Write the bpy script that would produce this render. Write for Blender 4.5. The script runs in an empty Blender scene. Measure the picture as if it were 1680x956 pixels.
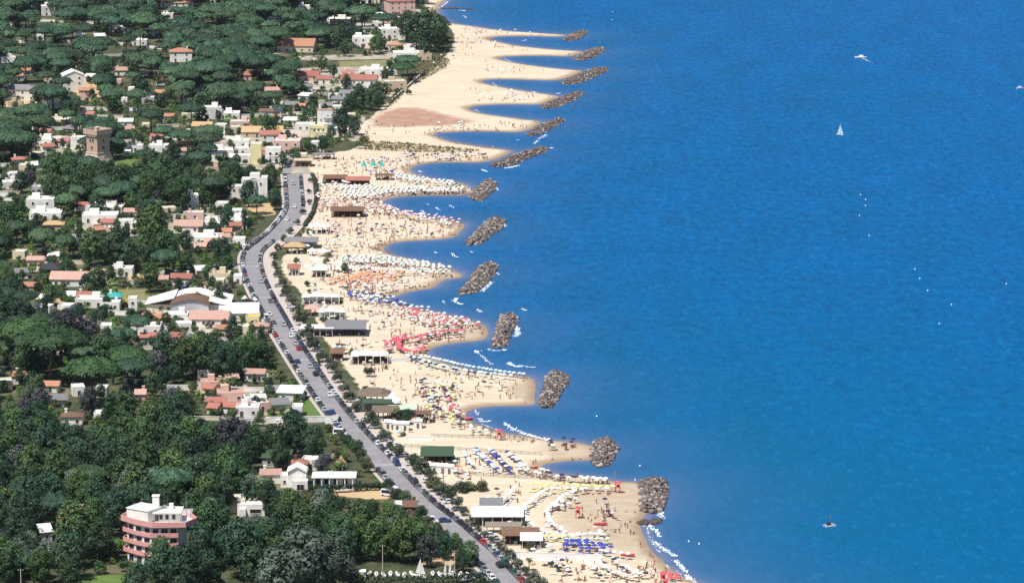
import bpy, math, random
import numpy as np
from mathutils import Vector, Matrix

R = random.Random(7)
NR = np.random.default_rng(7)
SC = bpy.context.scene
COL = SC.collection
rad = math.radians

# ---------------------------------------------------------------- camera
CAM_H = 282.0                 # aircraft height above the sea, metres
FPX = 5628.0                  # focal length in pixels of the 1680 px wide photograph
PITCH = math.atan(1128.0 / FPX)
cam = bpy.data.cameras.new("camera")
cam.sensor_fit = 'HORIZONTAL'
cam.sensor_width = 36.0
cam.lens = 36.0 * FPX / 1680.0
cam.clip_start = 5.0
cam.clip_end = 60000.0
camo = bpy.data.objects.new("camera", cam)
COL.objects.link(camo)
camo.location = (0, 0, CAM_H)
camo.rotation_euler = (math.pi / 2 - PITCH, 0, 0)
SC.camera = camo

# ---------------------------------------------------------------- sky, sun, exposure
SUN_TO = Vector((-0.36, -0.42, 1.0)).normalized()
world = bpy.data.worlds.new("World")
SC.world = world
world.use_nodes = True
wn = world.node_tree.nodes
bgn = wn["Background"]
skyn = wn.new("ShaderNodeTexSky")
skyn.sky_type = 'NISHITA'
skyn.sun_disc = False
skyn.sun_elevation = math.asin(SUN_TO.z)
skyn.sun_rotation = math.atan2(SUN_TO.x, SUN_TO.y)
skyn.altitude = 0.0
skyn.air_density = 1.0
skyn.dust_density = 0.6
skyn.ozone_density = 1.5
world.node_tree.links.new(skyn.outputs[0], bgn.inputs[0])
bgn.inputs[1].default_value = 0.085
sl = bpy.data.lights.new("sun", 'SUN')
sl.energy = 4.6
sl.angle = rad(0.5)
sl.color = (1.0, 0.955, 0.88)
so = bpy.data.objects.new("sun", sl)
COL.objects.link(so)
so.rotation_euler = (-SUN_TO).to_track_quat('-Z', 'Y').to_euler()
so.location = (0, 0, 900)
vs = SC.view_settings
vs.view_transform = 'Standard'
vs.look = 'None'
vs.gamma = 1.0
vs.exposure = 0.30
vs.use_curve_mapping = False
SC.cycles.use_denoising = False
SC.cycles.max_bounces = 5
SC.cycles.diffuse_bounces = 3
SC.cycles.glossy_bounces = 2
SC.cycles.transmission_bounces = 2
SC.cycles.caustics_reflective = False
SC.cycles.caustics_refractive = False

# ---------------------------------------------------------------- picking places on the map
LZ = 1.2                      # height of the flat land above the sea
_ca, _sa = math.cos(PITCH), math.sin(PITCH)


def G(u, v, z=0.0):
    """survey point (u, v) of the photograph -> ground x, y on the level z"""
    dx = (u - 840.0) / FPX
    dy = (478.0 - v) / FPX
    fy = _ca + dy * _sa
    fz = -_sa + dy * _ca
    t = (z - CAM_H) / fz
    return (dx * t, fy * t)


def GA(pts, z=0.0):
    return np.array([G(u, v, z) for u, v in pts])


def SCL(v):
    """photograph pixels per metre at a ground point on row v"""
    fz = -_sa + (478.0 - v) / FPX * _ca
    return FPX / (-CAM_H / fz)


def smooth_poly(pts, n=6):
    p = [np.array(q, float) for q in pts]
    out = []
    for i in range(len(p) - 1):
        p0 = p[max(i - 1, 0)]; p1 = p[i]; p2 = p[i + 1]; p3 = p[min(i + 2, len(p) - 1)]
        for k in range(n):
            t = k / n
            out.append(0.5 * ((2 * p1) + (p2 - p0) * t + (2 * p0 - 5 * p1 + 4 * p2 - p3) * t * t + (3 * p1 - p0 - 3 * p2 + p3) * t ** 3))
    out.append(p[-1])
    return np.array(out)


def inside(poly, pts):
    x, y = pts[:, 0], pts[:, 1]
    c = np.zeros(len(pts), bool)
    n = len(poly)
    j = n - 1
    for i in range(n):
        xi, yi = poly[i]; xj, yj = poly[j]
        if yi != yj:
            c ^= ((yi > y) != (yj > y)) & (x < (xj - xi) * (y - yi) / (yj - yi) + xi)
        j = i
    return c


def dist_line(line, pts):
    d = np.full(len(pts), 1e9)
    for i in range(len(line) - 1):
        a = line[i]; b = line[i + 1]
        ab = b - a
        L = ab @ ab + 1e-9
        t = np.clip(((pts - a) @ ab) / L, 0, 1)
        q = pts - a - t[:, None] * ab
        d = np.minimum(d, q[:, 0] ** 2 + q[:, 1] ** 2)
    return np.sqrt(d)


def sdf(poly, pts):
    poly = np.asarray(poly, float)
    ring = np.vstack([poly, poly[:1]])
    d = dist_line(ring, pts)
    return np.where(inside(poly, pts), d, -d)


SHORE_PX = [(1145, 956), (1119, 946), (1096, 930), (1085, 918), (1069, 904), (1057, 883), (1050, 861), (1056, 846), (1066, 836), (1072, 815), (1066, 797), (1041, 791), (1013, 790),
 (995, 787), (964, 782), (933, 779), (908, 776), (893, 770), (888, 764), (896, 760), (917, 757), (942, 754), (966, 754), (985, 745), (980, 734), (966, 730), (942, 725),
 (906, 722), (875, 717), (832, 711), (801, 703), (776, 694), (764, 685), (766, 675), (780, 669), (807, 665.5), (857, 664), (877, 662), (876, 651), (878, 636), (874, 622),
 (851, 616), (813, 612), (776, 607), (751, 601), (725, 594), (709, 587), (700, 580.6), (703, 574), (713, 568.5), (736, 563.5), (763, 560), (786, 558), (797, 553), (800, 544),
 (796, 537), (786, 530), (761, 524), (725, 515), (700, 510), (678, 506), (660, 500), (648, 493.5), (645, 488), (655, 483), (670, 478), (690, 475), (710, 471), (719, 464),
 (731, 458), (751, 456), (758, 452), (750, 446), (736, 441), (713, 434.5), (688, 428), (665, 423), (648, 419.6), (633, 414.6), (629, 408), (635, 402), (650, 397),
 (680, 394.5), (715, 392.7), (743, 389), (753, 381), (761, 371), (757, 366), (731, 361), (700, 357), (675, 353), (655, 348), (638, 342), (628, 335), (629, 329), (645, 324), (670, 321.7),
 (700, 320.4), (736, 320.4), (758, 319.6), (772, 315), (770, 307), (757, 301), (740, 298), (720, 295), (700, 291.6), (683, 286.5), (673, 281), (675, 275), (688, 270), (713, 267),
 (740, 266), (771, 266.4), (800, 264.5), (825, 256), (838, 248.5), (826, 245.5), (801, 242.6), (776, 239), (751, 235), (730, 230), (718, 225), (710, 221.5), (720, 218.4), (743, 216.4),
 (780, 215.4), (816, 215.7), (848, 216.6), (866, 213), (884, 204), (882, 198.5), (861, 196.7), (836, 193), (810, 189.6), (790, 186.5), (773, 182), (768, 177), (780, 173.7), (810, 171.7),
 (848, 171), (884, 171.5), (905, 164), (915, 158.5), (896, 154.6), (873, 151.7), (851, 148), (823, 143), (800, 138.4), (788, 134.3), (796, 131.2), (816, 130.2), (851, 130.4), (886, 131.6),
 (917, 131), (945, 122), (953, 116.8), (936, 115), (911, 112.6), (881, 109), (851, 104.5), (831, 100.5), (817, 96.7), (822, 94), (841, 92.4), (873, 91.6), (911, 92), (934, 92.5), (953, 87),
 (956, 85), (936, 83.6), (906, 81.6), (873, 78.3), (848, 75.3), (823, 70.3), (803, 65.5), (802, 62.3), (821, 60.3), (848, 59.4), (886, 59.6), (914, 60.6), (930, 58.5), (921, 57.2), (901, 56),
 (873, 54), (836, 51.5), (810, 49), (785, 45), (760, 41.4), (743, 39), (730, 34), (721, 26.4), (718, 15), (724, 7), (734, 0), (735, -8)]
_sh = smooth_poly(GA(SHORE_PX, 0.0), 2)
SHORE = np.vstack([[[210, -15000], [150, -3000], [120, 0], [92, 600], [66, 790], [94, 850], [80, 925]], _sh,
                   [[-62, 2620], [-95, 2780], [-150, 3050], [-320, 3600], [-760, 4600], [-3400, 9000], [-9000, 20000]]])
LAND_POLY = np.vstack([SHORE, [[-20000, 20000], [-20000, -15000]]])


_SA = SHORE[:-1]; _SB = SHORE[1:] - SHORE[:-1]; _SQ = (_SB * _SB).sum(1) + 1e-9
_LA = LAND_POLY; _LB = np.roll(LAND_POLY, -1, axis=0)


def shore_sd(pts):
    """metres inland (+) or out at sea (-)"""
    pts = np.asarray(pts, float).reshape(-1, 2)
    if len(pts) <= 4:             # few points: work along the segments instead
        out = []
        for q in pts:
            t = np.clip(((q - _SA) * _SB).sum(1) / _SQ, 0, 1)
            e = q - _SA - t[:, None] * _SB
            d1 = math.sqrt((e * e).sum(1).min())
            x, y = q
            c = ((_LA[:, 1] > y) != (_LB[:, 1] > y)) & (x < (_LB[:, 0] - _LA[:, 0]) * (y - _LA[:, 1]) / np.where(_LB[:, 1] == _LA[:, 1], 1e-9, _LB[:, 1] - _LA[:, 1]) + _LA[:, 0])
            out.append(d1 if c.sum() % 2 else -d1)
        return np.array(out)
    d = np.full(len(pts), 1e9)
    for s in range(0, len(pts), 40000):
        d[s:s + 40000] = dist_line(SHORE, pts[s:s + 40000])
    return np.where(inside(LAND_POLY, pts), d, -d)


def land_z(sd):
    t = np.clip(sd / 15.0, 0, 1)
    up = LZ * (1.55 * t - 0.55 * t * t)
    return np.where(sd > 0, np.minimum(up, LZ), np.maximum(sd * 0.09, -4.0))


def GL(u, v):
    """survey point on the real ground (beach slope included) -> x, y, z"""
    z = 0.9
    for _ in range(3):
        x, y = G(u, v, z)
        z = float(land_z(shore_sd([(x, y)]))[0])
        z = max(z, 0.0)
    return (x, y, z)


def GLA(pts):
    """same for many points at once"""
    z = np.full(len(pts), 0.9)
    for _ in range(3):
        xy = np.array([G(u, v, zz) for (u, v), zz in zip(pts, z)])
        z = np.maximum(land_z(shore_sd(xy)), 0.0)
    return np.column_stack([xy, z])


# ---------------------------------------------------------------- materials
MATS = {}


def nt(name):
    m = bpy.data.materials.new(name)
    m.use_nodes = True
    t = m.node_tree
    return m, t, t.nodes["Principled BSDF"]


def rgb(c):
    return (c[0], c[1], c[2], 1.0)


def mix_rgb(t, fac, a, b, mode='MIX'):
    n = t.nodes.new("ShaderNodeMix"); n.data_type = 'RGBA'; n.blend_type = mode
    for sock, val in ((n.inputs[0], fac), (n.inputs[6], a), (n.inputs[7], b)):
        if hasattr(val, 'is_output'):
            t.links.new(val, sock)
        else:
            sock.default_value = rgb(val) if isinstance(val, (tuple, list)) else val
    return n.outputs[2]


def math_n(t, op, a, b=0.0, c=None, clamp=False):
    n = t.nodes.new("ShaderNodeMath"); n.operation = op; n.use_clamp = clamp
    for i, val in enumerate((a, b) if c is None else (a, b, c)):
        if hasattr(val, 'is_output'):
            t.links.new(val, n.inputs[i])
        else:
            n.inputs[i].default_value = val
    return n.outputs[0]


def noise(t, scale, detail=3.0, rough=0.6, vec=None, stretch=None, coord='Object'):
    n = t.nodes.new("ShaderNodeTexNoise")
    n.inputs['Scale'].default_value = scale; n.inputs['Detail'].default_value = detail; n.inputs['Roughness'].default_value = rough
    if vec is None:
        vec = t.nodes.new("ShaderNodeTexCoord").outputs[coord]
    if stretch:
        mp = t.nodes.new("ShaderNodeMapping"); mp.inputs['Scale'].default_value = stretch
        t.links.new(vec, mp.inputs[0]); vec = mp.outputs[0]
    t.links.new(vec, n.inputs['Vector'])
    return n.outputs['Fac']


def ramp(t, fac, stops):
    n = t.nodes.new("ShaderNodeValToRGB")
    el = n.color_ramp.elements
    el[0].position, el[0].color = stops[0][0], rgb(stops[0][1])
    el[1].position, el[1].color = stops[-1][0], rgb(stops[-1][1])
    for p, c in stops[1:-1]:
        e = el.new(p); e.color = rgb(c)
    t.links.new(fac, n.inputs[0])
    return n.outputs[0]


def mat(name, c, c2=None, scale=1.0, rough=0.85, rnd=0.0, spec=0.3, bump=0.0, metal=0.0, stretch=None):
    """weathered surface: two tones of the same colour mixed by noise, optional per-object variation"""
    if name in MATS:
        return MATS[name]
    m, t, p = nt(name)
    c2 = c2 or tuple(x * 0.78 for x in c)
    f = noise(t, scale, 4.0, 0.65, stretch=stretch)
    f = ramp(t, f, [(0.3, (0, 0, 0)), (0.7, (1, 1, 1))])
    col = mix_rgb(t, f, c, c2)
    if rnd:
        oi = t.nodes.new("ShaderNodeObjectInfo")
        hs = t.nodes.new("ShaderNodeHueSaturation")
        v = math_n(t, 'MULTIPLY_ADD', oi.outputs['Random'], rnd * 2, 1.0 - rnd)
        t.links.new(v, hs.inputs['Value']); t.links.new(col, hs.inputs['Color']); col = hs.outputs[0]
    t.links.new(col, p.inputs['Base Color'])
    p.inputs['Roughness'].default_value = rough
    p.inputs['Specular IOR Level'].default_value = spec
    p.inputs['Metallic'].default_value = metal
    if bump:
        b = t.nodes.new("ShaderNodeBump"); b.inputs['Strength'].default_value = bump; b.inputs['Distance'].default_value = 0.05
        t.links.new(noise(t, scale * 6, 3.0), b.inputs['Height']); t.links.new(b.outputs[0], p.inputs['Normal'])
    MATS[name] = m
    return m


def foliage(name, lo, hi, accent):
    """leaves: base colour varies over each crown and from tree to tree"""
    m, t, p = nt(name)
    oi = t.nodes.new("ShaderNodeObjectInfo")
    at = t.nodes.new("ShaderNodeAttribute"); at.attribute_name = "tint"
    rn = math_n(t, 'FRACT', math_n(t, 'ADD', oi.outputs['Random'], at.outputs['Fac']))
    geo = t.nodes.new("ShaderNodeNewGeometry")
    f1 = noise(t, 0.55, 3.0, 0.7, vec=geo.outputs['Position'])
    f1 = ramp(t, f1, [(0.32, (0, 0, 0)), (0.68, (1, 1, 1))])
    col = mix_rgb(t, f1, lo, hi)
    f2 = math_n(t, 'MULTIPLY', ramp(t, rn, [(0.25, (0, 0, 0)), (1.0, (1, 1, 1))]), 0.75)
    col = mix_rgb(t, f2, col, accent)
    hs = t.nodes.new("ShaderNodeHueSaturation")
    v = math_n(t, 'MULTIPLY_ADD', math_n(t, 'FRACT', math_n(t, 'MULTIPLY', rn, 7.31)), 0.7, 0.62)
    t.links.new(v, hs.inputs['Value']); t.links.new(col, hs.inputs['Color'])
    t.links.new(hs.outputs[0], p.inputs['Base Color'])
    p.inputs['Roughness'].default_value = 0.6
    p.inputs['Specular IOR Level'].default_value = 0.25
    MATS[name] = m
    return m


mat('white_wall', (0.90, 0.88, 0.84), (0.66, 0.62, 0.56), 0.35, rnd=0.08)
mat('cream_wall', (0.72, 0.64, 0.48), (0.64, 0.56, 0.42), 0.3)
mat('yellow_wall', (0.78, 0.70, 0.40), (0.70, 0.62, 0.36), 0.3)
mat('pink_wall', (0.70, 0.47, 0.40), (0.62, 0.42, 0.36), 0.3)
mat('beige_wall', (0.58, 0.47, 0.33), (0.50, 0.40, 0.28), 0.3)
mat('grey_wall', (0.50, 0.50, 0.52), (0.42, 0.42, 0.45), 0.3)
mat('white_roof', (0.84, 0.83, 0.80), (0.62, 0.60, 0.57), 0.45)
mat('orange_tile', (0.50, 0.245, 0.145), (0.36, 0.18, 0.115), 1.3, rnd=0.15, bump=0.4)
mat('red_tile', (0.41, 0.165, 0.125), (0.31, 0.125, 0.10), 1.3, rnd=0.15, bump=0.4)
mat('pink_tile', (0.52, 0.325, 0.265), (0.40, 0.245, 0.20), 1.0, rnd=0.12, bump=0.3)
mat('tan_tile', (0.52, 0.36, 0.20), (0.42, 0.27, 0.14), 1.0, rnd=0.12, bump=0.3)
mat('brown_tile', (0.20, 0.115, 0.075), (0.14, 0.08, 0.055), 1.2, rnd=0.12, bump=0.3)
mat('grey_tile', (0.24, 0.235, 0.245), (0.17, 0.165, 0.175), 1.2, rnd=0.12, bump=0.3)
mat('black_roof', (0.035, 0.033, 0.04), (0.05, 0.048, 0.055), 0.8)
mat('green_roof', (0.040, 0.082, 0.045), (0.058, 0.10, 0.058), 0.8)
mat('teal_roof', (0.06, 0.36, 0.34), (0.05, 0.30, 0.28), 0.8)
mat('dark_glass', (0.02, 0.022, 0.028), (0.03, 0.032, 0.04), 0.5, rough=0.25, spec=0.5)
mat('frame_paint', (0.62, 0.58, 0.52), None, 1.0)
mat('brown_wood', (0.13, 0.075, 0.05), (0.19, 0.11, 0.07), 1.5, stretch=(1, 1, 6))
mat('grey_wood', (0.30, 0.25, 0.20), (0.22, 0.18, 0.14), 1.5, stretch=(1, 1, 6))
mat('thatch', (0.20, 0.155, 0.115), (0.13, 0.10, 0.075), 1.2, bump=0.6)
mat('bark', (0.085, 0.06, 0.045), (0.13, 0.095, 0.07), 1.2, stretch=(1, 1, 0.3))
mat('pale_bark', (0.24, 0.21, 0.175), (0.17, 0.145, 0.12), 1.2)
mat('asphalt', (0.29, 0.275, 0.285), (0.215, 0.205, 0.215), 0.22, stretch=(1, 1, 1))
mat('pavement', (0.55, 0.47, 0.42), (0.44, 0.38, 0.34), 0.5)
mat('kerb_stone', (0.42, 0.41, 0.40), None, 0.8)
mat('road_paint', (0.50, 0.49, 0.50), (0.33, 0.31, 0.34), 0.9)
mat('lane_grey', (0.30, 0.29, 0.29), (0.24, 0.23, 0.23), 0.3)
mat('metal', (0.42, 0.43, 0.45), None, 1.0, rough=0.45, metal=0.6)
mat('white_paint', (0.82, 0.82, 0.82), (0.76, 0.76, 0.76), 0.5, rough=0.4)
mat('tyre', (0.02, 0.02, 0.022), None, 2.0)
mat('brick_upper', (0.56, 0.40, 0.31), (0.46, 0.32, 0.245), 0.8, bump=0.5)
mat('stone_base', (0.58, 0.48, 0.38), (0.46, 0.38, 0.30), 0.5, bump=0.5)
mat('pale_stone', (0.62, 0.51, 0.42), (0.50, 0.41, 0.33), 0.7, bump=0.4)
mat('pink_band', (0.74, 0.37, 0.34), (0.66, 0.33, 0.30), 0.5)
mat('crane_yellow', (0.70, 0.47, 0.06), None, 1.0)
mat('cloth_white', (0.80, 0.80, 0.78), (0.74, 0.73, 0.70), 0.6)
mat('cloth_red', (0.66, 0.09, 0.125), (0.58, 0.09, 0.12), 0.7)
mat('cloth_orange', (0.74, 0.30, 0.15), (0.66, 0.28, 0.16), 0.7)
mat('cloth_blue', (0.045, 0.075, 0.42), (0.04, 0.065, 0.34), 0.7)
mat('cloth_sky', (0.42, 0.62, 0.72), (0.52, 0.70, 0.76), 0.7)
mat('cloth_pink', (0.76, 0.46, 0.45), (0.70, 0.44, 0.44), 0.7)
mat('cloth_yellow', (0.80, 0.71, 0.30), (0.76, 0.66, 0.28), 0.7)
mat('cloth_green', (0.48, 0.60, 0.44), (0.54, 0.64, 0.50), 0.7)
mat('cloth_teal', (0.03, 0.48, 0.40), (0.03, 0.40, 0.35), 0.7)
mat('cloth_navy', (0.03, 0.035, 0.09), None, 0.7)
mat('skin', (0.42, 0.23, 0.145), (0.36, 0.19, 0.12), 1.0, rnd=0.25)
mat('hair', (0.035, 0.022, 0.016), None, 1.0, rnd=0.3)
for nm, c in (('black', (0.018, 0.018, 0.022)), ('grey', (0.16, 0.165, 0.175)), ('silver', (0.46, 0.47, 0.49)), ('white', (0.78, 0.78, 0.78)),
              ('red', (0.40, 0.025, 0.025)), ('blue', (0.03, 0.06, 0.20)), ('green', (0.03, 0.10, 0.06)), ('sand', (0.44, 0.36, 0.26))):
    mat('car_' + nm, c, tuple(x * 0.92 for x in c), 0.7, rough=0.3, spec=0.5)
foliage('pine_leaves', (0.030, 0.072, 0.042), (0.050, 0.108, 0.058), (0.070, 0.120, 0.052))
foliage('fresh_pine', (0.028, 0.072, 0.026), (0.050, 0.108, 0.034), (0.062, 0.118, 0.036))
foliage('broad_leaves', (0.022, 0.058, 0.022), (0.048, 0.106, 0.034), (0.088, 0.138, 0.040))
foliage('dark_leaves', (0.015, 0.042, 0.025), (0.028, 0.068, 0.034), (0.044, 0.084, 0.034))
foliage('silver_leaves', (0.075, 0.110, 0.080), (0.135, 0.175, 0.130), (0.110, 0.150, 0.120))
foliage('grey_leaves', (0.050, 0.064, 0.042), (0.085, 0.105, 0.070), (0.080, 0.100, 0.060))
foliage('lilac_leaves', (0.050, 0.052, 0.060), (0.085, 0.084, 0.090), (0.070, 0.078, 0.075))
foliage('bright_leaves', (0.060, 0.140, 0.025), (0.110, 0.210, 0.040), (0.090, 0.180, 0.040))
foliage('olive_leaves', (0.055, 0.075, 0.025), (0.100, 0.120, 0.045), (0.120, 0.120, 0.050))
foliage('dune_grass', (0.165, 0.140, 0.080), (0.260, 0.220, 0.135), (0.200, 0.165, 0.095))


# ---------------------------------------------------------------- mesh building
class MB:
    def __init__(self):
        self.v = []; self.f = []; self.m = []

    def add(self, vs, fs, mi=0):
        b = len(self.v)
        self.v += [tuple(map(float, q)) for q in vs]
        self.f += [tuple(b + i for i in f) for f in fs]
        self.m += [mi] * len(fs)
        return self

    def box(self, cx, cy, z0, sx, sy, sz, rot=0.0, mi=0, tx=1.0, ty=1.0):
        c, s = math.cos(rot), math.sin(rot)
        vs = []
        for k, (kx, ky, z) in enumerate(((1, 1, z0), (tx, ty, z0 + sz))):
            for a, b in ((-1, -1), (1, -1), (1, 1), (-1, 1)):
                x, y = a * sx * kx / 2, b * sy * ky / 2
                vs.append((cx + c * x - s * y, cy + s * x + c * y, z))
        return self.add(vs, [(0, 3, 2, 1), (4, 5, 6, 7), (0, 1, 5, 4), (1, 2, 6, 5), (2, 3, 7, 6), (3, 0, 4, 7)], mi)

    def prism(self, poly, z0, z1, mi=0, top=None):
        n = len(poly)
        vs = [(x, y, z0) for x, y in poly] + [(x, y, z1) for x, y in poly]
        self.add(vs, [(i, (i + 1) % n, n + (i + 1) % n, n + i) for i in range(n)] + [tuple(range(n - 1, -1, -1))], mi)
        self.add([(x, y, z1) for x, y in poly], [tuple(range(n))], mi if top is None else top)
        return self

    def ring(self, poly, t, z0, z1, mi=0):
        """parapet: the outline of poly, t thick, inside its edge"""
        n = len(poly)
        cx = sum(p[0] for p in poly) / n; cy = sum(p[1] for p in poly) / n
        inn = []
        for x, y in poly:
            d = math.hypot(x - cx, y - cy)
            k = max(0.1, (d - t * 1.3) / d)
            inn.append((cx + (x - cx) * k, cy + (y - cy) * k))
        vs = [(x, y, z) for z in (z0, z1) for P in (poly, inn) for x, y in P]
        fs = []
        for i in range(n):
            j = (i + 1) % n
            fs += [(i, j, 2 * n + j, 2 * n + i), (n + j, n + i, 3 * n + i, 3 * n + j), (2 * n + i, 2 * n + j, 3 * n + j, 3 * n + i), (j, i, n + i, n + j)]
        return self.add(vs, fs, mi)

    def gable(self, sx, sy, z0, h, ov=0.4, mi=0, th=0.18, cx=0, cy=0):
        """pitched roof, ridge along x"""
        a, b = sx / 2 + ov, sy / 2 + ov
        k = h / (sy / 2)
        zl = z0 - ov * k
        vs = []
        for dz in (0.0, th):
            vs += [(cx - a, cy - b, zl + dz), (cx + a, cy - b, zl + dz), (cx + a, cy, z0 + h + dz), (cx - a, cy, z0 + h + dz), (cx - a, cy + b, zl + dz), (cx + a, cy + b, zl + dz)]
        fs = [(0, 3, 2, 1), (3, 4, 5, 2), (6, 7, 8, 9), (9, 8, 11, 10), (0, 1, 7, 6), (5, 4, 10, 11), (1, 2, 8, 7), (2, 5, 11, 8), (3, 0, 6, 9), (4, 3, 9, 10)]
        return self.add(vs, fs, mi)

    def gable_ends(self, sx, sy, z0, h, mi=0, cx=0, cy=0):
        for s in (-1, 1):
            x = cx + s * (sx / 2 - 0.02)
            self.add([(x, cy - sy / 2, z0), (x, cy + sy / 2, z0), (x, cy, z0 + h), (x - s * 0.15, cy - sy / 2, z0), (x - s * 0.15, cy + sy / 2, z0), (x - s * 0.15, cy, z0 + h)],
                     [(0, 1, 2), (5, 4, 3), (0, 2, 5, 3), (1, 4, 5, 2)], mi)
        return self

    def hip(self, sx, sy, z0, h, ov=0.5, mi=0, th=0.15, cx=0, cy=0):
        a, b = sx / 2 + ov, sy / 2 + ov
        r = max(0.0, a - b) if a >= b else 0.0
        q = max(0.0, b - a)
        base = [(cx - a, cy - b), (cx + a, cy - b), (cx + a, cy + b), (cx - a, cy + b)]
        vs = [(x, y, z0 - 0.02) for x, y in base] + [(x, y, z0 + th) for x, y in base]
        if a >= b:
            vs += [(cx - r - 0.05, cy, z0 + h + th), (cx + r + 0.05, cy, z0 + h + th)]
            fs = [(4, 5, 9, 8), (5, 6, 9), (6, 7, 8, 9), (7, 4, 8)]
        else:
            vs += [(cx, cy - q, z0 + h + th), (cx, cy + q, z0 + h + th)]
            fs = [(4, 5, 8), (5, 6, 9, 8), (6, 7, 9), (7, 4, 8, 9)]
        fs += [(0, 1, 5, 4), (1, 2, 6, 5), (2, 3, 7, 6), (3, 0, 4, 7), (3, 2, 1, 0)]
        return self.add(vs, fs, mi)

    def cyl(self, cx, cy, z0, r, h, n=8, r2=None, mi=0):
        r2 = r if r2 is None else r2
        vs = [(cx + math.cos(2 * math.pi * i / n) * q, cy + math.sin(2 * math.pi * i / n) * q, z) for q, z in ((r, z0), (r2, z0 + h)) for i in range(n)]
        return self.add(vs, [(i, (i + 1) % n, n + (i + 1) % n, n + i) for i in range(n)] + [tuple(range(n - 1, -1, -1)), tuple(range(n, 2 * n))], mi)

    def tube(self, pts, rs, n=6, mi=0):
        """tapered round bar through points"""
        vs = []
        P = [Vector(p) for p in pts]
        for i, p in enumerate(P):
            d = (P[min(i + 1, len(P) - 1)] - P[max(i - 1, 0)]).normalized()
            a = d.orthogonal().normalized(); b = d.cross(a)
            for k in range(n):
                t = 2 * math.pi * k / n
                vs.append(tuple(p + (a * math.cos(t) + b * math.sin(t)) * rs[i]))
        fs = []
        for i in range(len(P) - 1):
            for k in range(n):
                fs.append((i * n + k, i * n + (k + 1) % n, (i + 1) * n + (k + 1) % n, (i + 1) * n + k))
        fs += [tuple(range(n - 1, -1, -1)), tuple(range((len(P) - 1) * n, len(P) * n))]
        return self.add(vs, fs, mi)

    def mesh(self, name, mats):
        me = bpy.data.meshes.new(name)
        me.from_pydata(self.v, [], self.f)
        for q in mats:
            me.materials.append(MATS[q] if isinstance(q, str) else q)
        me.polygons.foreach_set('material_index', self.m)
        me.update()
        return me

    def build(self, name, mats, parent=None, loc=None):
        return ob(name, self.mesh(name, mats if isinstance(mats, (list, tuple)) else [mats]), parent, loc)


def ob(name, me, parent=None, loc=None, rot=None, scale=None):
    o = bpy.data.objects.new(name, me)
    COL.objects.link(o)
    if parent is not None:
        o.parent = parent
    if loc is not None:
        o.location = loc
    if rot is not None:
        o.rotation_euler = rot if isinstance(rot, (tuple, list)) else (0, 0, rot)
    if scale is not None:
        o.scale = scale if isinstance(scale, (tuple, list)) else (scale,) * 3
    return o


def tag(o, label, cat=None, group=None, kind=None):
    if label:
        o['label'] = label
    if cat:
        o['category'] = cat
    if group:
        o['group'] = group
    if kind:
        o['kind'] = kind
    return o


def thing(name, label, cat, loc, rot=0.0, group=None):
    o = ob(name, None, None, loc, (0, 0, rot))
    o.empty_display_size = 1.0
    return tag(o, label, cat, group)


def np_mesh(name, verts, faces, mats, mi=None, attr=None):
    """fast mesh from numpy arrays; faces are all quads or all triangles"""
    verts = np.asarray(verts, np.float32); faces = np.asarray(faces, np.int32)
    me = bpy.data.meshes.new(name)
    k = faces.shape[1]
    me.vertices.add(len(verts)); me.vertices.foreach_set('co', verts.ravel())
    me.loops.add(faces.size); me.loops.foreach_set('vertex_index', faces.ravel())
    me.polygons.add(len(faces))
    me.polygons.foreach_set('loop_start', np.arange(0, faces.size, k, dtype=np.int32))
    for q in mats:
        me.materials.append(MATS[q] if isinstance(q, str) else q)
    if mi is not None:
        me.polygons.foreach_set('material_index', np.asarray(mi, np.int32))
    if attr:
        for nm, (kind, data) in attr.items():
            a = me.attributes.new(nm, kind, 'POINT')
            a.data.foreach_set('color' if kind == 'FLOAT_COLOR' else 'value', np.asarray(data, np.float32).ravel())
    me.update(calc_edges=True)
    return me


# ---------------------------------------------------------------- words for places
LANDMARKS = [("brick watchtower", 160, 258), ("pink-banded block", 258, 890), ("vaulted hall", 305, 512), ("white cube house", 412, 316), ("yellow-fronted villa", 535, 210), ("black-roofed barn", 83, 452),
 ("veranda house", 530, 788), ("terrace-roofed house", 408, 836), ("big orange roof", 483, 78), ("red shore villa", 662, 22), ("tan hip-roofed house", 138, 612), ("cream tower block", 425, 252), ("stored dinghies", 700, 945), ("pink rubble yard", 385, 655),
 ("long garden wall", 470, 692), ("yellow crane", 205, 500), ("top picture edge", 250, 2), ("chimneyed orange villa", 297, 98), ("pale lane", 570, 100), ("gabled mansion", 130, 150), ("tower wall row", 90, 240), ("stacked white house", 68, 345), ("white terrace row", 166, 360),
 ("red-roofed row", 590, 135), ("small lawn", 30, 420), ("tan sand lot", 590, 812), ("road bend", 405, 400), ("lilac trees", 112, 580), ("bright green shrubs", 180, 908), ("grassy clearing", 168, 952), ("tan ruin", 116, 850), ("brown-roofed wood house", 118, 694), ("silver poplars", 500, 950),
 ("pines' picture edge", 5, 560), ("woods' picture edge", 5, 780), ("slate-roofed house", 30, 160), ("orange-roofed villa", 290, 12), ("plain white house", 347, 190), ("dark grove", 370, 590)]
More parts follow.
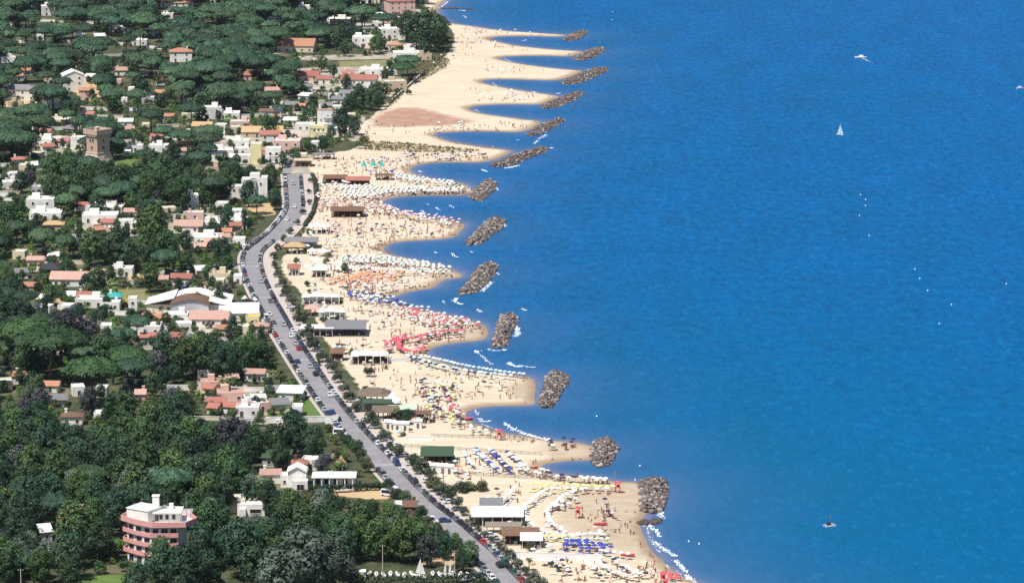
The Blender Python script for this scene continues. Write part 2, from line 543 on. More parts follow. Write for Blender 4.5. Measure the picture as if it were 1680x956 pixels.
BEACHMARKS = [("green-roofed pavilion", 717, 757), ("brown-roofed bar", 854, 890), ("white beach restaurant", 816, 855), ("white peaked tents", 523, 420), ("columned pavilion", 566, 548), ("long white roof", 606, 595), ("thatched hut", 613, 656), ("red beach shed", 587, 303),
 ("brown pavilion", 568, 355), ("teal gazebos", 612, 275), ("white cabins", 660, 702), ("curved umbrella rows", 880, 850), ("blue umbrella block", 965, 903), ("red umbrella arcs", 660, 570), ("orange umbrellas", 600, 460), ("white fabric screen", 900, 915), ("bare brown patch", 690, 192), ("dune grass", 720, 242),
 ("road's dead end", 480, 292), ("topmost spurs", 800, 60), ("wet sand point", 1022, 850), ("sand fences", 770, 738), ("pale upper spurs", 830, 150), ("yellow umbrella line", 940, 804), ("lowest breakwater", 1070, 815), ("second breakwater", 990, 745), ("third breakwater", 905, 640), ("white breaker", 830, 700), ("striped umbrella rows", 805, 760), ("bottom picture edge", 1000, 958)]


def near(u, v, marks, two=False):
    """where a thing stands, in words: beside which landmark, and towards which other one"""
    best = min(marks, key=lambda m: math.hypot(u - m[1], (v - m[2]) * 1.6))
    du, dv = u - best[1], v - best[2]
    if abs(du) > abs(dv) * 1.6:
        rel = "seaward of" if du > 0 else "inland of"
    else:
        rel = "in front of" if dv > 0 else "behind"
    txt = rel + " the " + best[0]
    if two:
        a0 = math.atan2(dv * 1.6, du)
        far = [m for m in marks if m is not best and m[0] != best[0]]

        def score(m):
            a = math.atan2((m[2] - best[2]) * 1.6, m[1] - best[1])
            d = abs((a - a0 + math.pi) % (2 * math.pi) - math.pi)
            return d * 160 + math.hypot(m[1] - u, (m[2] - v) * 1.6)
        txt += ", towards the " + min(far, key=score)[0]
    return txt


UNIQ = {}


def uniq_later(o, u):
    """things that must not share a label: told apart afterwards by their order from the sea"""
    UNIQ.setdefault(o['label'], []).append((u, o))


ORD = ["nearest the sea", "second from the sea", "third from the sea", "fourth from the sea", "fifth from the sea", "sixth from the sea", "seventh from the sea", "eighth from the sea", "ninth from the sea", "tenth from the sea", "eleventh from the sea", "twelfth from the sea"]


def uniq_finish():
    short = {}
    for lab, lst in UNIQ.items():
        n = len(lab.split())
        if len(lst) == 1 and n <= 16:
            continue
        if n <= 12:
            short.setdefault(lab, []).extend(lst)
        else:
            short.setdefault(lab.split(', towards')[0], []).extend(lst)
    for lab, lst in short.items():
        if len(lst) == 1:
            lst[0][1]['label'] = lab
            continue
        if len(lst) <= len(ORD):
            lst.sort(key=lambda q: -q[0])
            for i, (u, o) in enumerate(lst):
                o['label'] = lab + ", " + ORD[i]
        elif len(lst[0][1]['label'].split()) > 16:
            for u, o in lst:
                o['label'] = lab
# ================================================================ LAND
BEACH_EDGE_PX = [(905, 1000), (868, 956), (842, 925), (815, 900), (786, 872), (760, 845), (742, 812), (722, 790), (700, 768), (676, 748), (652, 728), (630, 700), (612, 672), (596, 645), (578, 618),
 (556, 588), (536, 560), (520, 530), (505, 500), (488, 474), (470, 455), (462, 435), (468, 415), (488, 398), (502, 375), (516, 350), (518, 320), (516, 292), (506, 270), (520, 256), (548, 250), (575, 246),
 (592, 236), (600, 225), (584, 212), (590, 203), (606, 195), (622, 180), (640, 164), (655, 148), (668, 136), (690, 126), (714, 112), (728, 96), (740, 80), (746, 62), (738, 46), (722, 34), (706, 22), (697, 8), (690, -10)]
_be = smooth_poly(GA(BEACH_EDGE_PX, LZ), 3)
BEACH_POLY = np.vstack([[[60, 300], [30, 700]], _be, [[-180, 2700], [-400, 3300], [2000, 3300], [2000, 300]]])

LOTS = [  # kind, outline on the photograph
 ('tan', [(545, 801), (600, 799), (640, 803), (636, 818), (600, 818), (550, 812)]), ('tan', [(690, 903), (752, 905), (748, 926), (688, 926)]), ('tan', [(402, 336), (446, 333), (452, 352), (430, 355), (408, 344)]),
 ('tan', [(205, 450), (262, 448), (268, 458), (205, 460)]), ('olive', [(190, 474), (238, 474), (250, 490), (196, 492)]), ('tan', [(98, 484), (128, 486), (126, 502), (100, 502)]),
 ('olive', [(556, 101), (648, 98), (642, 119), (558, 119)]), ('pale', [(480, 93), (560, 90), (640, 89), (640, 97), (560, 99), (482, 99)]), ('pale', [(420, 80), (470, 80), (474, 88), (424, 89)]),
 ('grass', [(178, 261), (232, 261), (228, 273), (184, 271)]), ('grass', [(10, 412), (50, 410), (48, 424), (14, 428)]), ('grass', [(126, 945), (206, 942), (212, 965), (126, 965)]),
 ('olive', [(385, 785), (425, 778), (440, 802), (395, 820)]), ('grass', [(425, 640), (470, 636), (500, 652), (542, 690), (425, 690)]), ('grass', [(498, 630), (512, 640), (552, 690), (520, 690)]),
 ('pale', [(238, 510), (370, 505), (420, 520), (425, 545), (290, 552), (236, 535)]), ('pale', [(48, 428), (112, 418), (106, 446), (58, 452)]), ('pink', [(322, 618), (372, 612), (432, 650), (440, 682), (410, 682), (345, 668), (324, 640)]),
 ('pale', [(340, 226), (482, 222), (494, 264), (445, 282), (350, 264)]), ('pink', [(395, 212), (500, 212), (505, 226), (395, 226)]), ('pale', [(480, 254), (522, 254), (512, 288), (468, 284)]),
 ('pale', [(58, 222), (142, 222), (142, 246), (58, 250)]), ('pale', [(140, 345), (225, 345), (225, 388), (140, 388)]), ('pale', [(268, 350), (400, 350), (400, 412), (320, 412), (300, 385), (268, 380)]),
 ('tan', [(88, 838), (138, 838), (132, 856), (98, 860)]), ('tan', [(446, 694), (474, 694), (470, 712), (450, 712)]), ('tan', [(560, 700), (580, 698), (585, 716), (566, 718)]),
 ('pale', [(472, 182), (600, 190), (590, 232), (470, 222)]), ('pale', [(395, 800), (430, 795), (440, 835), (405, 840)]), ('pale', [(630, 20), (690, 15), (690, 60), (625, 66)]), ('pale', [(480, 112), (650, 108), (655, 160), (560, 165), (480, 140)]),
 ('pale', [(600, 70), (690, 66), (700, 96), (600, 92)]), ('pale', [(520, 400), (560, 400), (600, 560), (560, 560), (500, 470)]), ('tan', [(115, 130), (160, 128), (165, 165), (118, 168)]), ('tan', [(0, 150), (60, 148), (62, 178), (0, 180)])]
LOT_W = [(k, GA(p, LZ)) for k, p in LOTS]
BROWN = smooth_poly(GA([(604, 196), (624, 184), (650, 177), (690, 177), (722, 184), (748, 191), (782, 200), (740, 206), (690, 208), (640, 210), (612, 208), (604, 196)], LZ), 2)
DUNE = [GA(p, LZ) for p in ([(600, 232), (650, 234), (700, 238), (752, 243), (792, 248), (740, 251), (690, 250), (640, 248), (600, 246)], [(690, 100), (722, 92), (738, 98), (730, 112), (700, 128), (678, 140), (668, 132)],
                            [(640, 160), (662, 140), (668, 148), (650, 168), (632, 180)], [(720, 800), (770, 796), (800, 800), (790, 806), (720, 808)], [(505, 285), (514, 290), (517, 330), (508, 350), (500, 345), (503, 320), (502, 300)],
                            [(470, 395), (495, 370), (500, 380), (480, 400), (468, 420), (460, 410)])]


def grid(xs, ys):
    X, Y = np.meshgrid(xs, ys)
    pts = np.column_stack([X.ravel(), Y.ravel()])
    nx, ny = len(xs), len(ys)
    i = np.arange(nx - 1)[None, :] + nx * np.arange(ny - 1)[:, None]
    i = i.ravel()
    return pts, np.column_stack([i, i + 1, i + nx + 1, i + nx])


def zone_mask(poly, pts, soft=2.0):
    lo = poly.min(0) - 6; hi = poly.max(0) + 6
    sel = np.where((pts[:, 0] > lo[0]) & (pts[:, 0] < hi[0]) & (pts[:, 1] > lo[1]) & (pts[:, 1] < hi[1]))[0]
    out = np.zeros(len(pts))
    if len(sel):
        out[sel] = np.clip(0.5 + sdf(poly, pts[sel]) / soft, 0, 1)
    return out


xs = np.concatenate([[-20000, -9000, -4000, -2000, -1200, -800, -600], np.arange(-480, -150, 5.0), np.arange(-150, 112, 2.0), np.arange(115, 190, 8), [220, 300, 450, 700]])
ys = np.concatenate([[-8000, -3000, -1000, 0, 400, 700, 850], np.arange(920, 2560, 2.4), [2600, 2660, 2750, 2900, 3200, 3800, 5000, 8000, 14000, 22000]])
pts, quads = grid(xs, ys)
SD = shore_sd(pts)
H = land_z(SD)
bs = np.full(len(pts), -50.0)
for s in range(0, len(pts), 40000):
    bs[s:s + 40000] = sdf(BEACH_POLY, pts[s:s + 40000])
sandm = np.clip(0.5 + bs / 6.0, 0, 1)
lot = {k: np.zeros(len(pts)) for k in ('tan', 'olive', 'pale', 'grass', 'pink')}
for k, p in LOT_W:
    lot[k] = np.maximum(lot[k], zone_mask(p, pts))
dune = np.zeros(len(pts))
for p in DUNE:
    dune = np.maximum(dune, zone_mask(p, pts, 6.0))
brown = zone_mask(BROWN, pts, 16.0)
wet = np.clip(1.0 - (SD - 1.2) / 4.5, 0, 1)
# wet sand spreads wider on the two tips of sand
for c, r in (((1022, 842), 26.0), ((950, 742), 15.0), ((1025, 800), 14.0), ((868, 640), 9.0), ((790, 548), 9.0), ((735, 462), 9.0)):
    cx, cy = G(c[0], c[1], 0.4)
    d = np.hypot(pts[:, 0] - cx, (pts[:, 1] - cy) * 0.45)
    wet = np.maximum(wet, np.clip(1.1 - d / r, 0, 0.5))
colA = np.column_stack([sandm, wet, brown, dune])
colB = np.column_stack([lot['tan'], lot['olive'], lot['pale'], lot['grass']])

m, t, p = nt('land')
aA = t.nodes.new("ShaderNodeAttribute"); aA.attribute_name = "zone_a"
aB = t.nodes.new("ShaderNodeAttribute"); aB.attribute_name = "zone_b"
aP = t.nodes.new("ShaderNodeAttribute"); aP.attribute_name = "zone_pink"
sA = t.nodes.new("ShaderNodeSeparateColor"); t.links.new(aA.outputs['Color'], sA.inputs[0])
sB = t.nodes.new("ShaderNodeSeparateColor"); t.links.new(aB.outputs['Color'], sB.inputs[0])
n_big = noise(t, 0.035, 5.0, 0.6)
n_mid = noise(t, 0.16, 5.0, 0.65)
n_fine = noise(t, 0.9, 4.0, 0.7)
rake = noise(t, 0.35, 3.0, 0.6, stretch=(0.16, 1.0, 1.0))
soil = mix_rgb(t, ramp(t, n_mid, [(0.36, (0, 0, 0)), (0.62, (1, 1, 1))]), (0.036, 0.056, 0.026), (0.095, 0.095, 0.050))
soil = mix_rgb(t, ramp(t, n_big, [(0.56, (0, 0, 0)), (0.74, (1, 1, 1))]), soil, (0.26, 0.21, 0.14))


def lotmix(col, fac, a, b):
    f = math_n(t, 'MULTIPLY', fac, 1.0)
    edge = math_n(t, 'ADD', f, math_n(t, 'MULTIPLY_ADD', n_fine, 0.7, -0.35))
    return mix_rgb(t, ramp(t, edge, [(0.38, (0, 0, 0)), (0.6, (1, 1, 1))]), col, mix_rgb(t, ramp(t, n_mid, [(0.35, (0, 0, 0)), (0.65, (1, 1, 1))]), a, b))


soil = lotmix(soil, sB.outputs[0], (0.56, 0.40, 0.22), (0.46, 0.33, 0.19))
soil = lotmix(soil, sB.outputs[1], (0.26, 0.24, 0.115), (0.17, 0.165, 0.075))
soil = lotmix(soil, sB.outputs[2], (0.52, 0.46, 0.38), (0.22, 0.195, 0.15))
soil = lotmix(soil, aB.outputs['Alpha'], (0.085, 0.155, 0.035), (0.13, 0.19, 0.055))
soil = lotmix(soil, aP.outputs['Fac'], (0.50, 0.38, 0.34), (0.30, 0.24, 0.20))
sand = mix_rgb(t, ramp(t, n_big, [(0.35, (0, 0, 0)), (0.68, (1, 1, 1))]), (0.615, 0.515, 0.38), (0.55, 0.45, 0.325))
sand = mix_rgb(t, ramp(t, rake, [(0.42, (0, 0, 0)), (0.66, (1, 1, 1))]), sand, (0.65, 0.565, 0.44))
sand = mix_rgb(t, ramp(t, n_fine, [(0.55, (0, 0, 0)), (0.78, (1, 1, 1))]), sand, (0.48, 0.39, 0.285))
sand = lotmix(sand, aA.outputs['Alpha'], (0.36, 0.32, 0.20), (0.46, 0.38, 0.25))
trk = noise(t, 0.11, 6.0, 0.75, stretch=(1.0, 0.55, 1.0))
sand = mix_rgb(t, math_n(t, 'MULTIPLY', ramp(t, trk, [(0.60, (0, 0, 0)), (0.70, (1, 1, 1))]), 0.5), sand, (0.47, 0.375, 0.26))
bf = math_n(t, 'ADD', sA.outputs[2], math_n(t, 'MULTIPLY_ADD', n_mid, 1.3, -0.68))
bf = math_n(t, 'ADD', bf, math_n(t, 'MULTIPLY_ADD', n_fine, 0.5, -0.25))
sand = mix_rgb(t, ramp(t, bf, [(0.40, (0, 0, 0)), (0.78, (1, 1, 1))]), sand, mix_rgb(t, ramp(t, n_mid, [(0.4, (0, 0, 0)), (0.6, (1, 1, 1))]), (0.36, 0.20, 0.15), (0.44, 0.28, 0.20)))
wf = math_n(t, 'ADD', sA.outputs[1], math_n(t, 'MULTIPLY_ADD', n_mid, 0.7, -0.35), clamp=True)
sand = mix_rgb(t, wf, sand, (0.31, 0.225, 0.145))
ef = math_n(t, 'ADD', sA.outputs[0], math_n(t, 'MULTIPLY_ADD', n_mid, 0.9, -0.45))
col = mix_rgb(t, ramp(t, ef, [(0.42, (0, 0, 0)), (0.58, (1, 1, 1))]), soil, sand)
t.links.new(col, p.inputs['Base Color'])
p.inputs['Specular IOR Level'].default_value = 0.15
p.inputs['Roughness'].default_value = 0.9
b = t.nodes.new("ShaderNodeBump"); b.inputs['Strength'].default_value = 0.35; b.inputs['Distance'].default_value = 0.25
t.links.new(noise(t, 0.6, 5.0, 0.65), b.inputs['Height']); t.links.new(b.outputs[0], p.inputs['Normal'])
MATS['land'] = m
land = ob('ground', np_mesh('ground', np.column_stack([pts, H]), quads, ['land'], attr={'zone_a': ('FLOAT_COLOR', colA), 'zone_b': ('FLOAT_COLOR', colB), 'zone_pink': ('FLOAT', lot['pink'])}))
tag(land, "flat coastal plain and pale sand beach scalloped into bays", kind='structure')

# ================================================================ SEA
xs = np.concatenate([[-20000, -4000, -1200, -500], np.arange(-120, 340, 3.5), np.arange(345, 700, 25), [900, 1500, 3000, 7000, 20000]])
ys = np.concatenate([[-8000, -2000, 0, 500, 800], np.arange(900, 2560, 3.0), [2620, 2700, 2850, 3200, 4000, 6000, 10000, 25000]])
pts, quads = grid(xs, ys)
SDW = -shore_sd(pts)
shal = np.exp(-np.clip(SDW, 0, 1e4) / 22.0)
edge = np.exp(-np.clip(SDW, 0, 1e4) / 2.2)
off = np.clip(SDW / 500.0, 0, 1)
# a wide paler bank of greener water off the lowest beach
_bk = np.array(G(1290, 930, 0))
bank = np.exp(-(((pts[:, 0] - _bk[0]) / 150.0) ** 2 + ((pts[:, 1] - _bk[1]) / 330.0) ** 2))
m, t, p = nt('sea_water')
aS = t.nodes.new("ShaderNodeAttribute"); aS.attribute_name = "depth"
sS = t.nodes.new("ShaderNodeSeparateColor"); t.links.new(aS.outputs['Color'], sS.inputs[0])
w1 = noise(t, 0.008, 4.0, 0.6, stretch=(1.0, 0.5, 1))
w2 = noise(t, 0.42, 5.0, 0.75, stretch=(0.6, 0.26, 1))
w3 = noise(t, 0.05, 4.0, 0.65, stretch=(0.8, 0.25, 1))
deep = mix_rgb(t, ramp(t, w1, [(0.3, (0, 0, 0)), (0.7, (1, 1, 1))]), (0.0008, 0.102, 0.280), (0.001, 0.092, 0.312))
deep = mix_rgb(t, sS.outputs[2], (0.003, 0.098, 0.235), deep)
deep = mix_rgb(t, ramp(t, w3, [(0.35, (0, 0, 0)), (0.72, (1, 1, 1))]), deep, (0.0015, 0.116, 0.335))
deep = mix_rgb(t, math_n(t, 'MULTIPLY', ramp(t, w2, [(0.40, (0, 0, 0)), (0.66, (1, 1, 1))]), 0.50), deep, (0.0002, 0.026, 0.110))
deep = mix_rgb(t, math_n(t, 'MULTIPLY', aS.outputs['Alpha'], math_n(t, 'MULTIPLY_ADD', w1, .6, .45), clamp=True), deep, (0.0, 0.100, 0.215))
w4 = noise(t, 0.55, 3.0, 0.7, stretch=(0.5, 0.22, 1))
deep = mix_rgb(t, math_n(t, 'MULTIPLY', ramp(t, w4, [(0.54, (0, 0, 0)), (0.74, (1, 1, 1))]), 0.32), deep, (0.012, 0.20, 0.46))
shf = math_n(t, 'MULTIPLY', sS.outputs[0], math_n(t, 'MULTIPLY_ADD', w3, 0.8, 0.5), clamp=True)
colw = mix_rgb(t, shf, deep, (0.056, 0.122, 0.255))
ed = math_n(t, 'MULTIPLY', sS.outputs[1], math_n(t, 'MULTIPLY_ADD', w2, 1.2, 0.0), clamp=True)
colw = mix_rgb(t, math_n(t, 'MULTIPLY', ed, 0.9), colw, (0.27, 0.23, 0.24))
t.links.new(colw, p.inputs['Base Color'])
p.inputs['Roughness'].default_value = 0.4
p.inputs['Specular IOR Level'].default_value = 0.006
p.inputs['IOR'].default_value = 1.33
bm1 = t.nodes.new("ShaderNodeBump"); bm1.inputs['Strength'].default_value = 0.6; bm1.inputs['Distance'].default_value = 0.9
hh = math_n(t, 'ADD', noise(t, 0.35, 5.0, 0.65, stretch=(0.6, 0.3, 1)), math_n(t, 'MULTIPLY', noise(t, 0.07, 3.0, 0.5, stretch=(0.6, 0.3, 1)), 1.6))
t.links.new(hh, bm1.inputs['Height']); t.links.new(bm1.outputs[0], p.inputs['Normal'])
MATS['sea_water'] = m
sea = ob('sea', np_mesh('sea', np.column_stack([pts, np.zeros(len(pts))]), quads, ['sea_water'], attr={'depth': ('FLOAT_COLOR', np.column_stack([shal, edge, off, bank]))}))
tag(sea, "deep blue rippled sea, paler and violet in the shallow bays", kind='structure')

# ================================================================ ROAD
ROAD_PX = [(480, 286), (481, 296), (482, 318), (484, 334), (482, 347), (473, 360), (462, 373), (449, 386), (436, 396), (423, 406), (414, 416), (412, 430), (417, 452), (427, 476), (439, 500), (451, 520), (462, 541),
           (478, 566), (493, 590), (510, 616), (526, 640), (540, 660), (560, 686), (577, 704), (595, 724), (619, 748), (637, 769), (657, 791), (677, 811), (699, 832), (731, 856), (759, 881), (788, 906), (807, 926), (830, 950), (868, 988), (905, 1025), (960, 1085)]
_r = smooth_poly(GA(ROAD_PX, LZ), 6)
for _ in range(8):
    _r[1:-1] = 0.25 * _r[:-2] + 0.5 * _r[1:-1] + 0.25 * _r[2:]
_seg = np.concatenate([[0], np.cumsum(np.linalg.norm(np.diff(_r, axis=0), axis=1))])
ROAD_L = _seg[-1]


def road_at(s, off=0.0):
    """point s metres along the road (from its dead end), off metres towards the sea; heading"""
    x = np.interp(s, _seg, _r[:, 0]); y = np.interp(s, _seg, _r[:, 1])
    x1 = np.interp(s + 2, _seg, _r[:, 0]); y1 = np.interp(s + 2, _seg, _r[:, 1])
    x0 = np.interp(s - 2, _seg, _r[:, 0]); y0 = np.interp(s - 2, _seg, _r[:, 1])
    d = np.array([x1 - x0, y1 - y0]); d /= np.linalg.norm(d) + 1e-9
    n = np.array([-d[1], d[0]])          # heading south, the sea is on the left hand of the heading
    return x + n[0] * off, y + n[1] * off, math.atan2(d[1], d[0])


def ribbon(name, o0, o1, z0, z1, material, s0=0.0, s1=None, step=4.0, skirt=True):
    s1 = ROAD_L if s1 is None else s1
    n = max(2, int((s1 - s0) / step))
    mb = MB()
    vs = []
    for i in range(n + 1):
        s = s0 + (s1 - s0) * i / n
        a = road_at(s, o0(s) if callable(o0) else o0); b2 = road_at(s, o1(s) if callable(o1) else o1)
        vs += [(a[0], a[1], z1), (b2[0], b2[1], z1), (a[0], a[1], z0), (b2[0], b2[1], z0)]
    fs = []
    for i in range(n):
        k = 4 * i
        fs.append((k, k + 4, k + 5, k + 1))
        if skirt:
            fs += [(k + 2, k + 6, k + 4, k), (k + 1, k + 5, k + 7, k + 3)]
    mb.add(vs, fs)
    return mb.build(name, [material])


# distance of any point to the road axis, for keeping trees off it
def road_d(pts):
    return dist_line(_r[::2], np.asarray(pts, float).reshape(-1, 2))


HW = 5.0


def left_edge(s):
    """the wooded edge of the asphalt: full width where cars park, narrower where the verge closes in"""
    x, y, _ = road_at(s)
    v = 478 - FPX * ((y * _sa - CAM_H * _ca) / (y * _ca + CAM_H * _sa))
    k = np.interp(v, [0, 700, 716, 766, 774, 800, 808, 914, 922, 1200], [1, 1, 0, 0, 1, 1, 0, 0, 1, 1])
    return -3.5 - 1.5 * float(k)


tag(ribbon('road', left_edge, HW, LZ, LZ + 0.05, 'asphalt', skirt=False), "grey asphalt beach road curving down along the shore", kind='structure')
tag(ribbon('pavement', HW + 0.22, HW + 4.6, LZ, LZ + 0.14, 'pavement'), "pinkish pavement on the beach side of the road", kind='structure')
tag(ribbon('kerb', HW + 0.005, HW + 0.215, LZ, LZ + 0.155, 'kerb_stone'), "stone kerb between road and beach pavement", kind='structure')
tag(ribbon('pavement', lambda s: left_edge(s) - 1.1, lambda s: left_edge(s) - 0.22, LZ, LZ + 0.14, 'pavement'), "narrow pavement on the wooded side of the road", kind='structure')
tag(ribbon('kerb', lambda s: left_edge(s) - 0.215, lambda s: left_edge(s) - 0.005, LZ, LZ + 0.155, 'kerb_stone'), "stone kerb between road and inland pavement", kind='structure')
mk = MB()
s = 8.0
while s < ROAD_L - 5:
    for ds in (0, 1.5):
        a = road_at(s + ds); b2 = road_at(s + ds + 1.5)
        if ds: continue
        for (q, w) in ((a, b2),):
            nx, ny = -math.sin(q[2]) * 0.09, math.cos(q[2]) * 0.09
            mk.add([(q[0] - nx, q[1] - ny, LZ + 0.056), (w[0] - nx, w[1] - ny, LZ + 0.056), (w[0] + nx, w[1] + ny, LZ + 0.056), (q[0] + nx, q[1] + ny, LZ + 0.056)], [(0, 1, 2, 3)])
    s += 7.5
# pedestrian crossings
for v0 in (436, 487, 590, 762):
    k = int(np.argmin(np.abs(_r[:, 1] - G(0, v0, LZ)[1])))
    s = _seg[k]
    for i in range(8):
        o = -2.9 + i * 0.83
        a = road_at(s, o)
        mk.box(a[0], a[1], LZ + 0.052, 2.6, 0.42, 0.008, a[2])
tag(mk.build('road_markings', ['road_paint']), "white dashes and zebra crossings painted on the beach road", kind='structure')
# side lanes
def sheet(name, px, material, z, label):
    P = GA(px, LZ)
    mb = MB(); mb.add([(x, y, z) for x, y in P], [tuple(range(len(P)))])
    return tag(mb.build(name, [material]), label, kind='structure')


sheet('lane', [(400, 684), (556, 681), (562, 689), (404, 691)], 'lane_grey', LZ + 0.04, "grey side lane running inland behind the long white garden wall")
sheet('lane', [(325, 604), (404, 596), (407, 603), (328, 613)], 'lane_grey', LZ + 0.04, "short grey lane beside the dark grove")
sheet('lane', [(255, 448), (392, 432), (396, 440), (258, 458)], 'lane_grey', LZ + 0.04, "grey parking lane running to the road bend")
sheet('lane', [(462, 284), (470, 262), (486, 236), (494, 238), (482, 262), (478, 285)], 'lane_grey', LZ + 0.045, "grey lane climbing from the road's dead end between villas")

# ================================================================ BREAKWATERS
mat('rock', (0.235, 0.190, 0.170), (0.13, 0.105, 0.097), 0.6, rough=0.9, bump=0.5)
mat('rock_pale', (0.44, 0.385, 0.345), (0.29, 0.245, 0.22), 0.6, rough=0.9, bump=0.5)
mat('rock_dark', (0.075, 0.058, 0.052), (0.12, 0.092, 0.08), 0.6, rough=0.9, bump=0.5)
BW = [([(1044, 800), (1050, 788), (1075, 784), (1094, 788), (1098, 800), (1094, 828), (1088, 840), (1070, 843), (1050, 840), (1045, 824)], "broad squarish rock breakwater at the lowest sand point"),
 ([(968, 740), (972, 724), (990, 717), (1008, 722), (1015, 735), (1008, 755), (998, 766), (975, 768), (966, 756)], "rounded rock breakwater, second from the bottom of the coast"),
 ([(893, 622), (900, 611), (918, 609), (934, 618), (934, 632), (922, 645), (914, 660), (906, 670), (884, 670), (882, 655), (890, 640)], "tall tilted rock breakwater, third from the bottom of the coast"),
 ([(816, 527), (822, 517), (840, 514), (851, 521), (848, 536), (838, 550), (834, 566), (820, 573), (806, 570), (806, 558), (812, 545)], "rock breakwater with foam along its seaward edge, fourth from the bottom"),
 ([(778, 446), (790, 434), (808, 431), (820, 436), (812, 452), (797, 470), (780, 481), (752, 486), (752, 478), (766, 464)], "slanting rock breakwater beside the orange umbrellas' bay"),
 ([(785, 375), (800, 361), (818, 357), (831, 362), (826, 374), (806, 388), (788, 402), (766, 404), (763, 396), (774, 386)], "slanting rock breakwater detached from the sand, sixth from the bottom"),
 ([(778, 312), (792, 298), (804, 294), (815, 300), (814, 312), (800, 322), (792, 331), (772, 328), (766, 320)], "short stubby rock breakwater beside the crowded white umbrellas"),
 ([(797, 273), (826, 259), (860, 248), (890, 240), (902, 243), (898, 250), (870, 260), (842, 272), (815, 276)], "longest slim rock breakwater past the dune grass"),
 ([(861, 221), (876, 210), (898, 199), (920, 193), (928, 198), (912, 210), (886, 222), (870, 225)], "slim rock breakwater level with the bare brown patch"),
 ([(884, 176), (902, 166), (928, 156), (952, 150), (961, 154), (944, 165), (914, 177), (894, 180)], "slim rock breakwater, fourth from the top of the coast"),
 ([(917, 136), (942, 124), (970, 113), (996, 111), (1001, 116), (978, 127), (952, 138), (928, 140)], "slim rock breakwater reaching farthest out, third from the top"),
 ([(936, 98), (955, 86), (975, 79), (991, 78), (995, 83), (974, 96), (954, 101)], "slim rock breakwater, second from the top of the coast"),
 ([(920, 66), (938, 55), (956, 50), (967, 52), (954, 64), (936, 69)], "topmost short rock breakwater of the row")]
_ico = None


def rock_variants(n, rng):
    """angular boulders: cut cubes, 26 triangles or fewer"""
    out = []
    base = []
    for x in (-1, 0, 1):
        for y in (-1, 0, 1):
            for z in (-1, 0, 1):
                if x or y or z:
                    base.append((x, y, z))
    import bmesh
    for i in range(n):
        bm = bmesh.new()
        for q in base:
            if abs(q[0]) + abs(q[1]) + abs(q[2]) in (2,):
                w = Vector(q) * (0.62 + rng.random() * 0.3)
                bm.verts.new(w + Vector((rng.uniform(-.18, .18), rng.uniform(-.18, .18), rng.uniform(-.18, .18))))
        bmesh.ops.convex_hull(bm, input=bm.verts)
        bmesh.ops.triangulate(bm, faces=bm.faces)
        bm.verts.index_update()
        vs = np.array([v.co[:] for v in bm.verts])
        fs = np.array([[v.index for v in f.verts] for f in bm.faces])
        bm.free()
        out.append((vs, fs))
    return out


ROCKS = rock_variants(10, random.Random(3))
for bi, (pxs, lab) in enumerate(BW):
    P = GA(pxs, 0.0)
    # the photograph shows the top of the heap: pull the outline back by what its height hides
    lo, hi = P.min(0), P.max(0)
    c = P.mean(0)
    root = thing('rock_breakwater', lab, 'breakwater', (c[0], c[1], 0), 0, "rock breakwaters along the shore")
    V, F, M = [], [], []
    nv = 0
    area_step = 0.82 if bi < 7 else 1.0
    rng = random.Random(100 + bi)
    y = lo[1]
    while y < hi[1]:
        x = lo[0]
        while x < hi[0]:
            q = np.array([[x + rng.uniform(-.45, .45), y + rng.uniform(-.6, .6)]])
            d = sdf(P, q)[0]
            if d > 0.35:
                size = (1.0 if bi < 7 else .82) * rng.choice((rng.uniform(0.3, 0.55), rng.uniform(.42, .8))) * (1.25 if d < 1.5 else 1.0)
                top = -0.25 + min(d, 3.2) / 3.2 * (1.5 if bi < 7 else 1.1)
                z = top + rng.uniform(-0.2, 0.3)
                vs, fs = ROCKS[rng.randrange(10)]
                rot = Matrix.Rotation(rng.uniform(0, 6.28), 3, 'Z') @ Matrix.Rotation(rng.uniform(-.5, .5), 3, 'X')
                w = (vs * (size * rng.uniform(.9, 1.5), size, size * rng.uniform(.6, .9))) @ np.array(rot).T + (q[0][0] - c[0], q[0][1] - c[1], z)
                V.append(w); F.append(fs + nv); nv += len(vs)
                M += [rng.choices((0, 1, 2), (0.52, 0.16, 0.32))[0]] * len(fs)
            x += area_step
        y += area_step * 1.5
    o = ob('boulders', np_mesh('boulders', np.vstack(V), np.vstack(F), ['rock', 'rock_pale', 'rock_dark'], M), root)
    o['kind'] = 'stuff'
    core = MB()
    k = 0.86
    core.prism([((q[0] - c[0]) * k, (q[1] - c[1]) * k) for q in P], -2.5, 0.35)
    core.build('rubble_core', ['rock_dark'], root)

# low dark groynes and stray rocks at the water's edge
def stray_rocks(pxs, lab, n):
    ps = GA(pxs, 0.0)
    c = ps.mean(0)
    root = thing('rock_groyne', lab, 'groyne', (c[0], c[1], 0))
    V, F, nv = [], [], 0
    rng = random.Random(int(c[1]))
    for i in range(n):
        k = rng.random() * (len(ps) - 1); a = int(k); f = k - a
        q = ps[a] * (1 - f) + ps[a + 1] * f + [rng.uniform(-.7, .7), rng.uniform(-2, 2)]
        vs, fs = ROCKS[rng.randrange(10)]
        w = vs * rng.uniform(0.4, 0.8) + (q[0] - c[0], q[1] - c[1], 0.25)
        V.append(w); F.append(fs + nv); nv += len(vs)
    o = ob('boulders', np_mesh('boulders', np.vstack(V), np.vstack(F), ['rock_dark']), root)
    o['kind'] = 'stuff'


stray_rocks([(722, 14), (745, 14.5), (774, 16)], "thin dark line of rocks in the topmost bay", 70)
stray_rocks([(1046, 858), (1064, 858), (1084, 855)], "low dark rock groyne below the lowest breakwater", 46)

# ================================================================ SURF
mat('foam', (0.84, 0.86, 0.87), (0.74, 0.78, 0.82), 1.5, rough=0.8)


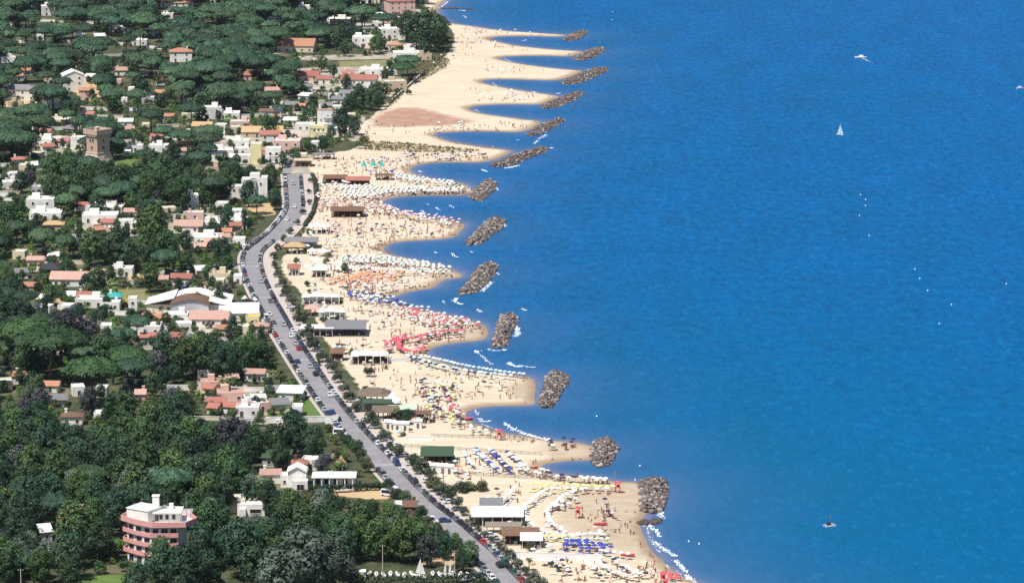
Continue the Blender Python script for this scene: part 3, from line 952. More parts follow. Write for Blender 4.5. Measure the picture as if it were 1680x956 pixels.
def foam(lines, name, lab, z=0.05):
    V, F, nv = [], [], 0
    rng = random.Random(len(lines) * 13 + int(lines[0][0][0][0]))
    for pxs, wid, dens in lines:
        ps = smooth_poly(GA(pxs, 0.0), 4) if len(pxs) > 1 else GA(pxs, 0.0)
        L = np.concatenate([[0], np.cumsum(np.linalg.norm(np.diff(ps, axis=0), axis=1))])
        n = int(max(6, L[-1] * dens * 1.15)); wid *= 1.0
        for i in range(n):
            s = rng.random() * max(L[-1], 0.1)
            x = np.interp(s, L, ps[:, 0]); yy = np.interp(s, L, ps[:, 1])
            x1 = np.interp(s + .5, L, ps[:, 0]); y1 = np.interp(s + .5, L, ps[:, 1])
            a = math.atan2(y1 - yy, x1 - x) if L[-1] > 0.2 else 0.0
            off = rng.gauss(0, wid * 0.4)
            x += -math.sin(a) * off; yy += math.cos(a) * off
            l, w = rng.uniform(0.2, 0.75) * rng.uniform(.5, 1), rng.uniform(0.05, 0.22) * max(0.6, wid)
            h = rng.uniform(0.05, 0.16)
            vs = []
            for k in range(7):
                q = 2 * math.pi * k / 7; rr = rng.uniform(.7, 1.2)
                px_, py_ = math.cos(q) * l * rr, math.sin(q) * w * rr
                vs.append((x + math.cos(a) * px_ - math.sin(a) * py_, yy + math.sin(a) * px_ + math.cos(a) * py_, z - 0.06))
            vs.append((x, yy, z + h))
            V.append(np.array(vs)); F.append(np.array([(k, (k + 1) % 7, 7) for k in range(7)]) + nv); nv += 8
    o = ob(name, np_mesh(name, np.vstack(V), np.vstack(F), ['foam']))
    return tag(o, lab, kind='stuff')


foam([([(1082, 838), (1086, 850)], 1.4, 6), ([(1064, 860), (1074, 868), (1084, 880)], 1.3, 5), ([(1074, 888), (1092, 902), (1108, 912)], 1.2, 5), ([(1106, 918), (1116, 926), (1126, 938), (1132, 950)], 1.2, 5),
      ([(1060, 858), (1066, 880), (1082, 905)], 0.7, 1.5), ([(1125, 942), (1140, 956), (1150, 966)], 1.1, 4), ([(1090, 925), (1110, 938), (1128, 952)], 0.8, 1.2)], 'surf_foam', "white breaking wavelets curling in at the lowest beach")
foam([([(828, 693), (838, 701), (856, 709), (878, 716), (900, 720)], 1.5, 5), ([(786, 686), (792, 691), (806, 690)], 1.2, 4), ([(790, 694), (802, 700), (820, 706)], 0.8, 2), ([(779, 672), (784, 680)], .8, 3)], 'surf_foam', "curved white breaker in the bay of yellow-green umbrellas")
foam([([(780, 574), (786, 580), (795, 588), (808, 598)], 0.9, 3), ([(834, 594), (842, 600), (856, 601)], 1.5, 5), ([(848, 598), (870, 602), (880, 602)], .6, 2), ([(782, 575), (784, 578)], 1.2, 6)], 'surf_foam', "white wavelets in the bay of the red umbrellas")
foam([([(846, 534), (850, 545), (846, 552)], 1.4, 6), ([(800, 572), (812, 575), (830, 573)], 0.8, 4), ([(822, 530), (818, 540)], .8, 3)], 'surf_foam', "white wash around the fourth breakwater")
foam([([(806, 462), (796, 472), (790, 478)], 1.5, 5), ([(750, 488), (746, 494), (758, 499)], 1.3, 5), ([(810, 446), (820, 450)], 1.2, 4), ([(782, 507), (790, 512)], 1.0, 4), ([(855, 506), (864, 509)], 0.8, 4), ([(726, 493), (730, 498)], .6, 3)], 'surf_foam', "white wash around the slanting breakwater")
foam([([(741, 415), (746, 420), (752, 422)], 1.0, 4), ([(714, 413), (717, 415)], .7, 4), ([(800, 385), (785, 398)], 1.0, 4), ([(826, 366), (830, 372)], .8, 4), ([(770, 412), (776, 414)], .6, 3)], 'surf_foam', "small white wavelets below the detached breakwater")
foam([([(692, 345), (696, 349)], 1.0, 4), ([(715, 340), (722, 345)], .7, 3), ([(738, 337), (745, 341)], .9, 3), ([(718, 350), (714, 352)], .7, 3), ([(812, 305), (816, 312)], 1.0, 4), ([(700, 334), (704, 336)], .6, 3)], 'surf_foam', "scattered white wavelets in the crowded bay")
foam([([(828, 276), (845, 273), (852, 271)], 1.6, 5), ([(790, 278), (800, 282)], 1.4, 4), ([(902, 243), (908, 243)], 1.0, 5), ([(876, 236), (884, 230)], 1.0, 4), ([(884, 228), (896, 221)], 1.3, 4), ([(890, 218), (898, 216)], 1.2, 4), ([(848, 230), (852, 229)], .8, 4), ([(688, 280), (692, 283)], 1.0, 4)], 'surf_foam', "white splashes against the long slim breakwaters")
foam([([(752, 17), (764, 18)], 1.2, 4), ([(722, 14), (728, 8), (736, 2)], 1.2, 3), ([(760, 26), (766, 30)], .8, 3), ([(857, 67), (864, 66)], 1.4, 4), ([(874, 151), (880, 152)], 1.4, 5), ([(912, 154), (920, 153)], 1.0, 4), ([(828, 97), (840, 102)], .7, 2), ([(808, 135), (816, 143)], .6, 2), ([(780, 180), (786, 184)], .6, 2)], 'surf_foam', "faint white wavelets among the far spurs")
# ================================================================ TREE MODELS
def leaf_cloud(clumps, n, size, rng, up=0.0, jit=0.55, fill=0.25):
    """leaf-sized quads scattered on and inside overlapping clumps (centre xyz, radii xyz)"""
    C = np.array(clumps, float)
    area = (C[:, 3] * C[:, 4] + C[:, 3] * C[:, 5] + C[:, 4] * C[:, 5])
    idx = rng.choice(len(C), n, p=area / area.sum())
    d = rng.normal(size=(n, 3))
    d /= np.linalg.norm(d, axis=1)[:, None]
    d[:, 2] += up
    d /= np.linalg.norm(d, axis=1)[:, None]
    r = np.where(rng.random(n) < fill, rng.uniform(0.3, 0.85, n), rng.uniform(0.84, 1.06, n))
    P = C[idx, :3] + d * C[idx, 3:] * r[:, None]
    nn = d / C[idx, 3:]
    nn /= np.linalg.norm(nn, axis=1)[:, None]
    # leaves lie along the whole crown's surface as much as along their own clump
    mid = C[:, :3].mean(0); ext = np.abs(C[:, :3] - mid).max(0) + 1.0
    g = (P - mid) / ext ** 1.5
    g[:, 2] += .15 * np.abs(g).max()
    g /= np.linalg.norm(g, axis=1)[:, None] + 1e-9
    nn = nn * .75 + g * .55 + rng.normal(size=(n, 3)) * jit
    nn /= np.linalg.norm(nn, axis=1)[:, None]
    a = np.cross(nn, rng.normal(size=(n, 3))); a /= np.linalg.norm(a, axis=1)[:, None]
    b = np.cross(nn, a)
    s = size * rng.uniform(0.6, 1.35, n)[:, None]
    k = rng.uniform(0.5, 0.95, n)[:, None]
    a *= s; b *= s * k
    V = np.stack([P - a - b * .4, P - b, P + a + b * .4, P + b], 1).reshape(-1, 3)
    F = np.arange(4 * n).reshape(n, 4)
    return V, F


def pine_clumps(rng, w=7.0, zc=9.2, th=2.9, n=26):
    out = []
    for i in range(n):
        r = w * math.sqrt((i + 0.5) / n) * 0.86
        a = i * 2.399 + rng.uniform(-.4, .4)
        rr = rng.uniform(1.5, 2.5) * w / 7
        z = zc + th * (1 - (r / w) ** 2) + rng.uniform(-.35, .35)
        out.append((math.cos(a) * r, math.sin(a) * r, z, rr, rr, rr * 0.72))
    return out


def pine_crown(rng, nr, n, size, w=7.0, zc=9.0, th=3.0, bumps=34, jit=.22):
    """umbrella crown: leaves over a cauliflower dome, a thinner skirt of leaves under it"""
    B = []
    for i in range(bumps):
        r = math.sqrt((i + .5) / bumps) * rng.uniform(.92, 1.04); a = i * 2.399 + rng.uniform(-.3, .3)
        B.append((math.cos(a) * r, math.sin(a) * r, rng.uniform(.16, .30), rng.uniform(.10, .26)))
    B = np.array(B)
    ex, ey = rng.uniform(.88, 1.08), rng.uniform(.88, 1.08)
    lob = [rng.uniform(0, 6.28) for _ in range(2)]

    def height(X, Y):
        r2 = X * X + Y * Y
        h = np.sqrt(np.clip(1 - r2, 0, 1)) * .86
        for bx, by, br_, bh in B:
            h = h + bh * np.exp(-((X - bx) ** 2 + (Y - by) ** 2) / (br_ ** 2) * 2.2) * (.55 + .45 * (1 - r2))
        return h
    th_ = nr.uniform(0, 2 * np.pi, n)
    edge = 1 + .07 * np.sin(3 * th_ + lob[0]) + .05 * np.sin(7 * th_ + lob[1])
    rr_ = np.sqrt(nr.uniform(0, 1.0, n)) ** .9
    X, Y = np.cos(th_) * rr_, np.sin(th_) * rr_
    H = height(X, Y)
    e = .02
    nx = -(height(X + e, Y) - H) / e; ny = -(height(X, Y + e) - H) / e
    low = nr.random(n) < .20
    z = np.where(low, -.10 - .10 * (1 - rr_) + nr.normal(0, .05, n), H - nr.exponential(.05, n))
    P = np.column_stack([X * edge * w * ex, Y * edge * w * ey, zc + z * th])
    N = np.column_stack([nx * th / w, ny * th / w, np.ones(n)])
    N[low] = np.column_stack([X, Y, np.full(n, -.35)])[low]
    N /= np.linalg.norm(N, axis=1)[:, None]
    N += nr.normal(size=(n, 3)) * jit
    N /= np.linalg.norm(N, axis=1)[:, None]
    a = np.cross(N, nr.normal(size=(n, 3))); a /= np.linalg.norm(a, axis=1)[:, None]
    b = np.cross(N, a)
    s = size * nr.uniform(.6, 1.35, n)[:, None]; k = nr.uniform(.55, .95, n)[:, None]
    a *= s; b *= s * k
    V = np.stack([P - a - b * .4, P - b, P + a + b * .4, P + b], 1).reshape(-1, 3)
    return V, np.arange(4 * n).reshape(n, 4)


def broad_clumps(rng, w=4.6, z0=2.6, h=8.0, n=26):
    out = []
    for i in range(n):
        t = (i + 0.5) / n
        z = z0 + h * t
        prof = math.sin(math.pi * min(1, 0.16 + 0.80 * t)) ** 0.7
        r = w * prof * math.sqrt(rng.uniform(0.12, 1.0)) * 0.80
        a = i * 2.399 + rng.uniform(-.6, .6)
        rr = rng.uniform(1.1, 1.9) * w / 4.6
        out.append((math.cos(a) * r, math.sin(a) * r, z, rr, rr, rr * rng.uniform(.75, .95)))
    return out


def shrub_clumps(rng, w=2.6, n=14):
    out = []
    for i in range(n):
        r = w * math.sqrt(rng.random()) * 0.75; a = rng.uniform(0, 6.28)
        rr = rng.uniform(0.7, 1.2) * w / 2.6
        z = 0.9 + (1 - (r / w) ** 2) * rng.uniform(0.8, 3.2)
        out.append((math.cos(a) * r, math.sin(a) * r, z, rr, rr, rr * .9))
    return out


def cypress_clumps(rng, n=12):
    return [(rng.uniform(-.2, .2), rng.uniform(-.2, .2), 1.0 + i * 0.75, 0.25 + 1.0 * math.sin(math.pi * (0.25 + 0.7 * (1 - i / n))), 0.25 + 1.0 * math.sin(math.pi * (0.25 + .7 * (1 - i / n))), 0.9) for i in range(n)]


def trunk_mesh(name, rng, h, r, limbs, spread, top, bark):
    mb = MB()
    bend = [(0, 0, -0.3), (rng.uniform(-.25, .25), rng.uniform(-.25, .25), h * .5), (rng.uniform(-.4, .4), rng.uniform(-.4, .4), h)]
    mb.tube(bend, [r * 1.25, r * .85, r * .6], 6)
    for i in range(limbs):
        a = 2 * math.pi * (i + rng.uniform(-.25, .25)) / limbs
        q = spread * rng.uniform(.6, 1)
        b0 = Vector(bend[2]) * rng.uniform(.82, 1.0)
        mb.tube([b0, b0 + Vector((math.cos(a) * q * .5, math.sin(a) * q * .5, (top - h) * .45)), (b0.x + math.cos(a) * q, b0.y + math.sin(a) * q, top)], [r * .5, r * .36, r * .16], 5)
    return mb.mesh(name, [bark])


PROTO = {}


def protos():
    nr = np.random.default_rng(21); rr = random.Random(21)
    PROTO['pine'] = []
    for i in range(5):
        V, F = pine_crown(rr, nr, 2600, 0.42, 7.0, 8.8 + .4 * (i % 3), 2.5 + .25 * i, 30 + 3 * i)
        PROTO['pine'].append((np_mesh('pine_crown', V, F, ['pine_leaves']), trunk_mesh('pine_trunk', rr, 7.6, 0.34, 5, 4.2, 10.0, 'bark'), 14.0, 11.6))
    PROTO['broad'] = []
    for i in range(5):
        V, F = leaf_cloud(broad_clumps(rr, 4.6, 2.4, 7.6 + .5 * i, 26 + i), 2200, 0.33, nr, up=0.2, jit=.36)
        PROTO['broad'].append((np_mesh('broadleaf_crown', V, F, ['broad_leaves']), trunk_mesh('broadleaf_trunk', rr, 3.6, 0.26, 4, 2.4, 6.6, 'bark'), 9.6, 11.0 + .5 * i))
    PROTO['shrub'] = []
    for i in range(4):
        V, F = leaf_cloud(shrub_clumps(rr), 900, 0.23, nr, up=0.2, jit=.6)
        PROTO['shrub'].append((np_mesh('shrub_crown', V, F, ['grey_leaves']), trunk_mesh('shrub_trunk', rr, 1.0, 0.13, 3, 1.2, 2.2, 'bark'), 5.4, 4.4))
    PROTO['cypress'] = []
    V, F = leaf_cloud(cypress_clumps(rr), 900, 0.26, nr, jit=.5)
    PROTO['cypress'].append((np_mesh('cypress_crown', V, F, ['dark_leaves']), trunk_mesh('cypress_trunk', rr, 2.0, 0.16, 2, .3, 5.0, 'bark'), 2.6, 10.4))
    # palms
    PROTO['palm'] = []
    for i in range(2):
        V, F = [], []
        for k in range(26):
            a = k * 2.399; el = rr.uniform(-.35, .95)
            P0 = np.array([0, 0, 6.0]); d = np.array([math.cos(a) * math.cos(el), math.sin(a) * math.cos(el), math.sin(el)])
            side = np.array([-math.sin(a), math.cos(a), 0]) * 0.24
            pts_ = [P0 + d * s * 2.3 + np.array([0, 0, -1.1 * s * s]) for s in (0, .35, .7, 1.0)]
            for j in range(3):
                w0, w1 = (.35, 1, .9, .15)[j], (.35, 1, .9, .15)[j + 1]
                for sg in (-1, 1):
                    b0 = len(V)
                    V += [pts_[j], pts_[j + 1], pts_[j + 1] + side * sg * w1 * 1.5 + (0, 0, -.16 * w1), pts_[j] + side * sg * w0 * 1.5 + (0, 0, -.16 * w0)]
                    F.append((b0, b0 + 1, b0 + 2, b0 + 3))
        mb = MB(); mb.tube([(0, 0, -.2), (.1, 0, 2), (.18, .05, 4.2), (0, 0, 6.05)], [.32, .24, .22, .26], 7)
        PROTO['palm'].append((np_mesh('palm_fronds', np.array(V), np.array(F), ['olive_leaves']), mb.mesh('palm_trunk', ['bark']), 4.6, 7.4))


protos()
LOOKS = {  # key: proto, object name, category, leaf material, words
 'pine': ('pine', 'umbrella_pine', 'pine', 'pine_leaves', "umbrella pine"),
 'bigpine': ('pine', 'umbrella_pine', 'pine', 'fresh_pine', "wide fresh green umbrella pine"),
 'broad': ('broad', 'broadleaf_tree', 'tree', 'broad_leaves', "leafy green tree"),
 'dark': ('broad', 'evergreen_oak', 'tree', 'dark_leaves', "dense dark evergreen"),
 'silver': ('broad', 'silver_poplar', 'tree', 'silver_leaves', "pale silver-leaved tree"),
 'lilac': ('broad', 'bare_tree', 'tree', 'lilac_leaves', "half-bare lilac-grey tree"),
 'bright': ('shrub', 'garden_shrub', 'shrub', 'bright_leaves', "bright yellow-green shrub"),
 'grey': ('shrub', 'tamarisk_shrub', 'shrub', 'grey_leaves', "grey-green tamarisk shrub"),
 'olive': ('shrub', 'olive_shrub', 'shrub', 'olive_leaves', "olive-toned scrubby shrub"),
 'bush': ('shrub', 'garden_shrub', 'shrub', 'broad_leaves', "dark green shrub"),
 'cypress': ('cypress', 'cypress_tree', 'cypress', 'dark_leaves', "slim dark cypress"),
 'palm': ('palm', 'palm_tree', 'palm', 'olive_leaves', "palm tree with a shaggy head of fronds"),
}
TREES = []          # (look, u, v, crown width px, label or None, marks)
TREE_OBJ = 0


def plant(look, u, v, wpx, label=None, marks=None, hk=1.0):
    pk, nm, cat, lm, words_ = LOOKS[look]
    i = R.randrange(len(PROTO[pk]))
    crown, trunk, w0, h0 = PROTO[pk][i]
    k = wpx / SCL(v) / w0
    x, y, z = GL(u, v) if (u > 470 or v < 200) else (*G(u, v, LZ), LZ)
    place = near(u, v, marks or LANDMARKS, True)
    wm = wpx / SCL(v)
    lo_, hi_ = {'pine': (11.5, 14.5), 'broad': (7.6, 9.8), 'shrub': (3.2, 4.4), 'cypress': (2.5, 2.9), 'palm': (3.5, 4.6)}[pk]
    words_ = ("small " if wm < lo_ else "large " if wm > hi_ else "middling ") + words_
    o = thing(nm, label or (words_ + " " + place), cat, (x, y, z - 0.05), R.uniform(0, 6.28), None if label else (nm.replace('_', ' ') + "s " + near(u, v, marks or LANDMARKS)))
    kz = k * hk
    o.scale = (k, k, kz)
    tr = ob('trunk', trunk, o); cr = ob('crown', crown, o)
    if crown.materials[0].name != lm:
        cr.material_slots[0].link = 'OBJECT'; cr.material_slots[0].material = MATS[lm]
    if not label:
        uniq_later(o, u)
    return o


# crowns that can be picked out in the photograph
EXPLICIT = [('bigpine', 45, 602, 92, "wide umbrella pine with a fresh green crown at the edge above the white pylon gate"), ('bigpine', 84, 630, 118, "widest umbrella pine, a long flat crown in front of the lilac trees"),
 ('bigpine', 152, 672, 96, "domed umbrella pine in front of the tan hip-roofed house"), ('bigpine', 210, 628, 70, "umbrella pine standing on bare trunks before a white garden wall"), ('bigpine', 16, 588, 62, "umbrella pine cut by the picture's edge behind the widest pine"),
 ('bigpine', 660, 136, 40, "lone umbrella pine with a flat crown on bare trunks beside the dune"), ('dark', 706, 86, 60, "big dark beach tree, seaward half of the clump on the far sand"), ('dark', 684, 80, 52, "big dark beach tree, inland half of the clump on the far sand"),
 ('dark', 720, 80, 40, "smaller dark tree at the seaward foot of the far beach clump"), ('dark', 668, 70, 40, "dark tree closing the inland end of the far beach clump"),
 ('pine', 630, 58, 44, None), ('pine', 594, 52, 52, None), ('pine', 612, 18, 46, None), ('broad', 250, 412, 66, "huge round leafy tree beside the pink house row"), ('broad', 272, 436, 50, None), ('dark', 190, 442, 62, "tall dark tree over the lane with a deep shadow"),
 ('dark', 212, 446, 44, None), ('broad', 150, 436, 48, None), ('broad', 110, 462, 34, None), ('broad', 245, 480, 38, "round tree standing alone beside the fenced lot"), ('broad', 160, 482, 40, None),
 ('broad', 300, 622, 62, None), ('broad', 345, 620, 60, None), ('broad', 395, 616, 56, None), ('broad', 430, 612, 48, None), ('dark', 370, 628, 58, None), ('broad', 322, 612, 52, None), ('broad', 412, 606, 46, None), ('dark', 268, 612, 56, None),
 ('dark', 480, 752, 70, "great dark oak in front of the long white garden wall"), ('dark', 515, 760, 48, None), ('dark', 446, 744, 44, None), ('lilac', 380, 760, 70, "large lilac-grey half-bare tree inland of the great dark oak"), ('lilac', 400, 740, 46, None),
 ('lilac', 112, 585, 62, "large lilac-grey half-bare tree behind the widest umbrella pine"), ('lilac', 142, 578, 46, None), ('lilac', 28, 800, 60, None), ('silver', 500, 985, 110, "big pale silver-leaved tree at the bottom behind the hedge"), ('silver', 546, 975, 74, "smaller silver-leaved tree beside the big pale one"),
 ('silver', 452, 985, 70, "silver-leaved tree inland of the big pale one"), ('bright', 170, 912, 40, "bright yellow-green shrub by the apartment block's lawn"), ('bright', 188, 908, 34, None), ('lilac', 700, 930, 44, "bare grey shrub tree beside the tan playing ground"),
 ('broad', 620, 920, 64, None), ('broad', 660, 924, 62, None), ('broad', 690, 916, 50, None), ('dark', 712, 912, 44, None), ('dark', 730, 918, 34, None), ('broad', 560, 925, 66, None), ('broad', 590, 893, 60, None), ('broad', 640, 895, 60, None), ('broad', 500, 902, 66, None),
 ('broad', 540, 888, 56, None), ('broad', 470, 890, 58, None), ('broad', 608, 880, 48, None), ('broad', 652, 884, 46, None), ('broad', 684, 898, 48, None), ('broad', 770, 928, 38, "roadside tree beside the land-stored dinghies"), ('dark', 755, 938, 30, None),
 ('dark', 262, 968, 66, "dense dark tree hiding the foot of the pink-banded block"), ('dark', 306, 978, 74, None), ('dark', 226, 985, 54, None), ('dark', 330, 938, 66, None), ('dark', 314, 962, 48, None), ('broad', 350, 910, 74, None), ('broad', 120, 915, 74, None), ('dark', 395, 950, 90, None),
 ('olive', 712, 806, 30, "spiky grey agave-like shrub patch on the verge"), ('broad', 228, 312, 40, None), ('broad', 170, 316, 42, None), ('broad', 118, 310, 40, None), ('broad', 270, 308, 44, None), ('broad', 140, 332, 52, None), ('broad', 200, 338, 56, None), ('broad', 285, 325, 50, None), ('broad', 90, 306, 44, None), ('broad', 245, 330, 46, None), ('broad', 300, 302, 40, None),
 ('broad', 300, 345, 44, None), ('broad', 250, 340, 46, None), ('pine', 120, 342, 44, None), ('pine', 200, 342, 52, None), ('pine', 340, 262, 50, None), ('pine', 300, 250, 46, None), ('dark', 408, 340, 34, None), ('dark', 440, 322, 26, None), ('dark', 452, 345, 26, None), ('pine', 345, 150, 60, None)]
for look, u, v, w, lab in EXPLICIT:
    TREES.append((look, u, v, w, lab))

# tamarisks and palms between the beach road and the sand
SHRUBS = [(494, 534, 26), (486, 516, 22), (479, 500, 22), (470, 486, 20), (463, 470, 18), (456, 455, 16), (504, 560, 36), (514, 576, 26), (528, 594, 24), (545, 612, 26), (540, 600, 18), (553, 628, 22), (566, 646, 22), (572, 660, 24), (584, 676, 22),
          (609, 702, 36), (630, 724, 26), (651, 750, 30), (640, 738, 18), (673, 762, 22), (690, 776, 34), (705, 786, 26), (709, 800, 26), (722, 812, 30), (736, 822, 36), (750, 834, 26), (762, 846, 20), (772, 862, 22), (784, 872, 16), (794, 882, 16), (806, 890, 16), (818, 900, 16),
          (826, 910, 20), (836, 918, 22), (848, 934, 24), (860, 944, 22), (876, 956, 26), (866, 962, 20), (890, 968, 26), (905, 985, 28), (507, 318, 11), (510, 300, 11), (508, 336, 12), (498, 352, 13), (488, 370, 14), (476, 384, 15), (466, 396, 15), (455, 410, 14), (448, 424, 15), (450, 440, 15)]
for u, v, w in SHRUBS:
    TREES.append(('grey', u, v, w, None))
TREES += [('palm', 600, 656, 17, "tall lone palm tree on open sand beside the thatched hut"), ('palm', 628, 662, 15, "short palm beside the white beach tent"), ('palm', 555, 455, 9, "palm on the sand seaward of the small cream kiosk"), ('palm', 572, 430, 9, "palm beside the long white fence of the orange umbrellas' club"),
          ('palm', 571, 484, 11, "dark-headed palm at the foot of the orange umbrellas"), ('palm', 868, 936, 16, "palm beside the lowest tamarisks"), ('palm', 650, 690, 15, None), ('palm', 378, 652, 24, "shaggy palm beside the pink rubble yard"), ('palm', 366, 650, 22, None), ('palm', 446, 640, 24, None), ('palm', 460, 636, 22, None),
          ('grey', 605, 618, 21, "round grey-green tree alone on the sand before the long white beach roof"), ('dark', 668, 696, 22, "dark tree among the white cabins"), ('dark', 680, 770, 24, "dark tree on the inland end of the green-roofed pavilion"), ('grey', 755, 808, 26, None), ('olive', 790, 806, 24, None), ('olive', 770, 805, 22, None), ('bush', 522, 600, 14, None),
          ('dark', 544, 228, 18, None), ('dark', 562, 226, 26, None), ('dark', 582, 222, 26, "dark bush clump seaward of the yellow-fronted villa"), ('olive', 598, 240, 22, None), ('olive', 590, 244, 18, None), ('dark', 530, 250, 22, None), ('dark', 610, 182, 30, None), ('dark', 590, 180, 34, None), ('dark', 574, 190, 30, None), ('dark', 622, 176, 24, None)]
# trees and shrubs crowding the wooded verge where nobody parks
vr = random.Random(12)
for v_ in list(range(716, 772, 5)) + list(range(806, 916, 5)):
    k_ = int(np.argmin(np.abs(_r[:, 1] - G(0, v_, LZ)[1])))
    a_ = road_at(_seg[k_], left_edge(_seg[k_]) - vr.uniform(2.6, 3.6))
    cz_ = CAM_H - LZ
    f_ = a_[1] * _ca + cz_ * _sa
    TREES.append((vr.choice(('grey', 'broad', 'bush', 'olive', 'dark', 'grey')), 840 + FPX * a_[0] / f_, 478 - FPX * (a_[1] * _sa - cz_ * _ca) / f_, vr.uniform(3.0, 5.0) * SCL(v_), None))
# hedge-like shrubs along the dune fence
for i in range(9):
    TREES.append(('olive', 640 + i * 4.2, 170 - i * 4.6, 10, None))
# ================================================================ BUILDINGS
_wm = {}


def window_mesh(w, h, kind):
    k = (round(w, 1), round(h, 1), kind)
    if k not in _wm:
        mb = MB()
        # frame stands proud of the wall, the pane sits back inside it; the wall plane is y = 0, outside is -y
        for x, z, sx, sz in ((0, h - .1, w, .1), (0, 0, w, .1)):
            mb.box(x, -0.07, z, sx, 0.14, sz, mi=0)
        for x in (-w / 2 + .05, w / 2 - .05):
            mb.box(x, -0.07, 0.1, .1, 0.14, h - .2, mi=0)
        mb.box(0, -0.02, 0.1, w - .2, 0.04, h - .2, mi=1)
        if kind == 'door':
            mb.box(0, -0.045, 0.1, .06, 0.03, h - .2, mi=0)
        else:
            mb.box(0, -0.05, -0.06, w + .2, 0.2, .06, mi=0)
        _wm[k] = mb.mesh('window' if kind != 'door' else 'door', ['frame_paint', 'dark_glass'])
    return _wm[k]


def put_windows(parent, x0, x1, y, z, n, w, h, ang=0.0, name='window', origin=(0, 0)):
    """n openings in a row on the wall from x0 to x1 at local depth y, turned by ang about origin"""
    for i in range(n):
        x = x0 + (x1 - x0) * (i + 0.5) / n
        c, s = math.cos(ang), math.sin(ang)
        ob(name, window_mesh(w, h, 'door' if name != 'window' else 'w'), parent, (origin[0] + c * x - s * y, origin[1] + s * x + c * y, z), ang)


HOUSE_RECTS = []      # what the photograph shows of each building: u0, u1, v top, v base


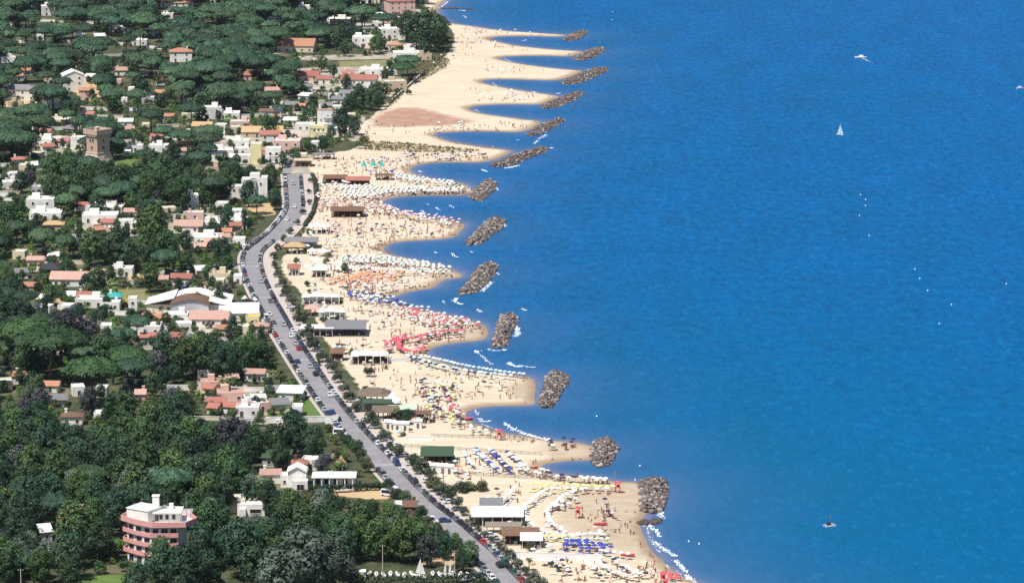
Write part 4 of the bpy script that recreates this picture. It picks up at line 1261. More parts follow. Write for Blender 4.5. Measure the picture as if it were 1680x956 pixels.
def villa(u, v, wpx, st=1, roof='flat', rc='white_roof', wc='white_wall', d=None, rot=0.0, look=None, h=None, name='villa', cat='house', win=True, chim=None, marks=None, label=None, sh=3.1, hidden=0.58):
    s = SCL(v)
    w = wpx / s
    d = d or max(5.5, min(11.0, w * 0.75))
    h = h or st * sh
    x, y, z = GL(u, v)
    c, sn = math.cos(rot), math.sin(rot)
    look = look or ("low %s building" % wc.split('_')[0])
    o = thing(name, label or (look + " " + near(u, v, marks or LANDMARKS, len(look.split()) < 6)), cat, (x - sn * d / 2, y + c * d / 2, z), rot)
    if not label:
        uniq_later(o, u)
    mb = MB()
    mb.box(0, 0, -0.3, w, d, h + 0.3)
    rh = 0
    if roof == 'flat':
        wl = mb.ring([(-w / 2, -d / 2), (w / 2, -d / 2), (w / 2, d / 2), (-w / 2, d / 2)], 0.25, h - 0.01, h + 0.55, 0)
        mb.build('wall', [wc], o)
        r = MB().box(0, 0, h + 0.004, w - 0.7, d - 0.7, 0.06).build('roof', [rc], o)
        if chim is None:
            chim = w > 7
        if w > 8:
            MB().box(w * R.uniform(-.25, .25), d * 0.2, 0, w * .28, d * .3, 2.3).build('stair_head', [wc], o, (0, 0, h + .06))
        rh = .5
    elif roof == 'gable':
        rh = d * 0.5 * 0.42
        mb.gable_ends(w, d, h, rh)
        mb.build('wall', [wc], o)
        r = MB().gable(w, d, h, rh, 0.45).build('roof', [rc], o)
    elif roof == 'gablex':                     # ridge runs away from the viewer
        rh = w * 0.5 * 0.42
        r = MB().gable(d, w, h, rh, 0.45).build('roof', [rc], o, None)
        r.rotation_euler = (0, 0, math.pi / 2)
        g = MB().gable_ends(d, w, h, rh)
        mb.add([(-q[1], q[0], q[2]) for q in g.v], g.f)
        mb.build('wall', [wc], o)
    elif roof == 'hip':
        rh = min(w, d) * 0.5 * 0.42
        mb.build('wall', [wc], o)
        r = MB().hip(w, d, h, rh).build('roof', [rc], o)
    elif roof == 'shed':
        rh = d * 0.16
        mb.add([(-w / 2 + .02, -d / 2, h), (w / 2 - .02, -d / 2, h), (w / 2 - .02, d / 2, h), (-w / 2 + .02, d / 2, h), (-w / 2 + .02, d / 2, h + rh), (w / 2 - .02, d / 2, h + rh)], [(1, 2, 5), (3, 0, 4), (2, 3, 4, 5)])
        mb.build('wall', [wc], o)
        a, b2 = w / 2 + .5, d / 2 + .5
        k = rh / d
        q = MB()
        q.add([(-a, -b2, h - .5 * k), (a, -b2, h - .5 * k), (a, b2, h + rh + .5 * k), (-a, b2, h + rh + .5 * k), (-a, -b2, h - .5 * k + .2), (a, -b2, h - .5 * k + .2), (a, b2, h + rh + .5 * k + .2), (-a, b2, h + rh + .5 * k + .2)],
              [(0, 3, 2, 1), (4, 5, 6, 7), (0, 1, 5, 4), (1, 2, 6, 5), (2, 3, 7, 6), (3, 0, 4, 7)])
        r = q.build('roof', [rc], o)
    if chim or (chim is None and roof in ('gable', 'hip')):
        cx = w * R.choice((-.3, .28))
        ch = MB().box(0, 0, 0, .9, .9, 1.5).box(0, 0, 1.5, 1.15, 1.15, .18)
        co = ch.build('chimney', [wc], r)
        co.location = (cx, d * .12, h + (0.06 if roof == 'flat' else rh * 0.5)) if roof != 'gablex' else (d * .12, -cx * .4, h + rh * .4)
    if win:
        n = max(1, int(w / (3.4 if s > 4 else 4.6)))
        for k in range(st):
            zz = k * sh + 0.95
            if k == 0:
                ds = R.randrange(n)
                for i in range(n):
                    a, b2 = -w / 2 + w * i / n, -w / 2 + w * (i + 1) / n
                    if i == ds:
                        put_windows(o, a, b2, -d / 2, 0.02, 1, 1.2, 2.2, name='door')
                    else:
                        put_windows(o, a, b2, -d / 2, zz, 1, 1.2, 1.3)
            else:
                put_windows(o, -w / 2, w / 2, -d / 2, zz, n, 1.2, 1.3)
        for k in range(st):                         # gable side that faces the viewer
            sgn = 1 if rot > 0.02 else -1
            put_windows(o, -d / 2, d / 2, -w / 2, k * sh + .95, 1 if s > 3.2 else 0, 1.1, 1.3, ang=(-math.pi / 2 if sgn > 0 else math.pi / 2))
    hp = (h + rh) * s * 0.97 + d * s * s / FPX * 900 * 0
    HOUSE_RECTS.append((u - wpx / 2 - 1, u + wpx / 2 + 1, v - hp - 2, v, hidden))
    return o


def garden_wall(u0, v0, u1, v1, hh=1.8, wc='white_wall', look="white garden wall", label=None, marks=None):
    a = GL(u0, v0); b2 = GL(u1, v1)
    L = math.hypot(b2[0] - a[0], b2[1] - a[1]); an = math.atan2(b2[1] - a[1], b2[0] - a[0])
    o = thing('garden_wall', label or look + " " + near((u0 + u1) / 2, (v0 + v1) / 2, marks or LANDMARKS, True), 'wall', ((a[0] + b2[0]) / 2, (a[1] + b2[1]) / 2, (a[2] + b2[2]) / 2), an)
    if not label:
        uniq_later(o, (u0 + u1) / 2)
    MB().box(0, 0, -.3, L, .3, hh + .3).build('wall_panel', [wc], o)
    MB().box(0, 0, hh + .002, L + .1, .44, .1).build('coping', ['white_roof'], o)
    for i in (-1, 1):
        MB().box(i * (L / 2 + .26), 0, -.3, .5, .5, hh + .65).build('pier', [wc], o)
    HOUSE_RECTS.append((min(u0, u1), max(u0, u1), min(v0, v1) - hh * SCL(v0), max(v0, v1), 0.45))
    return o


# ---- ordinary houses: u, v (front foot), width px, storeys, roof, roof material, wall material, look, turn
W, OT, RT, PT, TT = 'white_roof', 'orange_tile', 'red_tile', 'pink_tile', 'tan_tile'
H_ = [
 (84, 26, 30, 2, 'flat', W, 'white_wall', "white flat-roofed house", .2), (163, 6, 28, 1, 'gable', RT, 'white_wall', "red-roofed house at the picture's top edge", 0), (290, 12, 54, 1, 'gable', OT, 'white_wall', "wide white villa with orange roof", .1), (349, 5, 16, 1, 'flat', W, 'white_wall', "small white house", 0),
 (274, 31, 20, 1, 'flat', W, 'white_wall', "small white flat-roofed house", 0), (190, 53, 22, 1, 'flat', W, 'white_wall', "white flat-roofed house half under pines", 0), (207, 55, 16, 1, 'flat', W, 'grey_wall', "grey flat-roofed annex", 0), (256, 60, 13, 1, 'gable', TT, 'white_wall', "tiny tan-roofed house", 0),
 (66, 66, 12, 1, 'flat', W, 'white_wall', "tiny white house among pines", 0), (228, 75, 26, 1, 'flat', W, 'white_wall', "low white house", 0), (14, 112, 24, 2, 'flat', W, 'white_wall', "white two-storey house at the picture's edge", .2), (46, 124, 22, 1, 'gable', OT, 'white_wall', "orange-roofed cottage", .5), (31, 133, 16, 1, 'gable', OT, 'white_wall', "small orange-roofed lean-to", .4),
 (142, 166, 24, 2, 'gable', OT, 'pink_wall', "pink house with orange roof", 0), (30, 165, 58, 2, 'hip', 'grey_tile', 'white_wall', "long white house with dark slate roof", -.05), (25, 178, 24, 1, 'flat', TT, 'beige_wall', "low beige block under the slate-roofed house", 0), (87, 178, 22, 1, 'flat', W, 'white_wall', "white cottage", .3),
 (201, 124, 26, 1, 'gable', PT, 'white_wall', "pink-roofed white house", .1), (215, 154, 10, 1, 'flat', W, 'white_wall', "tiny white hut", 0), (204, 171, 10, 1, 'flat', W, 'white_wall', "tiny white shed", 0), (241, 170, 24, 1, 'flat', W, 'grey_wall', "grey-white flat house", 0),
 (97, 207, 44, 1, 'flat', W, 'cream_wall', "long low cream house", 0), (206, 209, 22, 1, 'shed', W, 'white_wall', "white shed-roofed house", 0), (347, 196, 34, 2, 'flat', W, 'white_wall', "large plain white house", .15), (331, 216, 32, 1, 'gable', TT, 'cream_wall', "cream house with tan roof", 0), (316, 225, 24, 1, 'flat', W, 'white_wall', "low white outbuilding", 0),
 (75, 240, 44, 1, 'flat', W, 'white_wall', "low white terrace", 0), (128, 246, 24, 2, 'flat', W, 'white_wall', "white two-storey block", 0),
 (499, 18, 20, 1, 'flat', W, 'white_wall', "small white house", 0), (607, 6, 32, 1, 'flat', W, 'white_wall', "white flat-roofed house at the picture's top edge", 0), (558, 40, 44, 1, 'flat', W, 'white_wall', "long plain white building", -.05), (644, 46, 30, 2, 'flat', W, 'pink_wall', "pale pink house", .2), (639, 64, 34, 2, 'flat', W, 'white_wall', "stacked white house", .1),
 (622, 44, 22, 1, 'flat', W, 'white_wall', "low white house", 0), (448, 42, 28, 1, 'shed', W, 'white_wall', "white shed-roofed house under a pine", -.3), (596, 78, 36, 2, 'flat', W, 'white_wall', "white house with stacked terraces", 0), (606, 88, 14, 1, 'hip', PT, 'pink_wall', "small round pink pavilion", 0), (646, 82, 24, 1, 'hip', OT, 'cream_wall', "small orange hip-roofed house", -.3),
 (668, 96, 46, 1, 'flat', 'white_roof', 'white_wall', "long pale house", 0), (696, 99, 24, 1, 'flat', 'brown_wood', 'beige_wall', "low dark-roofed beach shed", 0), (502, 133, 40, 1, 'gable', RT, 'pink_wall', "long red-roofed house", 0), (531, 138, 24, 1, 'gable', RT, 'white_wall', "short red-roofed house", 0),
 (588, 148, 58, 2, 'gable', RT, 'white_wall', "longest red-roofed white row", -.04), (571, 128, 18, 1, 'gable', RT, 'white_wall', "small red-roofed house", 0), (612, 132, 46, 2, 'flat', W, 'white_wall', "modern white villa with flat terraces", -.1), (650, 152, 36, 2, 'flat', W, 'beige_wall', "beige block", .3), (398, 132, 30, 1, 'gable', RT, 'pink_wall', "red-roofed house deep in the pines", .1),
 (449, 157, 26, 1, 'gable', PT, 'pink_wall', "pinkish house", .2), (497, 166, 18, 1, 'shed', W, 'white_wall', "white shed", -.4), (375, 196, 36, 1, 'flat', W, 'white_wall', "low white house", 0), (437, 192, 22, 1, 'gable', 'brown_tile', 'white_wall', "brown-roofed house", 0), (393, 210, 32, 1, 'flat', W, 'pink_wall', "pale pink terrace", 0), (556, 172, 24, 1, 'gable', 'grey_tile', 'white_wall', "grey-roofed house", -.1),
 (571, 162, 26, 1, 'gable', 'grey_tile', 'grey_wall', "grey shed", 0), (546, 165, 16, 1, 'flat', W, 'white_wall', "small white house", 0),
 (430, 226, 66, 1, 'gable', TT, 'beige_wall', "long beige tan-roofed building", 0), (443, 240, 32, 2, 'gable', RT, 'white_wall', "white house with red-brown roof", 0), (392, 242, 34, 1, 'flat', W, 'white_wall', "white terrace house", 0), (362, 258, 42, 1, 'flat', W, 'white_wall', "low white courtyard house", .1), (398, 254, 26, 1, 'flat', W, 'white_wall', "white annex", 0),
 (470, 252, 44, 2, 'flat', W, 'pink_wall', "pale pink house with square windows", 0), (494, 264, 18, 1, 'flat', W, 'cream_wall', "low cream house", 0), (346, 240, 14, 2, 'flat', W, 'white_wall', "narrow white house", 0), (516, 244, 16, 1, 'flat', W, 'white_wall', "small white annex near the sand", 0),
 (33, 272, 24, 1, 'hip', RT, 'white_wall', "red-roofed white cottage", .2), (42, 282, 22, 1, 'flat', W, 'cream_wall', "low cream wing", 0), (8, 298, 16, 1, 'flat', W, 'white_wall', "white house at the picture's edge", 0), (22, 310, 30, 1, 'flat', W, 'white_wall', "white house", .3), (64, 318, 26, 1, 'flat', 'white_roof', 'grey_wall', "pale low house", 0),
 (66, 350, 46, 2, 'flat', W, 'white_wall', "white house with stacked flat roofs", .05), (74, 362, 52, 1, 'flat', W, 'white_wall', "long low white house", 0), (88, 380, 32, 1, 'hip', TT, 'beige_wall', "tan hip-roofed house", 0), (170, 352, 60, 1, 'flat', W, 'white_wall', "long white row", 0), (164, 366, 58, 1, 'flat', W, 'white_wall', "second long white row", .03), (176, 376, 22, 1, 'gable', RT, 'white_wall', "red-roofed house", 0),
 (163, 388, 18, 1, 'gable', OT, 'pink_wall', "orange house", .4), (206, 374, 24, 1, 'flat', W, 'white_wall', "white house", 0), (215, 358, 22, 1, 'gable', PT, 'white_wall', "pink-roofed house", 0), (222, 250, 24, 1, 'flat', W, 'white_wall', "white house", 0), (260, 250, 32, 1, 'flat', W, 'white_wall', "low white house", 0),
 (312, 343, 28, 2, 'flat', W, 'white_wall', "white two-storey house", .15), (303, 328, 11, 1, 'hip', RT, 'cream_wall', "small red-roofed turret house", 0), (308, 382, 46, 1, 'gable', PT, 'white_wall', "white house with pink roof", 0), (320, 372, 28, 2, 'flat', W, 'pink_wall', "pinkish stacked house", 0), (346, 378, 30, 1, 'flat', W, 'white_wall', "white house with square columns", 0),
 (332, 402, 62, 1, 'flat', W, 'white_wall', "long low white house", -.03), (375, 374, 60, 1, 'flat', W, 'white_wall', "long white terrace house beside the dark hedge", -.05), (350, 408, 28, 1, 'gable', PT, 'white_wall', "pink-roofed row", 0), (392, 404, 20, 1, 'flat', W, 'white_wall', "small white corner house", 0),
 (58, 438, 26, 1, 'gable', PT, 'pink_wall', "pink house", 0), (148, 420, 20, 1, 'flat', W, 'white_wall', "white house under the trees", 0), (198, 454, 38, 1, 'flat', W, 'white_wall', "low white house", 0), (112, 470, 60, 1, 'gable', PT, 'white_wall', "long pink-roofed house", 0), (139, 497, 24, 1, 'gable', RT, 'white_wall', "small white house with red roof", 0), (146, 505, 46, 1, 'flat', W, 'white_wall', "long low white annex", 0),
 (105, 515, 22, 1, 'flat', W, 'white_wall', "white hut on bare ground", -.3), (181, 510, 30, 1, 'flat', W, 'white_wall', "low white building", 0), (218, 516, 14, 2, 'flat', W, 'white_wall', "narrow white block", 0), (296, 468, 34, 1, 'gable', RT, 'white_wall', "white house with faded red roof", -.1), (268, 470, 14, 1, 'gable', PT, 'pink_wall', "small pink house", 0), (360, 462, 34, 1, 'flat', TT, 'cream_wall', "cream house behind trees", 0),
 (390, 466, 14, 1, 'flat', W, 'white_wall', "small white kiosk", 0), (128, 542, 30, 1, 'hip', OT, 'white_wall', "orange-roofed house deep among trees", 0), (238, 550, 50, 1, 'flat', W, 'white_wall', "long white terrace", 0), (248, 566, 34, 1, 'gable', RT, 'white_wall', "white house with pinkish red roof", 0), (242, 530, 18, 1, 'hip', OT, 'white_wall', "small orange-roofed house", 0), (174, 548, 18, 1, 'flat', W, 'white_wall', "white gate house", 0),
 (33, 630, 22, 1, 'gable', OT, 'white_wall', "small orange-roofed house under pines", 0), (8, 640, 26, 1, 'flat', W, 'cream_wall', "cream house at the picture's edge", .2), (138, 616, 44, 1, 'hip', TT, 'beige_wall', "tan hip-roofed house in a grove", .1), (118, 698, 34, 1, 'hip', 'brown_tile', 'white_wall', "white house with brown roof in dark woods", .1), (160, 694, 12, 1, 'flat', W, 'white_wall', "tiny white hut", 0),
 (166, 652, 18, 1, 'flat', W, 'white_wall', "white hut below pines", 0), (230, 660, 16, 1, 'gable', PT, 'pink_wall', "small pink shed", 0), (406, 684, 38, 1, 'flat', W, 'white_wall', "white house with dark openings facing a lane", 0), (350, 642, 40, 1, 'flat', 'pink_tile', 'pink_wall', "pale pink flat building", .1), (380, 660, 46, 1, 'flat', 'pink_tile', 'pink_wall', "pink flat building", .1), (340, 622, 32, 1, 'flat', W, 'white_wall', "low white row", 0),
 (420, 668, 36, 1, 'flat', W, 'white_wall', "white annex of the rubble yard", .2), (475, 658, 40, 1, 'shed', W, 'white_wall', "white shed-roofed pavilion in a garden", -.15), (408, 606, 24, 1, 'flat', W, 'white_wall', "white shelter behind the dark grove", -.3), (398, 622, 10, 1, 'flat', W, 'white_wall', "tiny white pump house", 0),
 (392, 526, 62, 1, 'shed', 'white_roof', 'white_wall', "wide white shop building", 0), (414, 534, 22, 1, 'flat', 'crane_yellow', 'yellow_wall', "yellow kiosk", 0), (426, 548, 28, 1, 'hip', PT, 'pink_wall', "pink roadside house", 0), (342, 536, 62, 1, 'gable', PT, 'white_wall', "long pink-roofed wing", 0), (290, 530, 36, 1, 'flat', W, 'white_wall', "white yard building", 0), (300, 545, 30, 1, 'flat', W, 'white_wall', "white lower yard building", .1),
 (444, 793, 32, 1, 'gable', PT, 'white_wall', "small white house with faint pink roof", 0), (492, 776, 24, 1, 'hip', RT, 'brown_wood', "dark red-roofed hut", 0), (452, 766, 44, 1, 'shed', 'green_roof', 'grey_wall', "long greenish-roofed shed under trees", -.05), (654, 846, 14, 1, 'flat', W, 'white_wall', "small white roadside hut", 0), (672, 846, 22, 1, 'gable', 'brown_tile', 'brown_wood', "brown timber roadside kiosk", 0),
 (77, 888, 18, 1, 'shed', 'white_roof', 'grey_wall', "grey corrugated shed", .3), (116, 852, 34, 1, 'flat', TT, 'beige_wall', "tan flat-roofed ruin", 0), (100, 582, 24, 1, 'hip', W, 'white_wall', "white tent-roofed pavilion", 0), (22, 602, 12, 2, 'flat', W, 'white_wall', "white gate tower", 0), (130, 650, 20, 1, 'flat', W, 'white_wall', "white garden shed", .2), (345, 285, 30, 1, 'flat', 'beige_wall', 'beige_wall', "beige low wall house", 0),
]
for u, v, w, st, rf, rc, wc, look, rot in H_:
    villa(u, v, w, st, rf, rc, wc, rot=rot + R.uniform(-.06, .06), look=look)
villa(483, 86, 62, 1, 'gable', OT, 'cream_wall', d=18, rot=-.1, hidden=.12, label="wide cream house under the big bright orange roof at the pinewood", h=4.0)
villa(660, 24, 44, 3, 'hip', RT, 'pink_wall', d=14, rot=.3, hidden=.15, label="large red-roofed pink villa beside the far shore")
villa(297, 102, 36, 2, 'hip', OT, 'white_wall', d=10, rot=.1, hidden=.1, label="white villa with orange roof and several roof chimneys in the pinewood")
villa(122, 150, 34, 3, 'gablex', W, 'white_wall', d=11, rot=.25, hidden=.2, label="tall white gabled mansion among the pines")
villa(83, 456, 36, 1, 'hip', 'black_roof', 'brown_wood', d=11, label="dark open barn with a black hipped roof", name='barn', cat='barn', win=False, h=3.6)
villa(187, 500, 24, 1, 'hip', 'teal_roof', 'white_wall', d=8, label="white pavilion with a teal tent-like roof", name='pavilion', cat='pavilion')
# small outbuildings and pieces of garden wall that show between the trees
CL = [([(0, 260), (60, 260), (60, 330), (0, 330)], 7), ([(60, 205), (140, 205), (140, 250), (60, 250)], 6), ([(195, 205), (320, 205), (320, 258), (195, 258)], 9), ([(330, 180), (480, 180), (480, 225), (330, 225)], 10), ([(345, 226), (490, 226), (480, 268), (345, 268)], 12),
      ([(470, 140), (600, 150), (590, 200), (470, 190)], 10), ([(590, 10), (690, 10), (680, 90), (590, 90)], 12), ([(130, 345), (230, 345), (230, 395), (130, 395)], 8), ([(265, 345), (400, 345), (400, 415), (300, 415)], 12), ([(20, 425), (130, 425), (150, 520), (60, 520)], 8), ([(140, 440), (390, 450), (390, 480), (240, 500), (140, 500)], 10),
      ([(230, 525), (430, 525), (430, 555), (230, 580)], 9), ([(325, 610), (440, 615), (440, 690), (340, 690)], 14), ([(430, 640), (520, 645), (540, 685), (440, 685)], 5), ([(0, 590), (160, 600), (160, 700), (0, 640)], 2), ([(200, 600), (330, 610), (320, 660), (200, 650)], 1), ([(0, 10), (560, 10), (470, 130), (0, 130)], 16), ([(430, 750), (620, 750), (620, 800), (430, 800)], 4), ([(0, 130), (330, 130), (330, 200), (0, 200)], 12)]
lr = random.Random(77)
for P_, n_ in CL:
    A_ = np.array(P_, float)
    k_ = t_ = 0
    while k_ < n_ and t_ < 400:
        t_ += 1
        u, v = lr.uniform(A_[:, 0].min(), A_[:, 0].max()), lr.uniform(A_[:, 1].min(), A_[:, 1].max())
        if not inside(A_, np.array([[u, v]]))[0] or any(r[0] - 4 < u < r[1] + 4 and r[2] - 2 < v < r[3] + 7 for r in HOUSE_RECTS):
            continue
        s_ = SCL(v)
        if road_d(np.array([G(u, v, LZ)]))[0] < 14:
            continue
        k_ += 1
        if lr.random() < .4:
            w_ = lr.uniform(5, 16) * s_
            garden_wall(u - w_ / 2, v + lr.uniform(-1.5, 1.5), u + w_ / 2, v + lr.uniform(-1.5, 1.5), lr.uniform(1.2, 2.0), wc=lr.choice(('white_wall', 'white_wall', 'cream_wall')), look="stretch of pale garden wall")
        else:
            rf, rc, lk = lr.choice((('flat', W, "small white outbuilding"), ('flat', W, "small white outbuilding"), ('gable', PT, "small pink-roofed outbuilding"), ('gable', OT, "small orange-roofed outbuilding"), ('shed', W, "small white lean-to"), ('shed', 'grey_tile', "small grey-roofed lean-to"), ('gable', RT, "small red-roofed outbuilding")))
            villa(u, v, lr.uniform(3.5, 7.5) * s_, 1, rf, rc, lr.choice(('white_wall', 'white_wall', 'white_wall', 'cream_wall', 'pink_wall')), rot=lr.uniform(-.4, .4), look=lk, name='outbuilding', cat='outbuilding', sh=lr.uniform(2.4, 3.2), chim=False, win=(v > 560), hidden=.7)
for a in ((20, 69, 62, 74), (240, 79, 270, 82), (134, 180, 178, 182), (208, 182, 246, 184), (268, 357, 344, 359), (205, 628, 258, 632), (0, 322, 24, 324), (80, 214, 142, 212), (180, 516, 214, 518), (300, 222, 330, 224), (70, 256, 120, 254), (520, 246, 534, 252), (350, 384, 398, 390), (450, 170, 480, 172), (366, 228, 398, 230)):
    garden_wall(*a)
garden_wall(394, 696, 553, 691, 2.0, label="long white garden wall beside the grey side lane")
garden_wall(536, 696, 545, 699, 2.0, label="short white wall at the mouth of the grey lane by the road")
garden_wall(640, 170, 694, 122, 1.5, wc='grey_wood', label="dark scrubby fence wall dividing the dune from the wide sand")


# ---- the brick watchtower
def watchtower():
    x, y, z = GL(160, 268)
    o = thing('watchtower', "square brick watchtower with a splayed stone base and overhanging parapet", 'tower', (x, y + 4, z), rad(48))
    a = 8.3
    b = MB().box(0, 0, -.5, a + 3.6, a + 3.6, 5.4, mi=0, tx=(a + .5) / (a + 3.6), ty=(a + .5) / (a + 3.6)).build('base', ['stone_base'], o)
    MB().box(0, 0, 4.902, a + 1.0, a + 1.0, .45).build('string_course', ['pale_stone'], o)
    MB().box(0, 0, 5.354, a, a, 9.4).build('shaft', ['brick_upper'], o)
    q = MB()
    for i in range(8):
        for s in (-1, 1):
            q.box(-a / 2 + a * (i + .5) / 8, s * (a / 2 + .49), 13.7, .42, .95, 1.05, ty=1.0)
            q.box(s * (a / 2 + .49), -a / 2 + a * (i + .5) / 8, 13.7, .95, .42, 1.05)
    cb = q.build('corbels', ['pale_stone'], o); cb['kind'] = 'stuff'
    p = MB().box(0, 0, 14.757, a + 2.3, a + 2.3, .35)
    s = (a + 2.3) / 2
    p.ring([(-s, -s), (s, -s), (s, s), (-s, s)], .6, 15.11, 17.3)
    p.build('parapet', ['brick_upper'], o)
    MB().box(0, 0, 15.112, a, a, .12).build('roof_terrace', ['pale_stone'], o)
    t_ = MB().box(-s + 1.6, -s + 1.6, 15.2, 1.8, 1.8, 3.4).hip(1.8, 1.8, 18.6, .6, .15, cx=-s + 1.6, cy=-s + 1.6).build('turret', ['pale_stone'], o)
    for zz, n in ((7.0, 1), (10.6, 2)):
        for face in (0, 1):
            ang = 0 if face == 0 else -math.pi / 2
            for i in range(n if face else 1):
                xx = (i + .5) / (n if face else 1) * 4 - 2
                w = ob('window', window_mesh(1.4, 1.8, 'w'), o, (xx * math.cos(ang) + (a / 2) * math.sin(ang), xx * math.sin(ang) - (a / 2) * math.cos(ang), zz), ang)
    put_windows(o, -1, 1, -(a + 1.6) / 2 - .1, 2.6, 1, .9, 1.2)
    HOUSE_RECTS.append((134, 192, 205, 266, 0.12))


watchtower()


# ---- the pink-banded apartment block
def apartment():
    x, y, z = GL(254, 930)
    o = thing('apartment_block', "four-storey apartment block with pink curved balcony bands and white penthouse", 'apartment block', (x, y, z), 0)
    out = [(-10.4, 8.2), (-5.6, 3.4), (-0.6, 0.0), (9.2, 0.3), (12.0, 5.5), (8.5, 14.0), (-8.0, 16.0)]
    c = (sum(p[0] for p in out) / len(out), sum(p[1] for p in out) / len(out))

    def off(P, k):
        return [(c[0] + (p[0] - c[0]) * k, c[1] + (p[1] - c[1]) * k) for p in P]
    wallp = off(out, .80)
    wallp = [(p[0] - .6, p[1]) for p in wallp]
    MB().prism(wallp, -.5, 12.2).build('wall', ['white_wall'], o)
    fl = 3.05
    for k in range(1, 4):
        P = off(out, .94)
        P = [(min(p[0], 7.6) - .5, p[1]) for p in P]
        b = MB().prism(P, k * fl - .18, k * fl + .04)
        b.ring(P, .16, k * fl + .042, k * fl + 1.12)
        b.build('balcony', ['pink_band'], o)
    P = off(out, 1.03)
    MB().prism(P, 12.203, 12.5).ring(P, .22, 12.502, 13.85).build('roof_parapet', ['pink_band'], o)
    MB().prism(off(out, .98), 12.503, 12.58).build('roof_terrace', ['white_roof'], o)
    ph = MB().box(-3.6, 8.2, 12.6, 8.0, 7.0, 3.6, rot=-.55).box(3.4, 8.4, 12.6, 7.8, 6.0, 2.7).build('penthouse', ['white_wall'], o)
    MB().box(3.2, 8.0, 15.302, 9.2, 7.6, .28).box(-3.6, 8.2, 16.203, 8.4, 7.4, .25, rot=-.55).build('penthouse_roof', ['white_roof'], o)
    MB().box(-.2, 9.0, 16.45, 2.0, 2.0, 3.1).box(-.2, 9.0, 19.551, 2.3, 2.3, .2).build('chimney', ['white_wall'], o)
    MB().box(4.3, 9.6, 15.6, 1.3, 1.3, 1.5).build('chimney', ['white_wall'], o)
    MB().cyl(2.4, 9.2, 15.6, .55, 1.1, 10).build('water_tank', ['metal'], o)
    q = MB()
    for i in range(9):
        q.tube([(-7.0 + i * .75, 5.4 + (8 - i) * .42, 16.45), (-7.0 + i * .75, 5.4 + (8 - i) * .42, 17.4)], [.05, .05], 4)
    q.tube([(-7.0, 8.76, 17.4), (-1.0, 5.4, 17.4)], [.05, .05], 4)
    q.build('railing', ['metal'], o)
    pg = MB()
    for px_, py_ in ((7.6, 5.6), (10.2, 6.2), (9.4, 10), (7.0, 10)):
        pg.box(px_, py_, 12.6, .18, .18, 2.5)
    for i in range(5):
        pg.box(8.6, 5.6 + i * 1.15, 15.1, 4.4, .14, .14)
    pg.build('pergola', ['white_paint'], o)
    an = MB().tube([(9.3, 4.0, 12.5), (9.3, 4.0, 20.5)], [.09, .05], 6)
    for i in range(4):
        an.tube([(8.7, 4.0, 18.4 + i * .5), (9.9, 4.0, 18.4 + i * .5)], [.035, .035], 4)
    an.build('antenna', ['metal'], o)
    MB().tube([(3.0, 11, 15.6), (3.0, 11, 18.2)], [.06, .04], 5).build('antenna', ['metal'], o)
    # openings on the two front faces
    A, B, C_ = wallp[0], wallp[2], wallp[3]
    for k in range(4):
        zz = k * fl + .05 if k else 0.05
        for (p, r, n) in ((A, B, 3), (B, C_, 3)):
            L = math.hypot(r[0] - p[0], r[1] - p[1]); an_ = math.atan2(r[1] - p[1], r[0] - p[0])
            for i in range(n):
                f = (i + .5) / n
                # the middle corner of the left wing bends outward
                qx, qy = p[0] + (r[0] - p[0]) * f, p[1] + (r[1] - p[1]) * f
                if p is A:
                    M = wallp[1]
                    if f < .5:
                        qx, qy = A[0] + (M[0] - A[0]) * f * 2, A[1] + (M[1] - A[1]) * f * 2; an2 = math.atan2(M[1] - A[1], M[0] - A[0])
                    else:
                        qx, qy = M[0] + (B[0] - M[0]) * (f * 2 - 1), M[1] + (B[1] - M[1]) * (f * 2 - 1); an2 = math.atan2(B[1] - M[1], B[0] - M[0])
                else:
                    an2 = an_
                ob('french_window', window_mesh(1.9, 2.3, 'door'), o, (qx, qy, zz), an2)
                if (i + k) % 2 == 0:
                    MB().box(0, 0, 0, .8, .12, 1.5, tx=.7).build('awning', ['cloth_white'], o, (qx - 1.5 * math.cos(an2), qy - 1.5 * math.sin(an2) - .6, zz + .7)).rotation_euler = (0, 0, an2)
    for xx in (1.6, 3.4, 5.4):
        ob('window', window_mesh(1.1, 1.6, 'w'), o, (xx, 5.4, 13.2))
    ob('french_window', window_mesh(1.2, 2.1, 'door'), o, (.35, 5.398, 12.62))
    HOUSE_RECTS.append((200, 320, 822, 886, 0.03)); HOUSE_RECTS.append((200, 242, 880, 922, 0.12))


apartment()


# ---- the vaulted hall
def vault(mb, w, d, z, rise, cx=0, cy=0, n=10, ov=.3, th=.25, mi=0):
    vs = []
    for yy in (cy - d / 2 - ov, cy + d / 2 + ov):
        for t_ in (0, th):
            for i in range(n + 1):
                f = i / n * 2 - 1
                vs.append((cx + f * (w / 2 + ov), yy, z + rise * (1 - f * f) + t_))
    m = n + 1
    fs = []
    for i in range(n):
        fs += [(m + i, m + i + 1, 3 * m + i + 1, 3 * m + i), (i + 1, i, 2 * m + i, 2 * m + i + 1), (i, i + 1, m + i + 1, m + i), (2 * m + i + 1, 2 * m + i, 3 * m + i, 3 * m + i + 1)]
    fs += [(0, m, 3 * m, 2 * m), (m - 1, 3 * m - 1, 4 * m - 1, 2 * m - 1)]
    mb.add(vs, fs, mi)


def arch_wall(mb, w, y, z, rise, n=10, cx=0, th=.3):
    vs = []
    for yy in (y, y + th):
        vs += [(cx + (i / n * 2 - 1) * w / 2, yy, z + rise * (1 - (i / n * 2 - 1) ** 2)) for i in range(n + 1)] + [(cx - w / 2, yy, z - .01), (cx + w / 2, yy, z - .01)]
    m = n + 3
    mb.add(vs, [tuple([n + 2] + list(range(n, -1, -1)) + [n + 1])[::1], tuple([m + n + 1] + [m + i for i in range(n + 1)] + [m + n + 2])])


